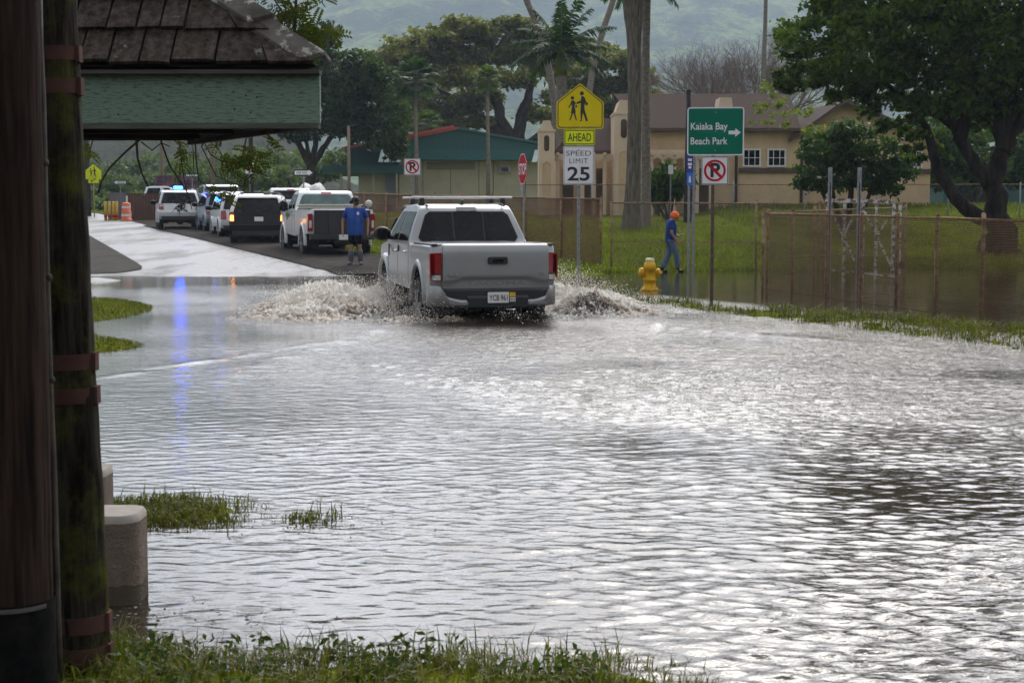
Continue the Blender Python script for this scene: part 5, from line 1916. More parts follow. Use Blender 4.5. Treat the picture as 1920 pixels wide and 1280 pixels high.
for px in (640, 700, 744):
    mb = MB(); a_ = e(px, 325, -0.6); mb.box((a_.x, Ye - 0.6, a_.z / 2), (0.14, 0.14, a_.z)); mb.build("canopy_post", M["cream"], TE)
# green shed far right and pale wall behind the big tree
GS = thing("green_shed", "long low cream building with a dark green lower wall behind the big tree", "building", (0, 0, 0), 0)
def sb(name, px0, py0, px1, py1, Y, depth, m):
    a_, b_ = P(px0, py0, Y), P(px1, py1, Y)
    mb = MB(); mb.box(((a_.x + b_.x) / 2, Y + depth / 2, (a_.z + b_.z) / 2), (b_.x - a_.x, depth, a_.z - b_.z)); return mb.build(name, m, GS)
sb("wall", 1770, 312, 2060, 345, 84, 6, M["cream"])
sb("lower_wall", 1770, 345.2, 2060, 400, 84.05, 5.9, M["teal"])
sb("roof", 1760, 300, 2070, 312, 83, 8, M["roof_brown"])

# tarp covered load by the teal building
c = P(585, 345, 72)
x, y, z = c.x, 72, float(gz(c.x, 72))
t = thing("covered_trailer", "rounded grey tarpaulin covered trailer load left of the teal building", "trailer", (x, y, z), R(8))
mb = MB()
n_ = 14
vs, fs = [], []
for i, s_ in enumerate(np.linspace(-1, 1, n_)):
    for k, a_ in enumerate(np.linspace(0, math.pi, 11)):
        rr_ = (1 - abs(s_) ** 3) ** 0.5 if abs(s_) < 1 else 0.02
        vs.append((s_ * 0.85, math.cos(a_) * 1.4 * rr_, 0.95 + math.sin(a_) * (0.95 + 0.1 * math.sin(7 * s_ + 3 * a_)) * max(rr_, 0.05)))
for i in range(n_ - 1):
    for k in range(10):
        fs.append((i * 11 + k, i * 11 + k + 1, (i + 1) * 11 + k + 1, (i + 1) * 11 + k))
mb.add(vs, fs, 0, True)
mb.build("tarpaulin", mat("grey_tarp", (0.28, 0.28, 0.29), 0.6, var=0.3, vscale=2), t)
mb = MB()
mb.box((0, 0, 0.8), (1.7, 2.9, 0.28))
mb.build("trailer_bed", M["black_plastic"], t)
for s_ in (-1, 1):
    mb = MB()
    mb.lathe([(0.2, -0.1), (0.34, -0.1), (0.34, 0.1), (0.2, 0.1)], (s_ * 0.8, 0, 0.34), RX, 18)
    mb.build("wheel", M["rubber"], t)

# ---------------------------------------------------------------- foreground shelter
M["shake"] = mat("cedar_shakes", (0.045, 0.033, 0.026), 0.9, var=0.5, vscale=4, stretch=(7, 7, 1.2), bump=0.7, bscale=16, col2=(0.095, 0.075, 0.06))
def lichen(m, base_sock_name="Base Color", col=(0.34, 0.34, 0.29), s=11, lo=0.60, hi=0.66):
    nt = m.node_tree
    b = nt.nodes["Principled BSDF"]
    src = b.inputs["Base Color"].links[0].from_socket
    f = ramp(nt, noise(nt, s, 6, 0.72), [(lo, (0,) * 3), (hi, (1,) * 3)])
    nt.links.new(mixc(nt, f, src, col), b.inputs["Base Color"])
    return m
lichen(M["shake"], col=(0.20, 0.205, 0.16), s=9, lo=0.63, hi=0.70)
M["ridge_wood"] = lichen(mat("ridge_board", (0.10, 0.092, 0.08), 0.9, var=0.4, vscale=6, bump=0.6, bscale=14, stretch=(1, 1, 1)), col=(0.50, 0.49, 0.44), s=5, lo=0.52, hi=0.60)
M["green_board"] = mat("flaking_green_paint", (0.070, 0.108, 0.082), 0.75, var=0.3, vscale=42, stretch=(0.5, 1, 4), col2=(0.165, 0.25, 0.19), thr=(0.36, 0.50), bump=0.25, bscale=30)
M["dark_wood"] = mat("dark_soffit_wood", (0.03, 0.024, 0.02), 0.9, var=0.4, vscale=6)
M["grey_wood"] = mat("grey_trim_wood", (0.10, 0.095, 0.09), 0.9, var=0.35, vscale=8, stretch=(0.3, 1, 4))
SH = thing("bus_shelter", "old shelter roof corner with mossy wood shakes and flaking green fascia board", "shelter", (0, 0, 0), 0)
Yf = 7.0
s1 = lambda px, py, Y=Yf: P(px, py, Y)
Ax, Bx = s1(-260, 200).x, s1(600, 200).x
zt, zb2 = s1(0, 140).z, s1(0, 232).z
mb = MB()
mb.box(((Ax + Bx) / 2, Yf + 0.02, (zt + zb2) / 2), (Bx - Ax, 0.04, zt - zb2))
fa = mb.build("fascia", M["green_board"], SH, bevel=0.004)
Yk = Yf * 1.235
for px_, py_ in ((461, 179), (482, 182), (438, 172), (440, 205), (470, 211), (300, 176), (222, 215)):
    n_ = P(px_, py_, Yf)
    mb = MB()
    mb.ellip((n_.x, Yf - 0.001, n_.z), (0.0045, 0.003, 0.0045), nu=8, nv=5)
    mb.build("nail", M["black_plastic"], fa)
SDX, SDY = -0.487, 0.873                      # the side eave turns back at the hexagon's angle
sl_ = (Yk - Yf) / SDY
mb = MB()
mb.beam((Bx - 0.02, Yf + 0.045, (zt + zb2) / 2), (Bx - 0.02 + SDX * sl_, Yf + 0.045 + SDY * sl_, (zt + zb2) / 2), 0.035, zt - zb2 - 0.004)
mb.build("side_fascia", M["green_board"], SH, bevel=0.004)
Bk = Bx + SDX * sl_
mb = MB()
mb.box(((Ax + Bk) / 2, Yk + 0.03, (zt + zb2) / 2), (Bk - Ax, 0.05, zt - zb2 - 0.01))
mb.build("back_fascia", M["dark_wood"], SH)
mb = MB()
mb.box(((Ax + Bx) / 2, Yf + 0.015, zb2 - 0.012), (Bx - Ax - 0.01, 0.07, 0.022))
mb.build("drip_board", M["grey_wood"], SH)
mb = MB()
mb.box(((Ax + Bx) / 2, Yf - 0.012, zt + 0.008), (Bx - Ax + 0.01, 0.10, 0.018))
mb.build("cap_strip", M["grey_wood"], SH)
mb = MB()
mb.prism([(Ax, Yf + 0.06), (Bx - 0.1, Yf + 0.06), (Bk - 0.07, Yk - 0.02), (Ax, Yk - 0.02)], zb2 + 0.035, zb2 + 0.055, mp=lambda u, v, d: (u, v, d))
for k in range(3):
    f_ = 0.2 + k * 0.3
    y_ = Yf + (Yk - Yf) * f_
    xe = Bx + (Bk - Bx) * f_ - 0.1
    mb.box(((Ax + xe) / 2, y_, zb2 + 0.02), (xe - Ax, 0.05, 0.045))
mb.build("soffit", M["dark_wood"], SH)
mb = MB()
mb.beam((Bx - 0.06, Yf + 0.05, zb2 - 0.010), (Bk - 0.04, Yk, zb2 - 0.010), 0.035, 0.024)
mb.build("hip_batten", M["grey_wood"], SH)
for x_ in (Ax + 0.5, P(5, 0, Yf + 0.9).x):
    mb = MB()
    mb.box((x_, Yf + 0.9, (zb2 - 0.3) / 2), (0.09, 0.09, zb2 + 0.3))
    mb.build("support_post", M["dark_wood"], SH)
# shakes: courses of split boards up the front hip and the side hip
pit = 1.26
ang = math.atan(pit)
HX_, HY_ = -0.862, 0.506                       # plan direction of the hip
Ex, Ey, Ez = Bx + 0.0, Yf - 0.07, zt + 0.028
sk = MB()
ex_ = 0.213
th_s = 0.02
rnd = random.Random(5)
for row in range(9):
    d0 = row * ex_
    hipx = lambda dd: Ex + HX_ / HY_ * dd * math.cos(ang)
    x_ = hipx(d0) + 0.02 - rnd.uniform(0.0, 0.06)
    while x_ > Ax:
        w_ = rnd.uniform(0.11, 0.25)
        lift = rnd.uniform(0.0, 0.010)
        dl = d0 - rnd.uniform(0, 0.016)
        L_ = ex_ + 0.12
        def sp_(xx, dd, n):
            return (xx, Ey + dd * math.cos(ang) - n * math.sin(ang), Ez + dd * math.sin(ang) + n * math.cos(ang))
        n0 = 0.026 + lift
        xr_, xl_ = x_, x_ - w_ + 0.011
        sl = rnd.uniform(-0.008, 0.008)
        xr2 = max(min(xr_, hipx(dl + L_) + 0.02), xl_ - 0.3)
        xl2 = min(xl_, xr2 - 0.01)
        vs = [sp_(xl_, dl, n0), sp_(xr_, dl + sl, n0), sp_(xr2, dl + L_, 0.006), sp_(xl2, dl + L_, 0.006), sp_(xl_, dl, n0 + th_s), sp_(xr_, dl + sl, n0 + th_s), sp_(xr2, dl + L_, 0.014), sp_(xl2, dl + L_, 0.014)]
        sk.add(vs, [(0, 3, 2, 1), (4, 5, 6, 7), (0, 1, 5, 4), (1, 2, 6, 5), (2, 3, 7, 6), (3, 0, 4, 7)])
        x_ -= w_
dk = MB()
rise = 0.5 * (Yk - Ey)
hx2 = HX_ / HY_ * rise
dk.add([(Ax, Ey, Ez), (Ex, Ey, Ez), (Ex + hx2, Ey + rise, Ez + rise * pit), (Ax, Ey + rise, Ez + rise * pit), (Bk, Yk, Ez), (Ax, Yk, Ez)], [(0, 1, 2, 3), (1, 4, 2), (4, 5, 3, 2)])
dk.build("roof_deck", M["dark_wood"], SH)
sk.build("shakes", M["shake"], SH)
rd = MB()
hv = Vector((HX_, HY_, HY_ * pit))
for k in range(6):
    for sgn in (0, 1):
        c0 = Vector((Ex, Ey, Ez)) + hv * (k * 0.30 - 0.04) + Vector((0, 0, 0.075))
        c1 = Vector((Ex, Ey, Ez)) + hv * (k * 0.30 + 0.34) + Vector((0, 0, 0.042))
        off = Vector((-0.115, -0.015, -0.03)) if sgn == 0 else Vector((0.02, 0.10, -0.035))
        n_ = Vector((0.004, -0.004, 0.018))
        vs = [c0, c0 + off, c1 + off, c1, c0 + n_, c0 + off + n_, c1 + off + n_, c1 + n_]
        rd.add(vs, [(0, 1, 2, 3), (4, 7, 6, 5), (0, 4, 5, 1), (1, 5, 6, 2), (2, 6, 7, 3), (3, 7, 4, 0)])
rd.build("hip_ridge_boards", M["ridge_wood"], SH)

# ---------------------------------------------------------------- foreground poles
M["pole_brown"] = mat("stained_pole_wood", (0.018, 0.0115, 0.0085), 0.9, var=0.5, vscale=7, stretch=(5, 5, 0.25), bump=0.7, bscale=12, col2=(0.052, 0.031, 0.022))
M["pole_moss"] = lichen(mat("mossy_pole_wood", (0.018, 0.015, 0.011), 0.9, var=0.6, vscale=9, stretch=(5, 5, 0.4), bump=1.0, bscale=13, col2=(0.060, 0.050, 0.036)), col=(0.075, 0.078, 0.014), s=4.5, lo=0.48, hi=0.66)
M["strap"] = mat("brown_strap", (0.082, 0.042, 0.034), 0.85, var=0.2, vscale=9)
Ym = 4.75
def ax_pt(px, py, Y):
    return P(px, py, Y)
PM = thing("mossy_pole", "mossy dark wood pole with six brown metal straps at the shelter corner", "pole", (0, 0, 0), 0)
top_r, bot_r = 0.066, 0.082
c_top = ax_pt(147, 90, Ym) - Vector((top_r, 0, 0))
c_bot = ax_pt(208, 1250, Ym) - Vector((bot_r, 0, 0))
dirp = (c_top - c_bot) / (c_top.z - c_bot.z)
cen = lambda z: c_bot + dirp * (z - c_bot.z)
rad = lambda z: bot_r + (top_r - bot_r) * (z - c_bot.z) / (c_top.z - c_bot.z)
def rough_pole(name, m, cen, rad, z0, z1, parent, seed, amp=0.06, n=40, nz=150):
    zs = np.linspace(z0, z1, nz)
    vs, fs = [], []
    for z in zs:
        c = cen(z)
        for k in range(n):
            a_ = 2 * math.pi * k / n
            w_ = 1 + amp * (0.5 * math.sin(a_ * 3 + z * 2.1 + seed) + 0.35 * math.sin(a_ * 7 - z * 3.3 + seed * 2) + 0.3 * math.sin(a_ * 13 + z * 6 + seed) + 0.25 * math.sin(z * 23 + a_ * 2))
            vs.append((c.x + math.cos(a_) * rad(z) * w_, c.y + math.sin(a_) * rad(z) * w_, z))
    for i in range(nz - 1):
        for k in range(n):
            k2 = (k + 1) % n
            fs.append((i * n + k, i * n + k2, (i + 1) * n + k2, (i + 1) * n + k))
    mb = MB()
    mb.add(vs, fs, 0, True)
    return mb.build(name, m, parent)
rough_pole("shaft", M["pole_moss"], cen, rad, -0.25, 3.2, PM, 1.3)
for py0, py1 in ((90, 116), (150, 178), (662, 691), (725, 753), (1147, 1178), (1205, 1238)):
    z0, z1 = P(150, py1, Ym).z, P(150, py0, Ym).z
    mb = MB()
    zc = (z0 + z1) / 2
    c = cen(zc)
    r_ = rad(zc) * 1.04
    tilt = Matrix.Rotation(R(-2), 3, "Y")
    mb.lathe([(r_ - 0.004, -(z1 - z0) / 2), (r_, -(z1 - z0) / 2), (r_ + 0.001, (z1 - z0) / 2), (r_ - 0.004, (z1 - z0) / 2)], c, tilt, 40)
    o = mb.build("strap", M["strap"], PM, auto=40)
    mb = MB()
    mb.box((c.x + r_ + 0.002, c.y - 0.012, zc + 0.001), (0.012, 0.04, (z1 - z0) * 1.18))
    mb.build("buckle", M["strap"], o)
PB = thing("brown_pole", "dark brown stained wood pole filling the left edge of the view", "pole", (0, 0, 0), 0)
Yn = 4.45
rb0, rb1 = 0.125, 0.115
d_top = P(70, 0, Yn) - Vector((rb1, 0, 0))
d_bot = P(100, 1250, Yn) - Vector((rb0, 0, 0))
ddir = (d_top - d_bot) / (d_top.z - d_bot.z)
cen2 = lambda z: d_bot + ddir * (z - d_bot.z)
rad2 = lambda z: rb0 + (rb1 - rb0) * (z - d_bot.z) / (d_top.z - d_bot.z)
rough_pole("shaft", M["pole_brown"], cen2, rad2, -0.25, 3.2, PB, 4.1, 0.03)
zg0, zg1 = -0.2, P(60, 860, Yn).z
guard = rough_pole("pole_guard", mat("black_guard", (0.007, 0.0075, 0.008), 0.9, var=0.5, vscale=12, bump=0.5, bscale=30, col2=(0.013, 0.012, 0.011)), cen2, lambda z: rad2(z) * 1.05, zg0, P(60, 1118, Yn).z, PB, 2.0, 0.02)
mb = MB()
zc = P(60, 1125, Yn).z
c = cen2(zc)
mb.lathe([(rad2(zc) * 1.12, -0.007), (rad2(zc) * 1.13, 0.0), (rad2(zc) * 1.12, 0.007)], c, None, 32, arc=(R(-130), R(-25)))
mb.build("clamp", M["grey_wood"], guard)
CD = thing("conduit", "thin dark metal conduit running down between the two wood poles", "pipe", (0, 0, 0), 0)
mb = MB()
Yc = 4.55
pts = [P(x_, y_, Yc) for x_, y_ in ((74, -60), (77, 90), (80, 180), (87, 500), (95, 760), (101, 900), (107, 1120), (113, 1290))]
mb.tube(pts, [0.007, 0.007, 0.010, 0.010, 0.0105, 0.0105, 0.011, 0.011], 12)
mb.build("pipe", mat("old_conduit", (0.05, 0.045, 0.036), 0.6, 0.2, var=0.35, vscale=12, col2=(0.10, 0.085, 0.06)), CD)
for py in (305, 520, 712):
    mb = MB()
    mb.ellip(P(np.interp(py, [180, 1250], [81, 112]), py, Yc), (0.012, 0.012, 0.014), nu=10, nv=6)
    mb.build("pipe_joint", M["dark_pipe"], CD)

# concrete blocks
M["conc"] = mat("rough_concrete", (0.21, 0.165, 0.13), 0.95, var=0.16, vscale=14, bump=1.0, bscale=55)
def tide(m):
    """dark wet stain up to a wavering tide line"""
    nt = m.node_tree
    b = nt.nodes["Principled BSDF"]
    tc = node(nt, "ShaderNodeTexCoord")
    sp = node(nt, "ShaderNodeSeparateXYZ")
    nt.links.new(tc.outputs["Object"], sp.inputs[0])
    f = math_n(nt, "LESS_THAN", math_n(nt, "SUBTRACT", sp.outputs["Z"], math_n(nt, "MULTIPLY", noise(nt, 9, 4, 0.6), 0.09)), 0.02)
    src = b.inputs["Base Color"].links[0].from_socket
    nt.links.new(mixc(nt, math_n(nt, "MULTIPLY", f, 0.7), src, (0.07, 0.06, 0.04)), b.inputs["Base Color"])
tide(M["conc"])
lichen(M["conc"], col=(0.12, 0.10, 0.08), s=6, lo=0.60, hi=0.72)
M["conc_top"] = mat("smooth_concrete_top", (0.36, 0.32, 0.28), 0.85, var=0.12, vscale=10)
def block(label, px0, px1, py_top, Y, depth, grp):
    a_, b_ = P(px0, py_top, Y), P(px1, py_top, Y)
    w_, h_ = b_.x - a_.x, a_.z
    t = thing("concrete_block", label, "concrete block", ((a_.x + b_.x) / 2, Y + depth / 2, 0), 0, grp)
    mb = MB()
    pr = rrect(w_, depth, min(w_, depth) * 0.30, 8)
    n_ = len(pr)
    vs, fs = [], []
    zs = [-0.25, h_ - 0.03]
    for z in zs:
        vs += [(u, v, z) for u, v in pr]
    fs = [(i, (i + 1) % n_, n_ + (i + 1) % n_, n_ + i) for i in range(n_)]
    mb.add(vs, fs, 0, False)
    mb.build("block_body", M["conc"], t, auto=40)
    mb = MB()
    sc = [(1.0, h_ - 0.03), (0.995, h_ - 0.012), (0.95, h_), (0.3, h_ + 0.006)]
    vs = []
    for k, z in sc:
        vs += [(u * k, v * k, z) for u, v in pr]
    fs = [(j * n_ + i, j * n_ + (i + 1) % n_, (j + 1) * n_ + (i + 1) % n_, (j + 1) * n_ + i) for j in range(3) for i in range(n_)] + [tuple(3 * n_ + i for i in range(n_))]
    mb.add(vs, fs)
    mb.build("block_top", M["conc_top"], t, auto=40)
block("larger rough concrete block in the water right of the mossy pole", 60, 254, 968, 5.65, 0.24, "concrete blocks")
block("smaller concrete block half hidden behind the larger one", 60, 190, 886, 6.6, 0.26, "concrete blocks")
# ---------------------------------------------------------------- vegetation
def leaves(centres, size, r, up=0.35, droop=0.0, shape=1.5):
    """diamond leaves at the given centres (n,3)"""
    n = len(centres)
    nr = r.normal(size=(n, 3))
    nr[:, 2] += up * 2
    nr /= np.linalg.norm(nr, axis=1, keepdims=True)
    t = r.normal(size=(n, 3))
    t -= nr * (t * nr).sum(1, keepdims=True)
    t /= np.linalg.norm(t, axis=1, keepdims=True)
    t[:, 2] -= droop
    b = np.cross(nr, t)
    s = size * r.uniform(0.55, 1.4, (n, 1))
    V = np.stack([centres - t * s * 0.5 * shape, centres + b * s * 0.42 + nr * s * 0.08, centres + t * s * 0.5 * shape, centres - b * s * 0.42 + nr * s * 0.08], 1).reshape(-1, 3)
    F = np.arange(4 * n).reshape(-1, 4)
    return V, F


def clump_points(c, rad, n, r, sub=26, flat=0.25, shell=0.62, tight=0.17):
    """leaf points gathered in tufts over an uneven ellipsoid"""
    c, rad = np.array(c, float), np.array(rad, float)
    k = max(3, n // sub)
    d = r.normal(size=(k, 3))
    d /= np.linalg.norm(d, axis=1, keepdims=True)
    d[:, 2] = np.where(d[:, 2] < -flat, -flat + 0.4 * (d[:, 2] + flat), d[:, 2])
    rr = r.uniform(shell, 1.06, (k, 1))
    tc_ = d * rr * rad
    idx = r.integers(0, k, n)
    sg = tight * float(np.mean(rad))
    p = tc_[idx] + r.normal(size=(n, 3)) * np.array([sg, sg, sg * 0.7])
    return c + p


def px_clump(px, py, rx, ry, Y, depth=None):
    c = P(px, py, Y)
    s = FPX / Y
    return (c.x, Y, c.z), (rx / s, (depth if depth else max(rx, ry) / s), ry / s)


def tree(name, label, cat, base, limbs, clumps, size, m_leaf, m_bark, n_per_m2, seed, group=None, up=0.35, droop=0.0, sub=26, shell=0.62, flat=0.25, shape=1.5, tight=0.17):
    r = np.random.default_rng(seed)
    root = thing(name, label, cat, base, 0, group)
    bx = np.array(base)
    pts = []
    for c, rad in clumps:
        area = (rad[0] * rad[1] + rad[0] * rad[2] + rad[1] * rad[2]) * 4.2
        n = int(min(9000, max(60, area * n_per_m2)))
        pts.append(clump_points(np.array(c) - bx, rad, n, r, sub, flat, shell, tight))
    p = np.concatenate(pts)
    V, F = leaves(p, size, r, up, droop, shape)
    np_obj("crown", V, F, m_leaf, root)
    if limbs:
        mb = MB()
        for pp, rr in limbs:
            q_ = [Vector(x) - Vector(base) for x in pp]
            # a smooth, slightly crooked limb
            out, ro = [], []
            for i in range(len(q_) - 1):
                for t in np.linspace(0, 1, 5)[:-1]:
                    j = Vector((r.normal(), r.normal(), r.normal())) * rr[i] * 0.12
                    out.append(q_[i].lerp(q_[i + 1], t) + j)
                    ro.append((rr[i] + (rr[i + 1] - rr[i]) * t) * r.uniform(0.93, 1.07))
            out.append(q_[-1])
            ro.append(rr[-1])
            mb.tube(out, ro, 9)
        mb.build("trunk", m_bark, root)
    return root


M["leaf_dark"] = leaf_mat("dark_glossy_leaves", (0.010, 0.022, 0.004), (0.095, 0.145, 0.020), 0.4)
M["leaf_mid"] = leaf_mat("dusty_dark_leaves", (0.014, 0.030, 0.013), (0.060, 0.090, 0.034), 0.28)
M["leaf_olive"] = leaf_mat("olive_leaves", (0.040, 0.050, 0.016), (0.155, 0.155, 0.045), 0.4)
M["leaf_bush"] = leaf_mat("bush_leaves", (0.012, 0.030, 0.009), (0.06, 0.105, 0.02), 0.3)
M["leaf_far"] = leaf_mat("far_scrub_leaves", (0.030, 0.050, 0.018), (0.11, 0.15, 0.045), 0.3)
M["leaf_yellow"] = leaf_mat("yellow_green_leaves", (0.06, 0.085, 0.012), (0.17, 0.20, 0.03), 0.4)
M["bark_dark"] = mat("dark_bark", (0.022, 0.017, 0.013), 0.9, var=0.5, vscale=5, bump=0.9, bscale=12, stretch=(1, 1, 0.3), col2=(0.055, 0.045, 0.037))

# big dark tree on the right
Yr = 49.0
b0 = P(1885, 482, Yr)
base = (b0.x, Yr, float(gz(b0.x, Yr)))
lp = lambda px, py, dy=0: P(px, py, Yr + dy)
lm_ = [([base[:2] + (base[2] - 0.3,), lp(1868, 405), lp(1862, 340), lp(1880, 280), lp(1868, 200), lp(1820, 110)], [0.80, 0.40, 0.32, 0.26, 0.2, 0.12]),
       ([lp(1858, 345), lp(1822, 300), lp(1800, 262), lp(1790, 228), lp(1730, 200)], [0.26, 0.21, 0.18, 0.14, 0.08]),
       ([lp(1800, 262), lp(1815, 190), lp(1800, 120)], [0.24, 0.22, 0.14]),
       ([lp(1795, 240), lp(1760, 215), lp(1715, 198), lp(1650, 150)], [0.2, 0.16, 0.12, 0.07]),
       ([lp(1878, 290), lp(1905, 240), lp(1935, 200)], [0.26, 0.2, 0.15]),
       ([lp(1880, 280), lp(1900, 190), lp(1890, 60)], [0.24, 0.18, 0.1]),
       ([lp(1868, 418), lp(1818, 398), lp(1785, 362), lp(1755, 310), lp(1738, 240), lp(1700, 190)], [0.26, 0.24, 0.20, 0.17, 0.14, 0.08])]
cl = [px_clump(*c, Yr + dy, dp) for c, dy, dp in (
    ((1545, 60, 82, 62), -0.5, 1.8), ((1520, 135, 62, 45), 0.3, 1.3), ((1640, 110, 100, 70), -1.2, 2.4), ((1650, 10, 120, 70), 0.5, 2.4), ((1740, 60, 110, 80), -2, 2.5),
    ((1690, 190, 70, 42), -0.6, 1.7), ((1760, 180, 90, 55), -1.6, 2.0), ((1860, 110, 110, 90), -2, 2.6), ((1880, 20, 120, 90), 0, 3.0), ((1750, -70, 160, 80), 0, 3.2), ((1590, -60, 110, 60), 0.5, 2.4),
    ((1850, 215, 85, 40), 1.2, 1.8), ((1930, 190, 70, 70), 1, 2), ((1700, 245, 50, 24), 0.2, 1.2), ((1480, 160, 32, 26), 0.3, 0.8), ((1580, 165, 60, 30), 0.3, 1.2), ((1990, 80, 100, 120), 0, 2.6), ((1640, -150, 150, 90), 0.5, 3.2), ((1820, -190, 190, 110), -0.5, 3.6), ((2020, -120, 150, 120), 0.5, 3.2), ((1740, -300, 170, 90), 0, 3.2), ((1930, -330, 170, 100), 0, 3.2), ((2120, -20, 140, 160), 0.5, 3.0), ((2150, -220, 130, 120), 0, 3.0), ((1730, 290, 36, 20), 0.6, 0.9))]
tree("banyan_tree", "big dark dense tree with forked black trunk at the right edge", "tree", base, lm_, cl, 0.155, M["leaf_dark"], M["bark_dark"], 88, 11, sub=75, tight=0.135)

# bush in front of the tan building and the lighter growth behind the big tree
def bush(name, label, px, base_y, Y, cl_px, m, size=0.14, dens=80, seed=1, group=None, cat="bush", depth=1.0, stem=True, **kw):
    b_ = P(px, base_y, Y)
    z = float(gz(b_.x, Y))
    base = (b_.x, Y, z)
    cl = [px_clump(*c, Y + (i % 3 - 1) * 0.4, depth) for i, c in enumerate(cl_px)]
    lim = []
    if stem:
        for c, rad in cl[:5]:
            lim.append(([(base[0], Y, z - 0.2), ((base[0] + c[0]) / 2, Y, z + (c[2] - z) * 0.4), c], [0.09 * depth, 0.07 * depth, 0.03 * depth]))
    return tree(name, label, cat, base, lim, cl, size, m, M["bark"], dens, seed, group, **kw)
bush("leafy_bush", "tall dark green bush in front of the tan building wall", 1590, 390, 57,
     ((1545, 285, 44, 40), (1600, 270, 45, 38), (1655, 300, 44, 42), (1530, 335, 40, 34), (1600, 335, 60, 38), (1665, 345, 34, 28), (1570, 250, 26, 18), (1690, 320, 22, 26)), M["leaf_bush"], 0.16, 85, 21, depth=1.2)
bush("shade_tree", "mid green tree filling the gap behind the big dark trunk", 1830, 380, 76,
     ((1790, 280, 60, 60), (1740, 250, 50, 45), (1900, 270, 60, 55), (1840, 320, 60, 40), (1770, 335, 45, 30), (1900, 330, 45, 30), (1950, 300, 50, 60)), M["leaf_bush"], 0.24, 34, 22, cat="tree", depth=2.4)
bush("young_tree", "thin yellow green young tree in front of the brown shingle roof", 1448, 395, 64,
     ((1440, 190, 28, 26), (1425, 225, 22, 18), (1470, 205, 26, 20), (1445, 160, 24, 18), (1500, 225, 30, 20), (1520, 250, 26, 14)), M["leaf_yellow"], 0.11, 30, 23, cat="tree", depth=0.8, stem=False)
bush("low_palm_bush", "low bushy green palm in front of the tan colonnade", 1255, 395, 62,
     ((1240, 345, 26, 22), (1268, 335, 26, 22), (1255, 362, 36, 18), (1225, 365, 20, 14)), M["leaf_bush"], 0.26, 40, 24, depth=0.7, droop=0.5, shape=2.6)

# wide rain tree far behind
Yq2 = 132.0
mp_ = lambda px, py, dy=0: P(px, py, Yq2 + dy)
tb = mp_(985, 400)
base = (tb.x, Yq2, float(gz(tb.x, Yq2)))
rl = [([base[:2] + (base[2] - 0.5,), mp_(985, 300), mp_(960, 262)], [1.0, 0.85, 0.75]),
      ([mp_(965, 280), mp_(915, 235), mp_(860, 195), mp_(800, 160), mp_(750, 140)], [0.7, 0.5, 0.4, 0.3, 0.15]),
      ([mp_(960, 265), mp_(935, 205), mp_(915, 150), mp_(880, 100)], [0.6, 0.45, 0.32, 0.15]),
      ([mp_(970, 270), mp_(985, 200), mp_(1000, 150), mp_(1010, 95)], [0.6, 0.45, 0.3, 0.15]),
      ([mp_(985, 285), mp_(1040, 240), mp_(1100, 195), mp_(1150, 150)], [0.7, 0.5, 0.35, 0.15]),
      ([mp_(1050, 240), mp_(1140, 225), mp_(1210, 205)], [0.4, 0.3, 0.15]),
      ([mp_(975, 270), mp_(880, 250), mp_(810, 235), mp_(760, 225)], [0.5, 0.35, 0.25, 0.12])]
spec = [(735, 112, 48, 18), (770, 92, 48, 20), (815, 75, 52, 22), (868, 58, 50, 20), (905, 72, 40, 16), (958, 55, 46, 18), (1010, 72, 46, 20), (1065, 92, 42, 18), (1110, 100, 46, 20), (1150, 112, 44, 22), (1190, 150, 36, 26),
        (760, 130, 60, 20), (830, 110, 70, 26), (905, 108, 60, 24), (980, 105, 60, 24), (1040, 125, 56, 24), (720, 155, 42, 22), (790, 165, 60, 24), (870, 150, 60, 22), (950, 150, 50, 20), (1090, 150, 60, 24), (1150, 165, 50, 24),
        (840, 200, 62, 22), (900, 190, 46, 18), (770, 205, 50, 24), (1130, 200, 60, 24), (1195, 200, 40, 24), (1060, 185, 40, 18), (1215, 185, 22, 16), (740, 185, 40, 22), (800, 238, 50, 18), (880, 228, 50, 16), (1150, 232, 60, 22), (1075, 225, 50, 18), (720, 230, 40, 22), (1005, 215, 40, 14)]
cl = [px_clump(px, py, rx, ry, Yq2 + ((i * 37) % 9 - 4) * 1.1, 2.6) for i, (px, py, rx, ry) in enumerate(spec)]
tree("rain_tree", "very wide olive green rain tree with open crown behind the teal building", "tree", base, rl, cl, 0.32, M["leaf_olive"], M["bark"], 30, 31, sub=30, tight=0.16, flat=0.1, up=0.6)

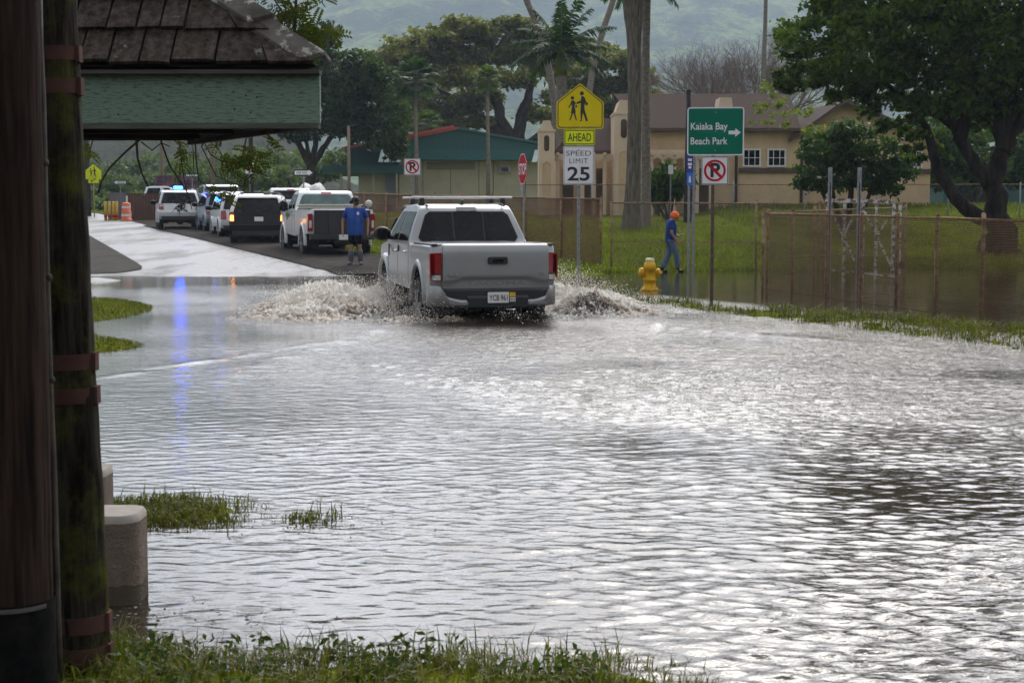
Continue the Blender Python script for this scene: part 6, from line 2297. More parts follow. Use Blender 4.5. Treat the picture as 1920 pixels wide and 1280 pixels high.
# dark rounded tree left of the middle
Yd = 92.0
dp_ = lambda px, py, dy=0: P(px, py, Yd + dy)
tb = dp_(583, 400)
base = (tb.x, Yd, float(gz(tb.x, Yd)))
dl_ = [([base[:2] + (base[2] - 0.3,), dp_(583, 345), dp_(584, 310)], [0.36, 0.30, 0.27]),
       ([dp_(583, 315), dp_(565, 280), dp_(548, 245), dp_(530, 200)], [0.22, 0.18, 0.14, 0.08]), ([dp_(584, 312), dp_(592, 270), dp_(588, 220), dp_(600, 140)], [0.2, 0.17, 0.13, 0.08]),
       ([dp_(585, 310), dp_(612, 270), dp_(640, 235), dp_(690, 200)], [0.22, 0.17, 0.12, 0.07]), ([dp_(584, 315), dp_(575, 270), dp_(565, 230)], [0.16, 0.12, 0.08])]
cl = [px_clump(px, py, rx, ry, Yd + ((i * 7) % 5 - 2) * 0.7, 2.2) for i, (px, py, rx, ry) in enumerate(
    [(590, 72, 36, 24), (615, 62, 26, 14), (570, 110, 50, 34), (620, 130, 44, 34), (560, 170, 56, 44), (620, 185, 60, 44), (665, 160, 44, 36), (690, 145, 36, 26), (720, 165, 34, 36), (690, 205, 60, 40), (735, 215, 30, 36), (640, 235, 56, 28), (700, 250, 48, 28), (738, 262, 26, 26), (745, 285, 18, 16), (590, 235, 50, 24), (540, 220, 44, 34), (510, 190, 44, 40), (560, 250, 30, 18), (668, 118, 30, 18), (715, 130, 18, 14)])]
tree("monkey_tree", "dark rounded tree with several thin stems behind the shelter roof corner", "tree", base, dl_, cl, 0.24, M["leaf_mid"], M["bark"], 34, 32, sub=24)

# leaning bare tree and other growth at the far left
far_specs = [("scrub_tree", "pale hazy scrub tree right of the far school crossing sign", 225, 135, ((205, 345, 26, 26), (235, 352, 30, 18), (190, 360, 22, 20))),
             ("scrub_tree", "low bright green scrub above the white pickup behind the brown fence", 290, 128, ((270, 345, 24, 18), (300, 338, 30, 18), (325, 345, 22, 14))),
             ("scrub_tree", "bushy green growth behind the purple banner", 385, 132, ((350, 330, 34, 20), (390, 335, 40, 22), (430, 345, 34, 18))),
             ("scrub_tree", "leafy green growth behind the white SUV roof rails", 475, 124, ((450, 335, 34, 24), (500, 330, 36, 26), (530, 350, 30, 20), (480, 360, 50, 14))),
             ("scrub_tree", "grey green scrub under the dark round tree", 560, 118, ((540, 335, 26, 22), (605, 320, 32, 30), (635, 300, 26, 24), (565, 360, 40, 16))),
             ("scrub_tree", "tall dim scrub against the hill beside the hanging twigs", 250, 160, ((230, 320, 40, 18), (290, 312, 46, 20), (180, 328, 30, 20), (345, 318, 36, 16))),
             ("scrub_tree", "dim grey green trees at the foot of the hill under the roof edge", 460, 165, ((420, 308, 40, 20), (480, 300, 46, 22), (540, 300, 40, 20), (370, 306, 30, 16)))]
for i, (nm, lb_, px, Y, cs) in enumerate(far_specs):
    bush(nm, lb_, px, 395, Y, cs, M["leaf_far"], 0.30, 16, 50 + i, "scrub trees at the far left", "tree", depth=2.2, stem=True, sub=18)
mb = MB()
hr = thing("roadside_hedge", "long low hedge of weeds behind the far fences at the left", "hedge", (0, 0, 0), 0)
r_ = np.random.default_rng(61)
pp = []
for k in range(60):
    px = 160 + k * 9.5
    Y = 112 + r_.uniform(-4, 4)
    c, rad = px_clump(px, 388 - r_.uniform(0, 12), 16, 12 + r_.uniform(0, 10), Y, 1.0)
    pp.append(clump_points(c, rad, 150, r_, 18))
V, F = leaves(np.concatenate(pp), 0.26, r_, 0.4)
np_obj("hedge_foliage", V, F, M["leaf_far"], hr)

# bare twiggy tree behind the tan roof
def branch_tree(name, label, px, py_base, Y, spread_px, top_py, m, seed, n0=5):
    r = random.Random(seed)
    b_ = P(px, py_base, Y)
    base = Vector((b_.x, Y, float(gz(b_.x, Y))))
    root = thing(name, label, "tree", base, 0)
    H = P(px, top_py, Y).z - base.z
    mb = MB()
    tw = MB()
    def grow(p, d, ln, rad, lev):
        pts, q = [p], p
        for i in range(3):
            d = (d + Vector((r.uniform(-1, 1), r.uniform(-1, 1), r.uniform(-0.6, 0.8))) * 0.20).normalized()
            q = q + d * ln / 3
            pts.append(q)
        (mb if lev < 2 else tw).tube(pts, [rad, rad * 0.9, rad * 0.8, rad * 0.66], 7 if lev < 2 else 4, caps=False)
        if lev >= 7 or rad < 0.0045:
            return
        for _ in range(r.choice((3, 3, 4)) if lev < 4 else 3):
            nd = (d + Vector((r.uniform(-1, 1), r.uniform(-1, 1), r.uniform(-0.35, 0.7))) * 0.75).normalized()
            grow(q if r.random() < 0.6 else pts[2], nd, ln * r.uniform(0.6, 0.8), rad * r.uniform(0.5, 0.66), lev + 1)
    mb.tube([(0, 0, -0.3), (0, 0, H * 0.28)], [H * 0.03, H * 0.024], 9)
    for k in range(n0):
        a_ = 6.283 * k / n0 + r.uniform(-0.3, 0.3)
        grow(Vector((0, 0, H * 0.28)), Vector((math.cos(a_) * 0.8, math.sin(a_) * 0.8, 0.75)).normalized(), H * 0.26, H * 0.011, 0)
    mb.build("trunk", m, root)
    tw.build("twigs", m, root)
    return root
branch_tree("bare_tree", "leafless pinkish grey twiggy tree rising behind the brown roof", 1405, 395, 112, 80, 62, mat("grey_twigs", (0.17, 0.13, 0.115), 0.9, var=0.2), 4, 9)


# ---------------------------------------------------------------- palms
def frond_mesh(mb, base, az, el, length, droop, width, r, nseg=9, leaflets=38, ml=0, mr=1):
    d = Vector((math.cos(az) * math.cos(el), math.sin(az) * math.cos(el), math.sin(el)))
    pts = []
    q = Vector(base)
    pts.append(q.copy())
    for i in range(nseg):
        d = (d + Vector((0, 0, -droop / nseg))).normalized()
        q = q + d * length / nseg
        pts.append(q.copy())
    mb.tube(pts, [0.035 * length / 2.5 * (1 - 0.8 * i / nseg) for i in range(nseg + 1)], 5, mr, caps=False)
    side0 = Vector((-math.sin(az), math.cos(az), 0))
    for i in range(leaflets):
        t = 0.12 + 0.86 * i / leaflets
        k = t * nseg
        j = min(int(k), nseg - 1)
        p = pts[j].lerp(pts[j + 1], k - j)
        fw = (pts[j + 1] - pts[j]).normalized()
        ln = width * (0.35 + 0.65 * math.sin(math.pi * min(1, t * 0.9 + 0.1))) * r.uniform(0.85, 1.1)
        for s in (-1, 1):
            dd = (side0 * s * 0.8 + fw * 0.55 + Vector((0, 0, r.uniform(-0.75, 0.1)))).normalized()
            tip = p + dd * ln + Vector((0, 0, -ln * 0.25))
            mid = p + dd * ln * 0.5
            w = fw * (0.028 * length / 2.5 + 0.012)
            mb.add([p - w * 0.6, p + w * 0.6, mid + w, tip, mid - w], [(0, 1, 2, 4), (4, 2, 3)], ml)


def palm(name, label, trunk_px, Y, rads, crown, seed, group=None, bark=None, skirt=0, shaft=None, leafm=None):
    """trunk_px: [(px,py)...] bottom to top. crown: (n fronds, length, width, droop, el range)"""
    r = random.Random(seed)
    pts = [P(px, py, Y) for px, py in trunk_px]
    z0 = float(gz(pts[0].x, Y))
    pts[0].z = z0 - 0.3
    root = thing(name, label, "palm tree", (pts[0].x, Y, z0), 0, group)
    o = Vector((pts[0].x, Y, z0))
    q = [p - o for p in pts]
    fine, fr = [], []
    for i in range(len(q) - 1):
        n = 10
        for t in range(n):
            tt = t / n
            p0, p1, p2, p3 = q[max(i - 1, 0)], q[i], q[i + 1], q[min(i + 2, len(q) - 1)]
            v = 0.5 * ((2 * p1) + (p2 - p0) * tt + (2 * p0 - 5 * p1 + 4 * p2 - p3) * tt * tt + (3 * p1 - p0 - 3 * p2 + p3) * tt ** 3)
            fine.append(v)
            fr.append((rads[i] + (rads[i + 1] - rads[i]) * tt) * (1 + 0.025 * math.sin(len(fine) * 1.9)))
    fine.append(q[-1])
    fr.append(rads[-1])
    mb = MB()
    mb.tube(fine, fr, 12)
    mb.build("trunk", bark or M["palm_bark"], root)
    top = q[-1]
    if shaft:
        mb = MB()
        mb.tube([top - Vector((0, 0, 0.05)), top + Vector((0, 0, shaft * 0.5)), top + Vector((0, 0, shaft))], [rads[-1] * 1.25, rads[-1] * 1.1, rads[-1] * 0.6], 10)
        mb.build("crownshaft", M["leaf_yellow"], root)
        top = top + Vector((0, 0, shaft * 0.9))
    n, ln, wd, dr, e0, e1 = crown
    mb = MB()
    for k in range(n):
        el = e0 + (e1 - e0) * (k / max(1, n - 1))
        frond_mesh(mb, top + Vector((0, 0, r.uniform(-0.1, 0.1))), k * 2.39996 + r.uniform(-0.2, 0.2), el + r.uniform(-0.1, 0.1), ln * r.uniform(0.85, 1.1), dr * r.uniform(0.8, 1.2), wd, r)
    mb.build("crown", [leafm or M["leaf_palm"], M["palm_stem"]], root)
    if skirt:
        mb = MB()
        for k in range(skirt):
            a_ = r.uniform(0, 6.283)
            p0 = top + Vector((math.cos(a_) * rads[-1], math.sin(a_) * rads[-1], r.uniform(-0.6, 0.1)))
            p1 = p0 + Vector((math.cos(a_) * 0.35, math.sin(a_) * 0.35, r.uniform(0.1, 0.6)))
            p2 = p1 + Vector((math.cos(a_) * 0.5, math.sin(a_) * 0.5, r.uniform(-0.9, -0.2)))
            mb.tube([p0, p1, p2], [0.05, 0.035, 0.01], 5)
        mb.build("dead_stalks", M["bark"], root)
    return root


M["leaf_palm"] = leaf_mat("palm_leaflets", (0.012, 0.035, 0.012), (0.05, 0.10, 0.03), 0.3)
M["leaf_palm2"] = leaf_mat("bright_palm_leaflets", (0.035, 0.06, 0.014), (0.11, 0.15, 0.035), 0.35)
M["leaf_fan2"] = leaf_mat("royal_palm_leaflets", (0.008, 0.026, 0.010), (0.038, 0.075, 0.022), 0.22)
M["palm_stem"] = mat("palm_stem", (0.075, 0.085, 0.03), 0.7, var=0.3)
palm("date_palm", "thick grey palm trunk with flared base standing just left of the green park sign", [(1183, 437), (1185, 400), (1188, 320), (1190, 180), (1189, 70), (1186, -45)], 52.5, [0.48, 0.32, 0.255, 0.24, 0.26, 0.50], (14, 1.9, 0.42, 1.2, 0.0, 1.35), 5, skirt=14,
     bark=mat("date_palm_bark", (0.115, 0.10, 0.075), 0.9, var=0.4, vscale=5, bump=1.0, bscale=7, stretch=(2.5, 2.5, 0.35), col2=(0.21, 0.185, 0.15)))
palm("date_palm", "paler slimmer palm trunk pressed against the right side of the thick palm", [(1212, 400), (1211, 250), (1211, 100), (1214, -60)], 54.5, [0.20, 0.15, 0.14, 0.15], (11, 2.0, 0.42, 1.4, -0.1, 1.2), 6, skirt=6)
palm("royal_palm", "tall green palm with full feathery crown above the yellow school sign", [(1052, 385), (1053, 300), (1053, 200), (1052, 140)], 72, [0.30, 0.26, 0.24, 0.24], (20, 2.9, 0.6, 1.15, 0.02, 1.42), 7, shaft=1.2, leafm=M["leaf_fan2"])
palm("coconut_palm", "bowed pale palm trunk leaning up past the left side of the royal palm", [(1052, 385), (1046, 280), (1036, 170), (1015, 70), (985, -5), (930, -150)], 78, [0.24, 0.2, 0.18, 0.17, 0.16, 0.15], (14, 3.6, 0.6, 1.6, -0.4, 1.1), 8, "tall bare palm trunks")
palm("coconut_palm", "pale palm trunk leaning to the upper right beside the thick palm", [(1090, 380), (1100, 230), (1110, 140), (1130, 60), (1150, 0), (1195, -150)], 100, [0.26, 0.22, 0.2, 0.2, 0.19, 0.18], (14, 3.6, 0.6, 1.6, -0.4, 1.1), 9, "tall bare palm trunks")
palm("coconut_palm", "thin straight distant palm trunk just right of the thick palm trunk", [(1224, 380), (1218, 190), (1212, 80), (1206, -120)], 118, [0.24, 0.2, 0.18, 0.16], (12, 3.6, 0.6, 1.6, -0.4, 1.1), 10, "tall bare palm trunks")
palm("coconut_palm", "thin dark palm trunk standing up through the leafless tree", [(1427, 390), (1431, 150), (1435, 40), (1438, -120)], 106, [0.22, 0.17, 0.14, 0.13], (12, 3.6, 0.6, 1.6, -0.4, 1.1), 12, "tall bare palm trunks")


def fan_palm(name, label, px, base_y, top_y, Y, rcrown, rad, seed, group, m):
    r = random.Random(seed)
    b_ = P(px, base_y, Y)
    z0 = float(gz(b_.x, Y))
    H = P(px, top_y, Y).z - z0
    root = thing(name, label, "palm tree", (b_.x, Y, z0), 0, group)
    mb = MB()
    mb.tube([(0, 0, -0.3), (0.03, 0, H * 0.3), (-0.02, 0, H * 0.7), (0, 0, H)], [rad * 1.2, rad, rad * 0.85, rad * 0.8], 9)
    mb.build("trunk", M["palm_bark"], root)
    mb = MB()
    for k in range(30):
        az = k * 2.39996
        el = -0.7 + 2.1 * (k / 29) + r.uniform(-0.1, 0.1)
        d = Vector((math.cos(az) * math.cos(el), math.sin(az) * math.cos(el), math.sin(el)))
        L0 = rcrown * 0.45
        c = Vector((0, 0, H)) + d * L0
        mb.tube([(0, 0, H), c], [0.03, 0.02], 4, 1, caps=False)
        side = Vector((-math.sin(az), math.cos(az), 0))
        for j in range(13):
            a_ = -1.25 + 2.5 * j / 12
            dd = (d * math.cos(a_) + side * math.sin(a_)).normalized()
            ln = rcrown * 0.62 * (1 - 0.18 * abs(a_)) * r.uniform(0.85, 1.1)
            tip = c + dd * ln + Vector((0, 0, -ln * 0.28))
            wv = d.cross(dd)
            ww = side * math.cos(a_) - d * math.sin(a_)
            mid = c + dd * ln * 0.6
            mb.add([c, mid + ww * 0.055 * rcrown, tip, mid - ww * 0.055 * rcrown], [(0, 1, 2, 3)], 0)
    mb.build("crown", [m, M["palm_stem"]], root)
    return root
M["leaf_fan"] = leaf_mat("fan_palm_leaves", (0.010, 0.028, 0.010), (0.045, 0.085, 0.025), 0.3)
fan_palm("fan_palm", "fan palm with dark full crown between the dark tree and the rain tree", 781, 395, 152, 88, 1.65, 0.12, 3, "fan palms by the teal building", M["leaf_fan"])
fan_palm("fan_palm", "fan palm with small yellowish crown in front of the rain tree trunk", 915, 395, 150, 93, 1.05, 0.13, 4, "fan palms by the teal building", M["leaf_palm2"])
fan_palm("fan_palm", "short pale fan palm showing just above the red roof edge", 803, 395, 235, 118, 1.5, 0.13, 5, "fan palms by the teal building", M["leaf_palm2"])

# ---------------------------------------------------------------- hanging twigs of the roadside tree behind the shelter
KT = thing("hanging_branches", "tree with drooping twigs and small feathery leaves hanging around the shelter roof", "tree", (0, 0, 0), 0)
Yk2 = 10.2
kp = lambda px, py, dy=0.0: P(px, py, Yk2 + dy)
tw = MB()
trunk_x = P(112, 300, Yk2 + 0.6).x
tw.tube([(trunk_x, Yk2 + 0.6, -0.3), (trunk_x + 0.03, Yk2 + 0.6, 1.2), (trunk_x + 0.05, Yk2 + 0.55, 2.6), (trunk_x + 0.3, Yk2 + 0.5, 3.4)], [0.09, 0.08, 0.07, 0.05], 9)
tw.tube([(trunk_x + 0.05, Yk2 + 0.55, 2.5), kp(300, 205), kp(420, 180), kp(520, 150), kp(552, 60), kp(556, -20)], [0.05, 0.04, 0.03, 0.02, 0.012, 0.009], 7)
tw.tube([(trunk_x + 0.3, Yk2 + 0.5, 3.4), kp(400, -60), kp(500, -50), kp(560, -40), kp(580, -25)], [0.05, 0.035, 0.025, 0.012, 0.006], 7)
tw.tube([kp(420, 182), kp(470, 225), kp(512, 262)], [0.02, 0.014, 0.008], 6)
tw.build("trunk", M["bark_dark"], KT)
twigs = MB()
def twig(pts, r0=0.008, r1=0.003, dy=0.0):
    q_ = [kp(x, y, dy) for x, y in pts]
    twigs.tube(q_, list(np.linspace(r0, r1, len(q_))), 5, caps=True)
    return q_
T_ = [twig([(300, 205), (262, 262), (235, 285), (205, 315), (190, 340), (184, 362)], 0.009, 0.006),
      twig([(270, 220), (256, 265), (258, 295), (266, 325), (278, 350)], 0.011, 0.006),
      twig([(300, 210), (303, 268), (318, 310), (335, 335), (352, 362)], 0.008, 0.004),
      twig([(330, 220), (340, 300), (345, 335), (352, 365), (360, 392)], 0.005, 0.003),
      twig([(420, 190), (380, 262), (395, 290), (415, 302), (445, 305), (452, 300)], 0.006, 0.003),
      twig([(400, 200), (366, 270), (368, 300), (372, 335), (400, 362), (420, 378)], 0.007, 0.003),
      twig([(420, 190), (378, 275), (405, 330), (440, 345), (462, 352)], 0.006, 0.003),
      twig([(265, 266), (285, 282), (303, 268), (318, 275)], 0.006, 0.004),
      twig([(470, 225), (455, 290), (470, 312), (500, 330)], 0.006, 0.003),
      twig([(512, 262), (500, 275), (515, 290)], 0.005, 0.003),
      twig([(420, 180), (390, 262), (410, 280), (430, 318)], 0.005, 0.003),
      twig([(560, 60), (575, 70), (600, 62), (615, 64)], 0.006, 0.003), twig([(540, 0), (552, 20), (550, 60), (553, 95)], 0.008, 0.004), twig([(500, -50), (515, 0), (530, 25), (545, 40)], 0.008, 0.004),
      twig([(580, -20), (575, 15), (560, 30), (572, 52)], 0.006, 0.003), twig([(606, -20), (604, 6), (610, 14)], 0.005, 0.003), twig([(560, 50), (585, 48), (608, 40)], 0.005, 0.003),
      twig([(553, 60), (545, 80), (550, 100)], 0.005, 0.003), twig([(180, 240), (172, 270), (168, 288)], 0.006, 0.003)]
twigs.build("twigs", M["bark_dark"], KT)
pods = MB()
for (x0, y0, x1, y1) in ((361, 268, 363, 324), (366, 268, 366, 300)):
    pods.tube([kp(x0, y0), kp((x0 + x1) / 2 + 1, (y0 + y1) / 2), kp(x1, y1)], [0.004, 0.011, 0.002], 6, flat=0.35)
pods.build("seed_pod", M["bark_dark"], KT)
lv = MB()
rl_ = random.Random(9)
def pinnate(p, d, ln, n=9):
    d = d.normalized()
    side = d.cross(Vector((0, 1, 0.2))).normalized()
    up_ = side.cross(d)
    for i in range(n):
        t = (i + 1) / n
        q_ = p + d * ln * t + Vector((0, 0, -ln * 0.25 * t * t))
        for s in (-1, 1):
            dd = (side * s + d * 0.45 + up_ * rl_.uniform(-0.3, 0.3)).normalized()
            l_ = ln * 0.30 * (1 - 0.35 * abs(t - 0.5))
            w_ = d * l_ * 0.17
            lv.add([q_, q_ + dd * l_ * 0.5 + w_ * 1.5, q_ + dd * l_, q_ + dd * l_ * 0.5 - w_ * 1.5], [(0, 1, 2, 3)])
def leaf_group(pts, n, ln=0.075, dens=5):
    for px, py in pts:
        for _ in range(n):
            p = kp(px + rl_.uniform(-9, 9), py + rl_.uniform(-8, 8), rl_.uniform(-0.15, 0.15))
            a_ = rl_.uniform(0, 6.28)
            pinnate(p, Vector((math.cos(a_), rl_.uniform(-0.5, 0.5), math.sin(a_) * 0.8 - 0.5)), ln * rl_.uniform(0.8, 1.5), rl_.choice((6, 8, 10)))
leaf_group([(335, 275), (345, 290), (350, 282), (405, 275), (420, 285), (418, 315), (455, 292), (470, 300), (480, 310), (468, 322), (495, 262), (505, 280), (512, 292), (440, 300), (398, 352), (415, 360), (430, 372), (440, 350), (462, 315), (425, 300), (490, 290), (472, 282), (340, 300), (448, 318)], 3)
leaf_group([(160, 272), (168, 280), (163, 290)], 3)
leaf_group([(510, 0), (530, 8), (548, 18), (560, 5), (572, 22), (582, 50), (595, 62), (605, 58), (560, 40), (545, 55), (600, 5), (585, 8), (560, 62), (575, 66), (540, 85), (552, 98), (525, 25), (612, 64), (568, 78)], 4, 0.095)
leaf_group([(490, 5), (520, 30), (548, 70), (556, 110)], 4, 0.09)
M["leaf_koa"] = leaf_mat("feathery_leaflets", (0.014, 0.019, 0.004), (0.055, 0.065, 0.010), 0.3)
lv.build("leaflets", M["leaf_koa"], KT)
twc = MB()
for _ in range(60):
    p = kp(340 + rl_.uniform(-10, 12), 388 + rl_.uniform(-7, 7), rl_.uniform(-0.05, 0.05))
    d = Vector((rl_.uniform(-1, 1), rl_.uniform(-0.5, 0.5), rl_.uniform(-0.9, 0.5)))
    twc.tube([p, p + d * rl_.uniform(0.02, 0.06)], [0.003, 0.001], 4)
twc.build("dry_tuft", M["bark_dark"], KT)
twigs2 = MB()

# trees added unseen behind the camera to darken the vehicles' glass and paint
r_ = np.random.default_rng(91)
pp = []
for k in range(46):
    x_ = -70 + k * 3.1 + r_.uniform(-1, 1)
    for q_ in range(2):
        pp.append(clump_points((x_, -26 + r_.uniform(-3, 3), 1.5 + q_ * 3.6 + r_.uniform(-1, 1.5)), (3.2, 2.5, 2.6), 170, r_, 16))
V, F = leaves(np.concatenate(pp), 0.75, r_, 0.3)
tag(np_obj("unseen_treeline", V, F, M["leaf_dark"]), kind="stuff")
# ---------------------------------------------------------------- grass
def blades(xy, h, w, r, lean=0.5, zfun=None):
    n = len(xy)
    z = gz(xy[:, 0], xy[:, 1]) - 0.01 if zfun is None else zfun
    az = r.uniform(0, 6.283, n)
    ln = h * r.uniform(0.5, 1.3, n)
    le = lean * r.uniform(0.2, 1.3, n)
    d = np.stack([np.cos(az), np.sin(az)], 1)
    s = np.stack([-np.sin(az), np.cos(az)], 1) * (w * r.uniform(0.6, 1.3, n))[:, None]
    b = np.column_stack([xy, z])
    m = b + np.column_stack([d * (ln * le * 0.35)[:, None], ln * 0.6])
    t = b + np.column_stack([d * (ln * le)[:, None], ln * (1 - 0.3 * le)])
    s3 = np.column_stack([s, np.zeros(n)])
    V = np.stack([b - s3 * 0.5, b + s3 * 0.5, m + s3 * 0.5, m - s3 * 0.5, m - s3 * 0.5, m + s3 * 0.5, t + s3 * 0.05, t - s3 * 0.05], 1).reshape(-1, 3)
    F = np.arange(8 * n).reshape(-1, 4)
    # share the middle verts so each blade is one island
    idx = np.arange(n) * 8
    F[1::2] = np.stack([idx + 3, idx + 2, idx + 6, idx + 7], 1)
    return V, F


M["grass"] = leaf_mat("grass_blades", (0.026, 0.033, 0.003), (0.125, 0.13, 0.014), 0.3)
M["grass_lawn"] = leaf_mat("lawn_blades", (0.050, 0.068, 0.003), (0.165, 0.19, 0.010), 0.35)
gr = np.random.default_rng(77)


def scatter(n, x0, x1, y0, y1, keep, r=gr):
    xy = np.column_stack([r.uniform(x0, x1, n), r.uniform(y0, y1, n)])
    return xy[keep(xy[:, 0], xy[:, 1])]


def tuft_keep(thr, lam, k, zmin):
    return lambda x, y: (gz(x, y) > zmin) & (fnoise(x, y, lam, k) + gr.normal(0, 0.5, len(x)) > thr)


# near patches
V1, F1 = [], []
def addgrass(xy, h, w, lean=0.6):
    V, F = blades(xy, h, w, gr, lean)
    F1.append(F + sum(len(v) for v in V1))
    V1.append(V)
addgrass(scatter(26000, -2.2, 1.1, 3.6, 5.7, tuft_keep(-0.15, 0.4, 4, -0.055)), 0.072, 0.0055, 1.0)
addgrass(scatter(3500, -2.2, 0.8, 4.4, 5.6, tuft_keep(0.5, 0.35, 9, -0.05)), 0.13, 0.0045, 0.6)
addgrass(scatter(16000, -2.9, -0.6, 6.6, 8.4, tuft_keep(-0.4, 0.5, 6, -0.05)), 0.06, 0.006, 1.0)
addgrass(scatter(900, -2.9, -0.8, 6.9, 8.2, tuft_keep(0.3, 0.3, 6, -0.04)), 0.13, 0.005, 0.7)
addgrass(scatter(60000, -11, -4.0, 15, 27, lambda x, y: gz(x, y) > -0.02), 0.06, 0.012, 0.6)
addgrass(scatter(120000, 0.8, 10.5, 11.5, 29, tuft_keep(0.05, 0.6, 2, -0.05)), 0.065, 0.011, 0.9)
addgrass(scatter(40000, 0.8, 10.5, 11.5, 29, tuft_keep(0.35, 0.5, 21, -0.10)), 0.13, 0.010, 0.8)
addgrass(scatter(9000, 0.8, 10, 11.5, 29, tuft_keep(0.3, 0.6, 12, -0.07)), 0.15, 0.012, 0.6)
def wetband(x, y):
    dd = segdist(x, y, 2.6, 27.4, 9.6, 13.4)
    return (dd < 1.5) & (fnoise(x, y, 0.8, 27) + 0.6 * fnoise(x, y, 2.4, 5) + gr.normal(0, 0.5, len(x)) > 0.35 + 0.5 * dd)
addgrass(scatter(150000, 0.8, 11.5, 11.5, 29, wetband), 0.19, 0.010, 0.7)
go = np_obj("verge_grass", np.concatenate(V1), np.concatenate(F1), M["grass"])
tag(go, kind="stuff")
V1, F1 = [], []
addgrass(scatter(2600, -2.2, 1.0, 4.2, 5.7, tuft_keep(0.0, 0.4, 18, -0.06)), 0.11, 0.004, 1.2)
addgrass(scatter(1500, -2.9, -0.7, 6.7, 8.2, tuft_keep(0.0, 0.4, 18, -0.05)), 0.08, 0.005, 1.2)
addgrass(scatter(9000, 0.8, 10, 11.5, 29, tuft_keep(0.2, 0.5, 25, -0.06)), 0.09, 0.010, 1.1)
tag(np_obj("dry_grass", np.concatenate(V1), np.concatenate(F1), leaf_mat("dry_blades", (0.05, 0.04, 0.018), (0.17, 0.135, 0.06), 0.3)), kind="stuff")
V1, F1 = [], []
addgrass(scatter(90000, -6, 13, 38.5, 60, lambda x, y: (x > xr(y) + 3.4) & (gz(x, y) > -0.05) & (gr.uniform(0, 1, len(x)) < np.clip(1.6 - (y - 38) / 16, 0.15, 1))), 0.17, 0.03, 0.5)
addgrass(scatter(60000, 9, 26, 41.3, 72, lambda x, y: gr.uniform(0, 1, len(x)) < np.clip(1.3 - (y - 41) / 40, 0.2, 1)), 0.2, 0.04, 0.5)
go = np_obj("lawn_grass", np.concatenate(V1), np.concatenate(F1), M["grass_lawn"])
tag(go, kind="stuff")

# broad leaved weeds among the near grass
wd_ = []
r_ = np.random.default_rng(13)
xy = scatter(420, -2.2, 0.3, 4.2, 5.5, tuft_keep(0.0, 0.4, 15, -0.04), r_)
pts = []
for x, y in xy:
    z = float(gz(x, y))
    for k in range(10):
        pts.append((x + r_.normal() * 0.035, y + r_.normal() * 0.035, z + r_.uniform(0.0, 0.08)))
V, F = leaves(np.array(pts), 0.021, r_, 0.8, 0.2, 1.8)
tag(np_obj("broadleaf_weeds", V, F, leaf_mat("weed_leaves", (0.016, 0.032, 0.005), (0.055, 0.08, 0.013), 0.3)), kind="stuff")
# a few loose floating bits near the patches
r_ = np.random.default_rng(14)
n_ = 120
cx = np.concatenate([r_.normal(-0.95, 0.22, n_), r_.normal(-1.35, 0.3, n_)])
cy = np.concatenate([r_.normal(7.15, 0.15, n_), r_.normal(5.5, 0.12, n_)])
V, F = leaves(np.column_stack([cx, cy, np.full(2 * n_, 0.006)]), 0.012, r_, 3.0)
tag(np_obj("floating_debris", V, F, mat("wet_debris", (0.05, 0.045, 0.02), 0.6, var=0.5)), kind="stuff")

# ---------------------------------------------------------------- splash
trm = Matrix.Translation(tr.location) @ Matrix.Rotation(tr.rotation_euler.z, 4, "Z")
lx = np.arange(-4.2, 3.9, 0.028)
ly = np.arange(-2.2, 6.6, 0.032)
LX, LY = np.meshgrid(lx, ly)


def gauss(cx, cy, sx, sy, h):
    return h * np.exp(-((LX - cx) / sx) ** 2 - ((LY - cy) / sy) ** 2)


def ridged(s, k):
    return 1 - np.abs(fnoise(LX, LY, s, k))
hs = (gauss(-1.65, 3.9, 0.6, 0.9, 0.31) + gauss(-2.3, 3.2, 0.7, 1.0, 0.34) + gauss(-1.85, 1.5, 0.6, 0.7, 0.21) + gauss(-2.6, 1.2, 0.8, 0.9, 0.16) + gauss(-1.35, 0.0, 0.4, 0.3, 0.10)
      + gauss(1.6, 1.3, 0.45, 0.7, 0.30) + gauss(2.1, 0.8, 0.55, 0.5, 0.18) + gauss(1.6, 3.9, 0.5, 0.9, 0.42) + gauss(2.3, 2.8, 0.7, 1.0, 0.28)
      + gauss(0.15, 0.2, 0.75, 0.35, 0.07) + gauss(-0.65, -0.15, 0.30, 0.22, 0.10) + gauss(0.75, 0.3, 0.35, 0.3, 0.10) + gauss(-0.2, 4.9, 1.2, 0.6, 0.45) + gauss(0, 1.0, 0.8, 0.8, 0.16))
hs = hs * (1 - 0.85 * np.exp(-((np.abs(LX) - 0.85) / 0.24) ** 2 - ((LY - 0.9) / 0.75) ** 2))
foam_flat = gauss(0, -0.6, 2.6, 1.1, 0.028) + gauss(-2.6, 2.0, 1.2, 2.2, 0.04) + gauss(2.6, 1.6, 1.0, 1.8, 0.04)
tex = 0.34 * ridged(0.55, 3) + 0.30 * ridged(0.22, 11) + 0.26 * ridged(0.11, 19) + 0.20 * ridged(0.055, 27)
HH = hs * (0.30 + 0.85 * tex) + foam_flat * (tex - 0.25)
sr = np.random.default_rng(5)
HH += sr.normal(0, 1, HH.shape) * 0.010 * np.clip(hs / 0.12, 0, 1)
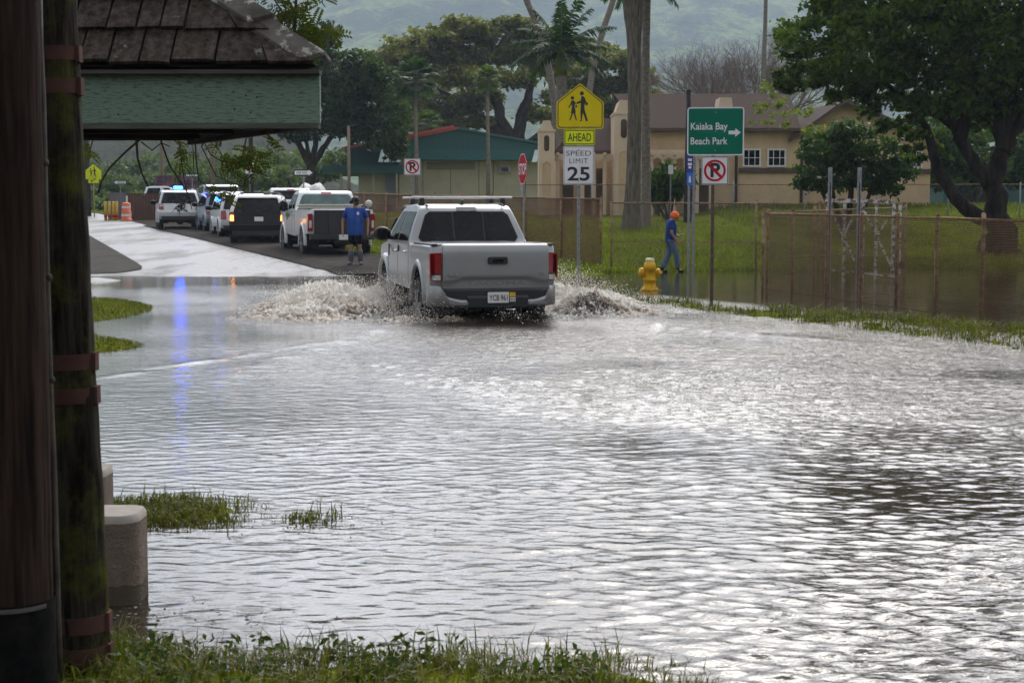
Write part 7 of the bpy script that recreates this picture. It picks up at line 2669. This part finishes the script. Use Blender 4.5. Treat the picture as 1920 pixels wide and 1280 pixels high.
# keep the body of the pickup clear of the sheet
inside = (np.abs(LX) < 0.80) & (LY > 0.15) & (LY < 5.2)
HH = np.where(inside, np.minimum(HH, 0.30), HH)
foam = np.clip(hs / 0.25 + (tex - 0.62) * 1.4 * np.clip(hs / 0.08, 0, 1) - 0.30 * np.clip(1 - hs / 0.06, 0, 1), -0.8, 1)
brown = np.clip(gauss(-1.45, 0.8, 0.42, 0.5, 1.0) + gauss(1.6, 0.75, 0.40, 0.5, 1.0) + gauss(0.1, 0.2, 0.9, 0.45, 1.0) + gauss(-1.9, 2.0, 0.6, 0.7, 0.5), 0, 1)
keep = (HH > 0.004)
idm = np.arange(LX.size).reshape(LX.shape)
FF = np.stack([idm[:-1, :-1], idm[:-1, 1:], idm[1:, 1:], idm[1:, :-1]], -1).reshape(-1, 4)
kf = keep.ravel()[FF].all(1)
FF = FF[kf]
cr_, sr_ = math.cos(tr.rotation_euler.z), math.sin(tr.rotation_euler.z)
WX = tr.location.x + LX * cr_ - LY * sr_
WY = tr.location.y + LX * sr_ + LY * cr_
used = np.unique(FF)
remap = np.full(LX.size, -1)
remap[used] = np.arange(len(used))
Vs = np.column_stack([WX.ravel(), WY.ravel(), HH.ravel() - 0.028])[used]
sm_, nt, b = new_mat("churned_water")
af = node(nt, "ShaderNodeAttribute", attribute_name="foam")
ab = node(nt, "ShaderNodeAttribute", attribute_name="brown")
n1 = noise(nt, 9, 6, 0.75)
n2 = noise(nt, 30, 4, 0.75)
fo = math_n(nt, "ADD", af.outputs["Fac"], math_n(nt, "MULTIPLY", math_n(nt, "SUBTRACT", n1, 0.5), 2.0))
fo = math_n(nt, "ADD", fo, math_n(nt, "MULTIPLY", math_n(nt, "SUBTRACT", n2, 0.5), 1.2))
fo = math_n(nt, "SUBTRACT", fo, math_n(nt, "MULTIPLY", ab.outputs["Fac"], 1.15))
cf = ramp(nt, fo, [(0.0, (0.04, 0.033, 0.022)), (0.12, (0.10, 0.066, 0.036)), (0.38, (0.26, 0.20, 0.14)), (0.60, (0.52, 0.45, 0.36)), (0.9, (0.82, 0.79, 0.74))])
nt.links.new(cf, b.inputs["Base Color"])
nt.links.new(ramp(nt, fo, [(0.2, (0.06,) * 3), (0.7, (0.45,) * 3)]), b.inputs["Roughness"])
# torn, lacy water where the sheet is thrown high
ah = node(nt, "ShaderNodeAttribute", attribute_name="high")
n3 = noise(nt, 9, 5, 0.75)
al = math_n(nt, "SUBTRACT", 1.0, math_n(nt, "MULTIPLY", ah.outputs["Fac"], ramp(nt, n3, [(0.40, (0.0,) * 3), (0.68, (1.0,) * 3)])))
nt.links.new(al, b.inputs["Alpha"])
b.inputs["IOR"].default_value = 1.35
bp = node(nt, "ShaderNodeBump")
bp.inputs["Strength"].default_value = 0.6
bp.inputs["Distance"].default_value = 0.02
nt.links.new(n2, bp.inputs["Height"])
nt.links.new(bp.outputs[0], b.inputs["Normal"])
def see_through(nt, b, colsock, col, k, alpha=None):
    """light passes through thrown water"""
    t_ = node(nt, "ShaderNodeBsdfTranslucent")
    if colsock is not None:
        nt.links.new(colsock, t_.inputs["Color"])
    else:
        t_.inputs["Color"].default_value = (*col, 1)
    m_ = node(nt, "ShaderNodeMixShader")
    m_.inputs[0].default_value = k
    nt.links.new(b.outputs[0], m_.inputs[1])
    last = t_.outputs[0]
    if alpha is not None:
        tp = node(nt, "ShaderNodeBsdfTransparent")
        m2 = node(nt, "ShaderNodeMixShader")
        nt.links.new(alpha, m2.inputs[0])
        nt.links.new(tp.outputs[0], m2.inputs[1])
        nt.links.new(last, m2.inputs[2])
        last = m2.outputs[0]
    nt.links.new(last, m_.inputs[2])
    nt.links.new(m_.outputs[0], nt.nodes["Material Output"].inputs["Surface"])
see_through(nt, b, cf, None, 0.45, al)
spl = np_obj("splash", Vs, remap[FF], sm_, smooth=True, attrs={"high": np.clip((HH - 0.07) / 0.22, 0, 0.92).ravel()[used], "foam": foam.ravel()[used], "brown": brown.ravel()[used]})
tag(spl, kind="stuff")

# flying drops
dr = np.random.default_rng(8)
src = [(-1.25, 4.2, -1.0, 4200, 0.42, 0.55), (-1.7, 3.4, -1.4, 4200, 0.36, 0.8), (-1.2, 1.25, -0.5, 3200, 0.55, 0.35), (-2.4, 2.2, -0.8, 2600, 0.28, 0.9), (-0.75, 0.35, -0.1, 500, 0.30, 0.3), (1.2, 1.3, 0.8, 3800, 0.6, 0.45), (1.35, 4.0, 1.2, 3600, 0.75, 0.6),
       (1.9, 2.2, 0.9, 2400, 0.35, 0.8), (0.7, 0.15, 0.1, 300, 0.25, 0.35), (0.1, -0.1, 0.0, 300, 0.12, 0.8), (2.3, 0.7, 0.4, 700, 0.16, 0.6), (-1.2, -0.2, -0.2, 600, 0.14, 0.5)]
pos, rad_ = [], []
for cx, cy, out, n, hh_, sp in src:
    t = dr.uniform(0, 1, n) ** 0.8
    x = cx + out * t * dr.uniform(0.3, 1.0, n) + dr.normal(0, 0.16, n)
    y = cy + dr.normal(0, sp, n) - 0.2 * t
    z = 0.04 + hh_ * (0.95 * 4 * t * (1 - t) * dr.uniform(0.2, 1.0, n)) + np.abs(dr.normal(0, 0.07, n))
    ok = ~((np.abs(x) < 0.93) & (y > 0.0) & (y < 5.3) & (z > 0.25))
    pos.append(np.column_stack([x, y, z])[ok])
    rad_.append((0.0026 + 0.0055 * dr.uniform(0, 1, n) ** 4)[ok])
pos, rad_ = np.concatenate(pos), np.concatenate(rad_)
wx_ = tr.location.x + pos[:, 0] * cr_ - pos[:, 1] * sr_
wy_ = tr.location.y + pos[:, 0] * sr_ + pos[:, 1] * cr_
pos = np.column_stack([wx_, wy_, pos[:, 2]])
oc_ = np.array([(1, 0, 0), (-1, 0, 0), (0, 1, 0), (0, -1, 0), (0, 0, 1), (0, 0, -1)], float)
of_ = np.array([(0, 2, 4), (2, 1, 4), (1, 3, 4), (3, 0, 4), (2, 0, 5), (1, 2, 5), (3, 1, 5), (0, 3, 5)])
st_ = dr.uniform(0.8, 1.6, (len(pos), 1, 3))
V = (pos[:, None, :] + oc_[None] * rad_[:, None, None] * st_).reshape(-1, 3)
F = (of_[None] + (np.arange(len(pos)) * 6)[:, None, None]).reshape(-1, 3)
dm_ = mat("water_drop", (0.80, 0.75, 0.68), 0.15, var=0.12, vscale=3)
see_through(dm_.node_tree, dm_.node_tree.nodes["Principled BSDF"], None, (0.85, 0.83, 0.79), 0.55)
tag(np_obj("spray_drops", V, F, dm_, smooth=True), kind="stuff")


# ---------------------------------------------------------------- people
def skin_mesh(name, nodes, edges, m, parent, sub=2, root=None):
    keys = list(nodes)
    me = bpy.data.meshes.new(name)
    me.from_pydata([nodes[k][:3] for k in keys], [(keys.index(a), keys.index(b)) for a, b in edges], [])
    o = bpy.data.objects.new(name, me)
    C.objects.link(o)
    md = o.modifiers.new("skin", "SKIN")
    md.use_smooth_shade = True
    for i, k in enumerate(keys):
        r = nodes[k][3]
        sv = me.skin_vertices[0].data[i]
        sv.radius = r if isinstance(r, tuple) else (r, r)
        sv.use_root = (k == (root or keys[0]))
    ss = o.modifiers.new("sub", "SUBSURF")
    ss.levels = ss.render_levels = sub
    dg = bpy.context.evaluated_depsgraph_get()
    me2 = bpy.data.meshes.new_from_object(o.evaluated_get(dg))
    bpy.data.objects.remove(o)
    me2.name = name
    me2.materials.clear()
    me2.materials.append(m)
    me2.polygons.foreach_set("use_smooth", [True] * len(me2.polygons))
    o2 = bpy.data.objects.new(name, me2)
    C.objects.link(o2)
    o2.parent = parent
    return o2


def person(label, loc, rz, J, skinm, shirt, pants, shoes, hair, extra):
    """J: joints in local space, +y is the way the body faces"""
    root = thing("person", label, "person", loc, rz)
    V_ = lambda k: Vector(J[k])
    nodes, edges = {}, []
    def nd(k, p, r):
        nodes[k] = (*p, r)
    hip = (V_("hl") + V_("hr")) / 2
    nd("pelvis", hip, (0.13, 0.10))
    nd("chest", V_("chest"), (0.15, 0.10))
    nd("neck", V_("neck"), 0.055)
    edges += [("pelvis", "chest"), ("chest", "neck")]
    hd_ = V_("head")
    nd("jaw", V_("neck").lerp(hd_, 0.45), 0.058)
    nd("skull", hd_, 0.096)
    nd("crown", hd_ + (hd_ - V_("neck")).normalized() * 0.075, 0.06)
    edges += [("neck", "jaw"), ("jaw", "skull"), ("skull", "crown")]
    for s in ("l", "r"):
        nd("sh" + s, V_("sh" + s), 0.062)
        nd("el" + s, V_("el" + s), 0.042)
        nd("wr" + s, V_("wr" + s), 0.027)
        hand = V_("wr" + s) + (V_("wr" + s) - V_("el" + s)).normalized() * 0.06
        nd("palm" + s, hand, (0.034, 0.018))
        edges += [("chest", "sh" + s), ("sh" + s, "el" + s), ("el" + s, "wr" + s), ("wr" + s, "palm" + s)]
        fd = (V_("wr" + s) - V_("el" + s)).normalized()
        ac = fd.cross(Vector((0, 0, 1)) if abs(fd.z) < 0.8 else Vector((1, 0, 0))).normalized()
        pdir = fd.cross(ac)
        for q, (off, ln) in enumerate(((-0.032, 0.07), (-0.011, 0.082), (0.011, 0.078), (0.032, 0.062))):
            p1 = hand + ac * off + fd * 0.035
            p2 = p1 + fd * ln * 0.55 + pdir * 0.006
            p3 = p2 + fd * ln * 0.4 + pdir * 0.022
            nd("f%s%d" % (s, q), p1, 0.0095)
            nd("g%s%d" % (s, q), p2, 0.0085)
            nd("h%s%d" % (s, q), p3, 0.007)
            edges += [("palm" + s, "f%s%d" % (s, q)), ("f%s%d" % (s, q), "g%s%d" % (s, q)), ("g%s%d" % (s, q), "h%s%d" % (s, q))]
        p1 = hand + ac * -0.035 - fd * 0.02 + pdir * 0.01
        nd("t" + s, p1, 0.011)
        nd("u" + s, p1 + ac * -0.02 + fd * 0.045 + pdir * 0.015, 0.009)
        edges += [("wr" + s, "t" + s), ("t" + s, "u" + s)]
        nd("h" + s, V_("h" + s), 0.085)
        nd("kn" + s, V_("kn" + s), 0.058)
        nd("an" + s, V_("an" + s), 0.042)
        toe = V_("an" + s) + Vector(J.get("foot" + s, (0, 0.15, -0.06)))
        nd("toe" + s, toe, 0.035)
        edges += [("pelvis", "h" + s), ("h" + s, "kn" + s), ("kn" + s, "an" + s), ("an" + s, "toe" + s)]
    body = skin_mesh("body", nodes, edges, skinm, root, 2, "pelvis")
    # face: nose, eyes, mouth, ears as part of the head's own shape
    fdir = Vector(J.get("look", (0, 1, 0))).normalized()
    upv = (hd_ - V_("neck")).normalized()
    sdv = fdir.cross(upv).normalized()
    fm = MB()
    rotf = Matrix((sdv, fdir, upv)).transposed()
    fm.ellip(hd_ + fdir * 0.098 - upv * 0.018, (0.014, 0.022, 0.024), rotf, 8, 6)
    for s in (-1, 1):
        fm.ellip(hd_ + sdv * s * 0.088 - upv * 0.01, (0.012, 0.022, 0.032), rotf, 8, 6)
    fm.build("face", skinm, root)
    ey = MB()
    for s in (-1, 1):
        ey.ellip(hd_ + fdir * 0.084 + sdv * s * 0.032 + upv * 0.008, (0.011, 0.007, 0.007), rotf, 8, 6)
    ey.ellip(hd_ + fdir * 0.083 - upv * 0.055, (0.022, 0.008, 0.006), rotf, 8, 6)
    ey.build("eyes_and_mouth", M["black_ink"], root)
    # shirt
    sh = shirt
    n2, e2 = {}, []
    n2["hem"] = (*(hip + Vector((0, 0, sh.get("low", -0.06) - 0.02))), sh["waist"])
    n2["waist"] = (*(hip + Vector((0, 0, sh.get("low", -0.06) + 0.05))), sh["waist"])
    n2["belly"] = (*(hip.lerp(V_("chest"), 0.45) + Vector(sh.get("belly_off", (0, 0.02, 0)))), sh["belly"])
    n2["chest"] = (*V_("chest"), sh["chest"])
    n2["collar"] = (*(V_("chest").lerp(V_("neck"), 0.72)), 0.075)
    e2 += [("hem", "waist"), ("waist", "belly"), ("belly", "chest"), ("chest", "collar")]
    for s in ("l", "r"):
        n2["sh" + s] = (*V_("sh" + s), 0.082)
        n2["sl" + s] = (*V_("sh" + s).lerp(V_("el" + s), sh.get("sleeve", 0.75)), 0.075)
        e2 += [("chest", "sh" + s), ("sh" + s, "sl" + s)]
    skin_mesh("shirt", n2, e2, sh["m"], root, 2, "chest")
    n3, e3 = {}, []
    n3["waist"] = (*(hip + Vector((0, 0, 0.13))), pants["waist"])
    n3["pelvis"] = (*(hip + Vector((0, 0, 0.04))), (pants["waist"][0] * 0.92, pants["waist"][1] * 0.92))
    e3.append(("waist", "pelvis"))
    for s in ("l", "r"):
        n3["h" + s] = (*(V_("h" + s) + Vector((0, 0, -0.06))), 0.098)
        n3["kn" + s] = (*V_("kn" + s), pants["knee"])
        e3 += [("pelvis", "h" + s), ("h" + s, "kn" + s)]
        if pants.get("long", True):
            n3["an" + s] = (*(V_("an" + s) + Vector((0, 0, 0.03))), pants["ankle"])
            e3.append(("kn" + s, "an" + s))
    skin_mesh("trousers", n3, e3, pants["m"], root, 2, "pelvis")
    for s in ("l", "r"):
        n4 = {}
        toe = V_("an" + s) + Vector(J.get("foot" + s, (0, 0.15, -0.06)))
        hi_ = shoes.get("high", 0.0)
        n4["heel"] = (*(V_("an" + s) + Vector((0, -0.02, -0.045))), 0.05)
        n4["ball"] = (*V_("an" + s).lerp(toe, 0.75), 0.048)
        n4["tip"] = (*toe, 0.038)
        e4 = [("heel", "ball"), ("ball", "tip")]
        n4["shaft"] = (*(V_("an" + s).lerp(V_("kn" + s), 0.10 + 0.2 * hi_)), 0.056 + 0.022 * (hi_ > 0))
        n4["top"] = (*(V_("an" + s).lerp(V_("kn" + s), 0.12 + hi_)), 0.056 + 0.026 * (hi_ > 0))
        e4 += [("heel", "shaft"), ("shaft", "top")]
        skin_mesh("boot" if hi_ else "shoe", n4, e4, shoes["m"], root, 2, "heel")
    extra(root, hd_, fdir, sdv, upv, rotf, V_)
    return root


def standing(h, arm=0.06):
    k = h / 1.75
    J = dict(hl=(-0.10, 0, 0.92), hr=(0.10, 0, 0.92), chest=(0, 0.0, 1.30), neck=(0, 0.0, 1.50), head=(0, 0.02, 1.63), shl=(-0.20, 0, 1.42), shr=(0.20, 0, 1.42),
             ell=(-0.27 - arm, -0.02, 1.13), elr=(0.27 + arm, -0.02, 1.13), wrl=(-0.27 - arm * 0.9, 0.06, 0.88), wrr=(0.27 + arm * 0.9, 0.06, 0.88), knl=(-0.11, 0.02, 0.50), knr=(0.11, 0.02, 0.50), anl=(-0.12, -0.01, 0.09), anr=(0.12, -0.01, 0.09))
    return {a: tuple(x * k for x in v) for a, v in J.items()}


M["tee_blue"] = mat("blue_cotton_shirt", (0.032, 0.08, 0.30), 0.9, var=0.3, vscale=7, bump=1.0, bscale=11, stretch=(1, 1, 0.5))
M["navy"] = mat("navy_shirt", (0.018, 0.050, 0.22), 0.9, var=0.3, vscale=7, bump=1.0, bscale=11)
M["shorts"] = mat("dark_shorts", (0.008, 0.009, 0.014), 0.9, var=0.3)
M["boots"] = mat("grey_rubber_boots", (0.075, 0.09, 0.10), 0.5, var=0.25)
M["jeans"] = mat("blue_jeans", (0.10, 0.14, 0.22), 0.9, var=0.35, vscale=9, bump=0.9, bscale=14)
M["hair"] = mat("dark_hair", (0.010, 0.008, 0.007), 0.6, var=0.4, vscale=30, bump=0.5, bscale=60)
M["hat"] = mat("orange_cap", (0.75, 0.13, 0.025), 0.8, var=0.15, vscale=10, bump=0.2, bscale=60)

J = standing(1.80, 0.05)
J["look"] = (-0.9, 0.35, -0.05)
J["head"] = (J["head"][0] - 0.015, J["head"][1] + 0.01, J["head"][2])
J["chest"] = (0, 0.0, J["chest"][2])
J["knl"], J["knr"] = (-0.11, 0.02, 0.52), (0.11, 0.02, 0.52)
J["footl"], J["footr"] = (-0.04, 0.15, -0.055), (0.06, 0.13, -0.055)


def ex_blue(root, hd_, f, s, u, rot, V_):
    mb = MB()
    mb.ellip(hd_ - f * 0.018 + u * 0.028, (0.098, 0.108, 0.098), rot, 18, 12)
    mb.ellip(hd_ - f * 0.125 - u * 0.03, (0.04, 0.05, 0.055), rot, 12, 8)
    mb.build("hair", M["hair"], root)
    mb = MB()
    mb.ellip(hd_ + f * 0.055 - u * 0.065, (0.062, 0.05, 0.045), rot, 14, 8)
    mb.build("beard", M["hair"], root)
    mb = MB()
    for q in (-1, 1):
        mb.ellip(hd_ + f * 0.093 + s * q * 0.034 + u * 0.010, (0.028, 0.010, 0.019), rot, 10, 6)
        mb.beam(hd_ + f * 0.088 + s * q * 0.06 + u * 0.014, hd_ + f * 0.0 + s * q * 0.094 + u * 0.016, 0.006, 0.01)
    mb.build("sunglasses", M["glass"], root)
    mb = MB()
    c = V_("chest") + Vector((-0.085, 0.155, 0.02))
    mb.prism([(c.x + 0.035 * math.cos(a), c.z + 0.045 * math.sin(a)) for a in np.linspace(0, 6.283, 14)[:-1]], c.y, c.y - 0.02)
    mb.build("shirt_emblem", M["white_paint_sign"], root)


gB = P(667, 498, 39.0)
person("man in blue T-shirt, dark shorts and grey rubber boots standing with head turned right", (gB.x, 39.0, gB.z), R(180), J, M["skin"],
       dict(m=M["tee_blue"], waist=(0.225, 0.20), belly=(0.235, 0.20), chest=(0.205, 0.145), belly_off=(0, 0.03, 0), sleeve=0.82, low=-0.17), dict(m=M["shorts"], waist=(0.15, 0.12), knee=0.092, long=False), dict(m=M["boots"], high=0.68), None, ex_blue)

k = 0.955
JA = dict(hl=(-0.09, 0.0, 0.90), hr=(0.09, 0.0, 0.90), chest=(0, 0.015, 1.27), neck=(0, 0.055, 1.45), head=(0, 0.125, 1.545), shl=(-0.18, 0.01, 1.38), shr=(0.18, 0.01, 1.38),
          elr=(0.24, -0.02, 1.10), wrr=(0.22, 0.12, 0.90), ell=(-0.24, 0.02, 1.10), wrl=(-0.16, 0.24, 1.02), knl=(-0.09, -0.02, 0.49), anl=(-0.09, -0.20, 0.09), knr=(0.09, 0.17, 0.50), anr=(0.09, 0.20, 0.09),
          look=(0.0, 0.8, -0.6), footl=(0, 0.15, -0.05), footr=(0, 0.16, -0.05))
JA = {a: tuple(x * k for x in v) if a not in ("look",) else v for a, v in JA.items()}


def ex_walk(root, hd_, f, s, u, rot, V_):
    mb = MB()
    mb.ellip(hd_ - f * 0.012 + u * 0.03, (0.104, 0.118, 0.098), rot, 18, 12)
    mb.ellip(hd_ - f * 0.03 - u * 0.02, (0.100, 0.095, 0.075), rot, 16, 10)
    mb.build("knit_cap", M["hat"], root)
    mb = MB()
    p = V_("wrl") + Vector((0.01, 0.12, 0.03))
    mb.box(p, (0.075, 0.15, 0.012), Matrix.Rotation(R(25), 3, "X"))
    o = mb.build("phone", M["black_plastic"], None, bevel=0.004)
    o.location = root.location
    o.rotation_euler = root.rotation_euler
    tag(o, "black phone held in front of the walking man with the orange cap", "phone")
gA = P(1256, 512, 39.0)
person("man in orange knit cap, blue shirt and jeans walking right through shallow water", (gA.x, 39.0, gA.z), R(-84), JA, M["skin"],
       dict(m=M["navy"], waist=(0.175, 0.145), belly=(0.18, 0.155), chest=(0.175, 0.135), sleeve=0.8), dict(m=M["jeans"], waist=(0.145, 0.12), knee=0.078, ankle=0.07), dict(m=M["shorts"]), None, ex_walk)

JC = standing(1.80)


def ex_c(root, hd_, f, s, u, rot, V_):
    mb = MB()
    mb.ellip(hd_ - f * 0.015 + u * 0.03, (0.105, 0.115, 0.10), rot, 18, 12)
    mb.build("hair", M["hair"], root)
gC = P(762, 385, 32.5)
person("man in black shirt half hidden behind the left side of the silver pickup", (gC.x, 32.5, gC.z - 1.80), R(20), JC, M["skin"],
       dict(m=M["shorts"], waist=(0.18, 0.14), belly=(0.185, 0.15), chest=(0.185, 0.135), sleeve=0.8), dict(m=M["shorts"], waist=(0.17, 0.13), knee=0.085, ankle=0.075), dict(m=M["boots"], high=0.6), None, ex_c)
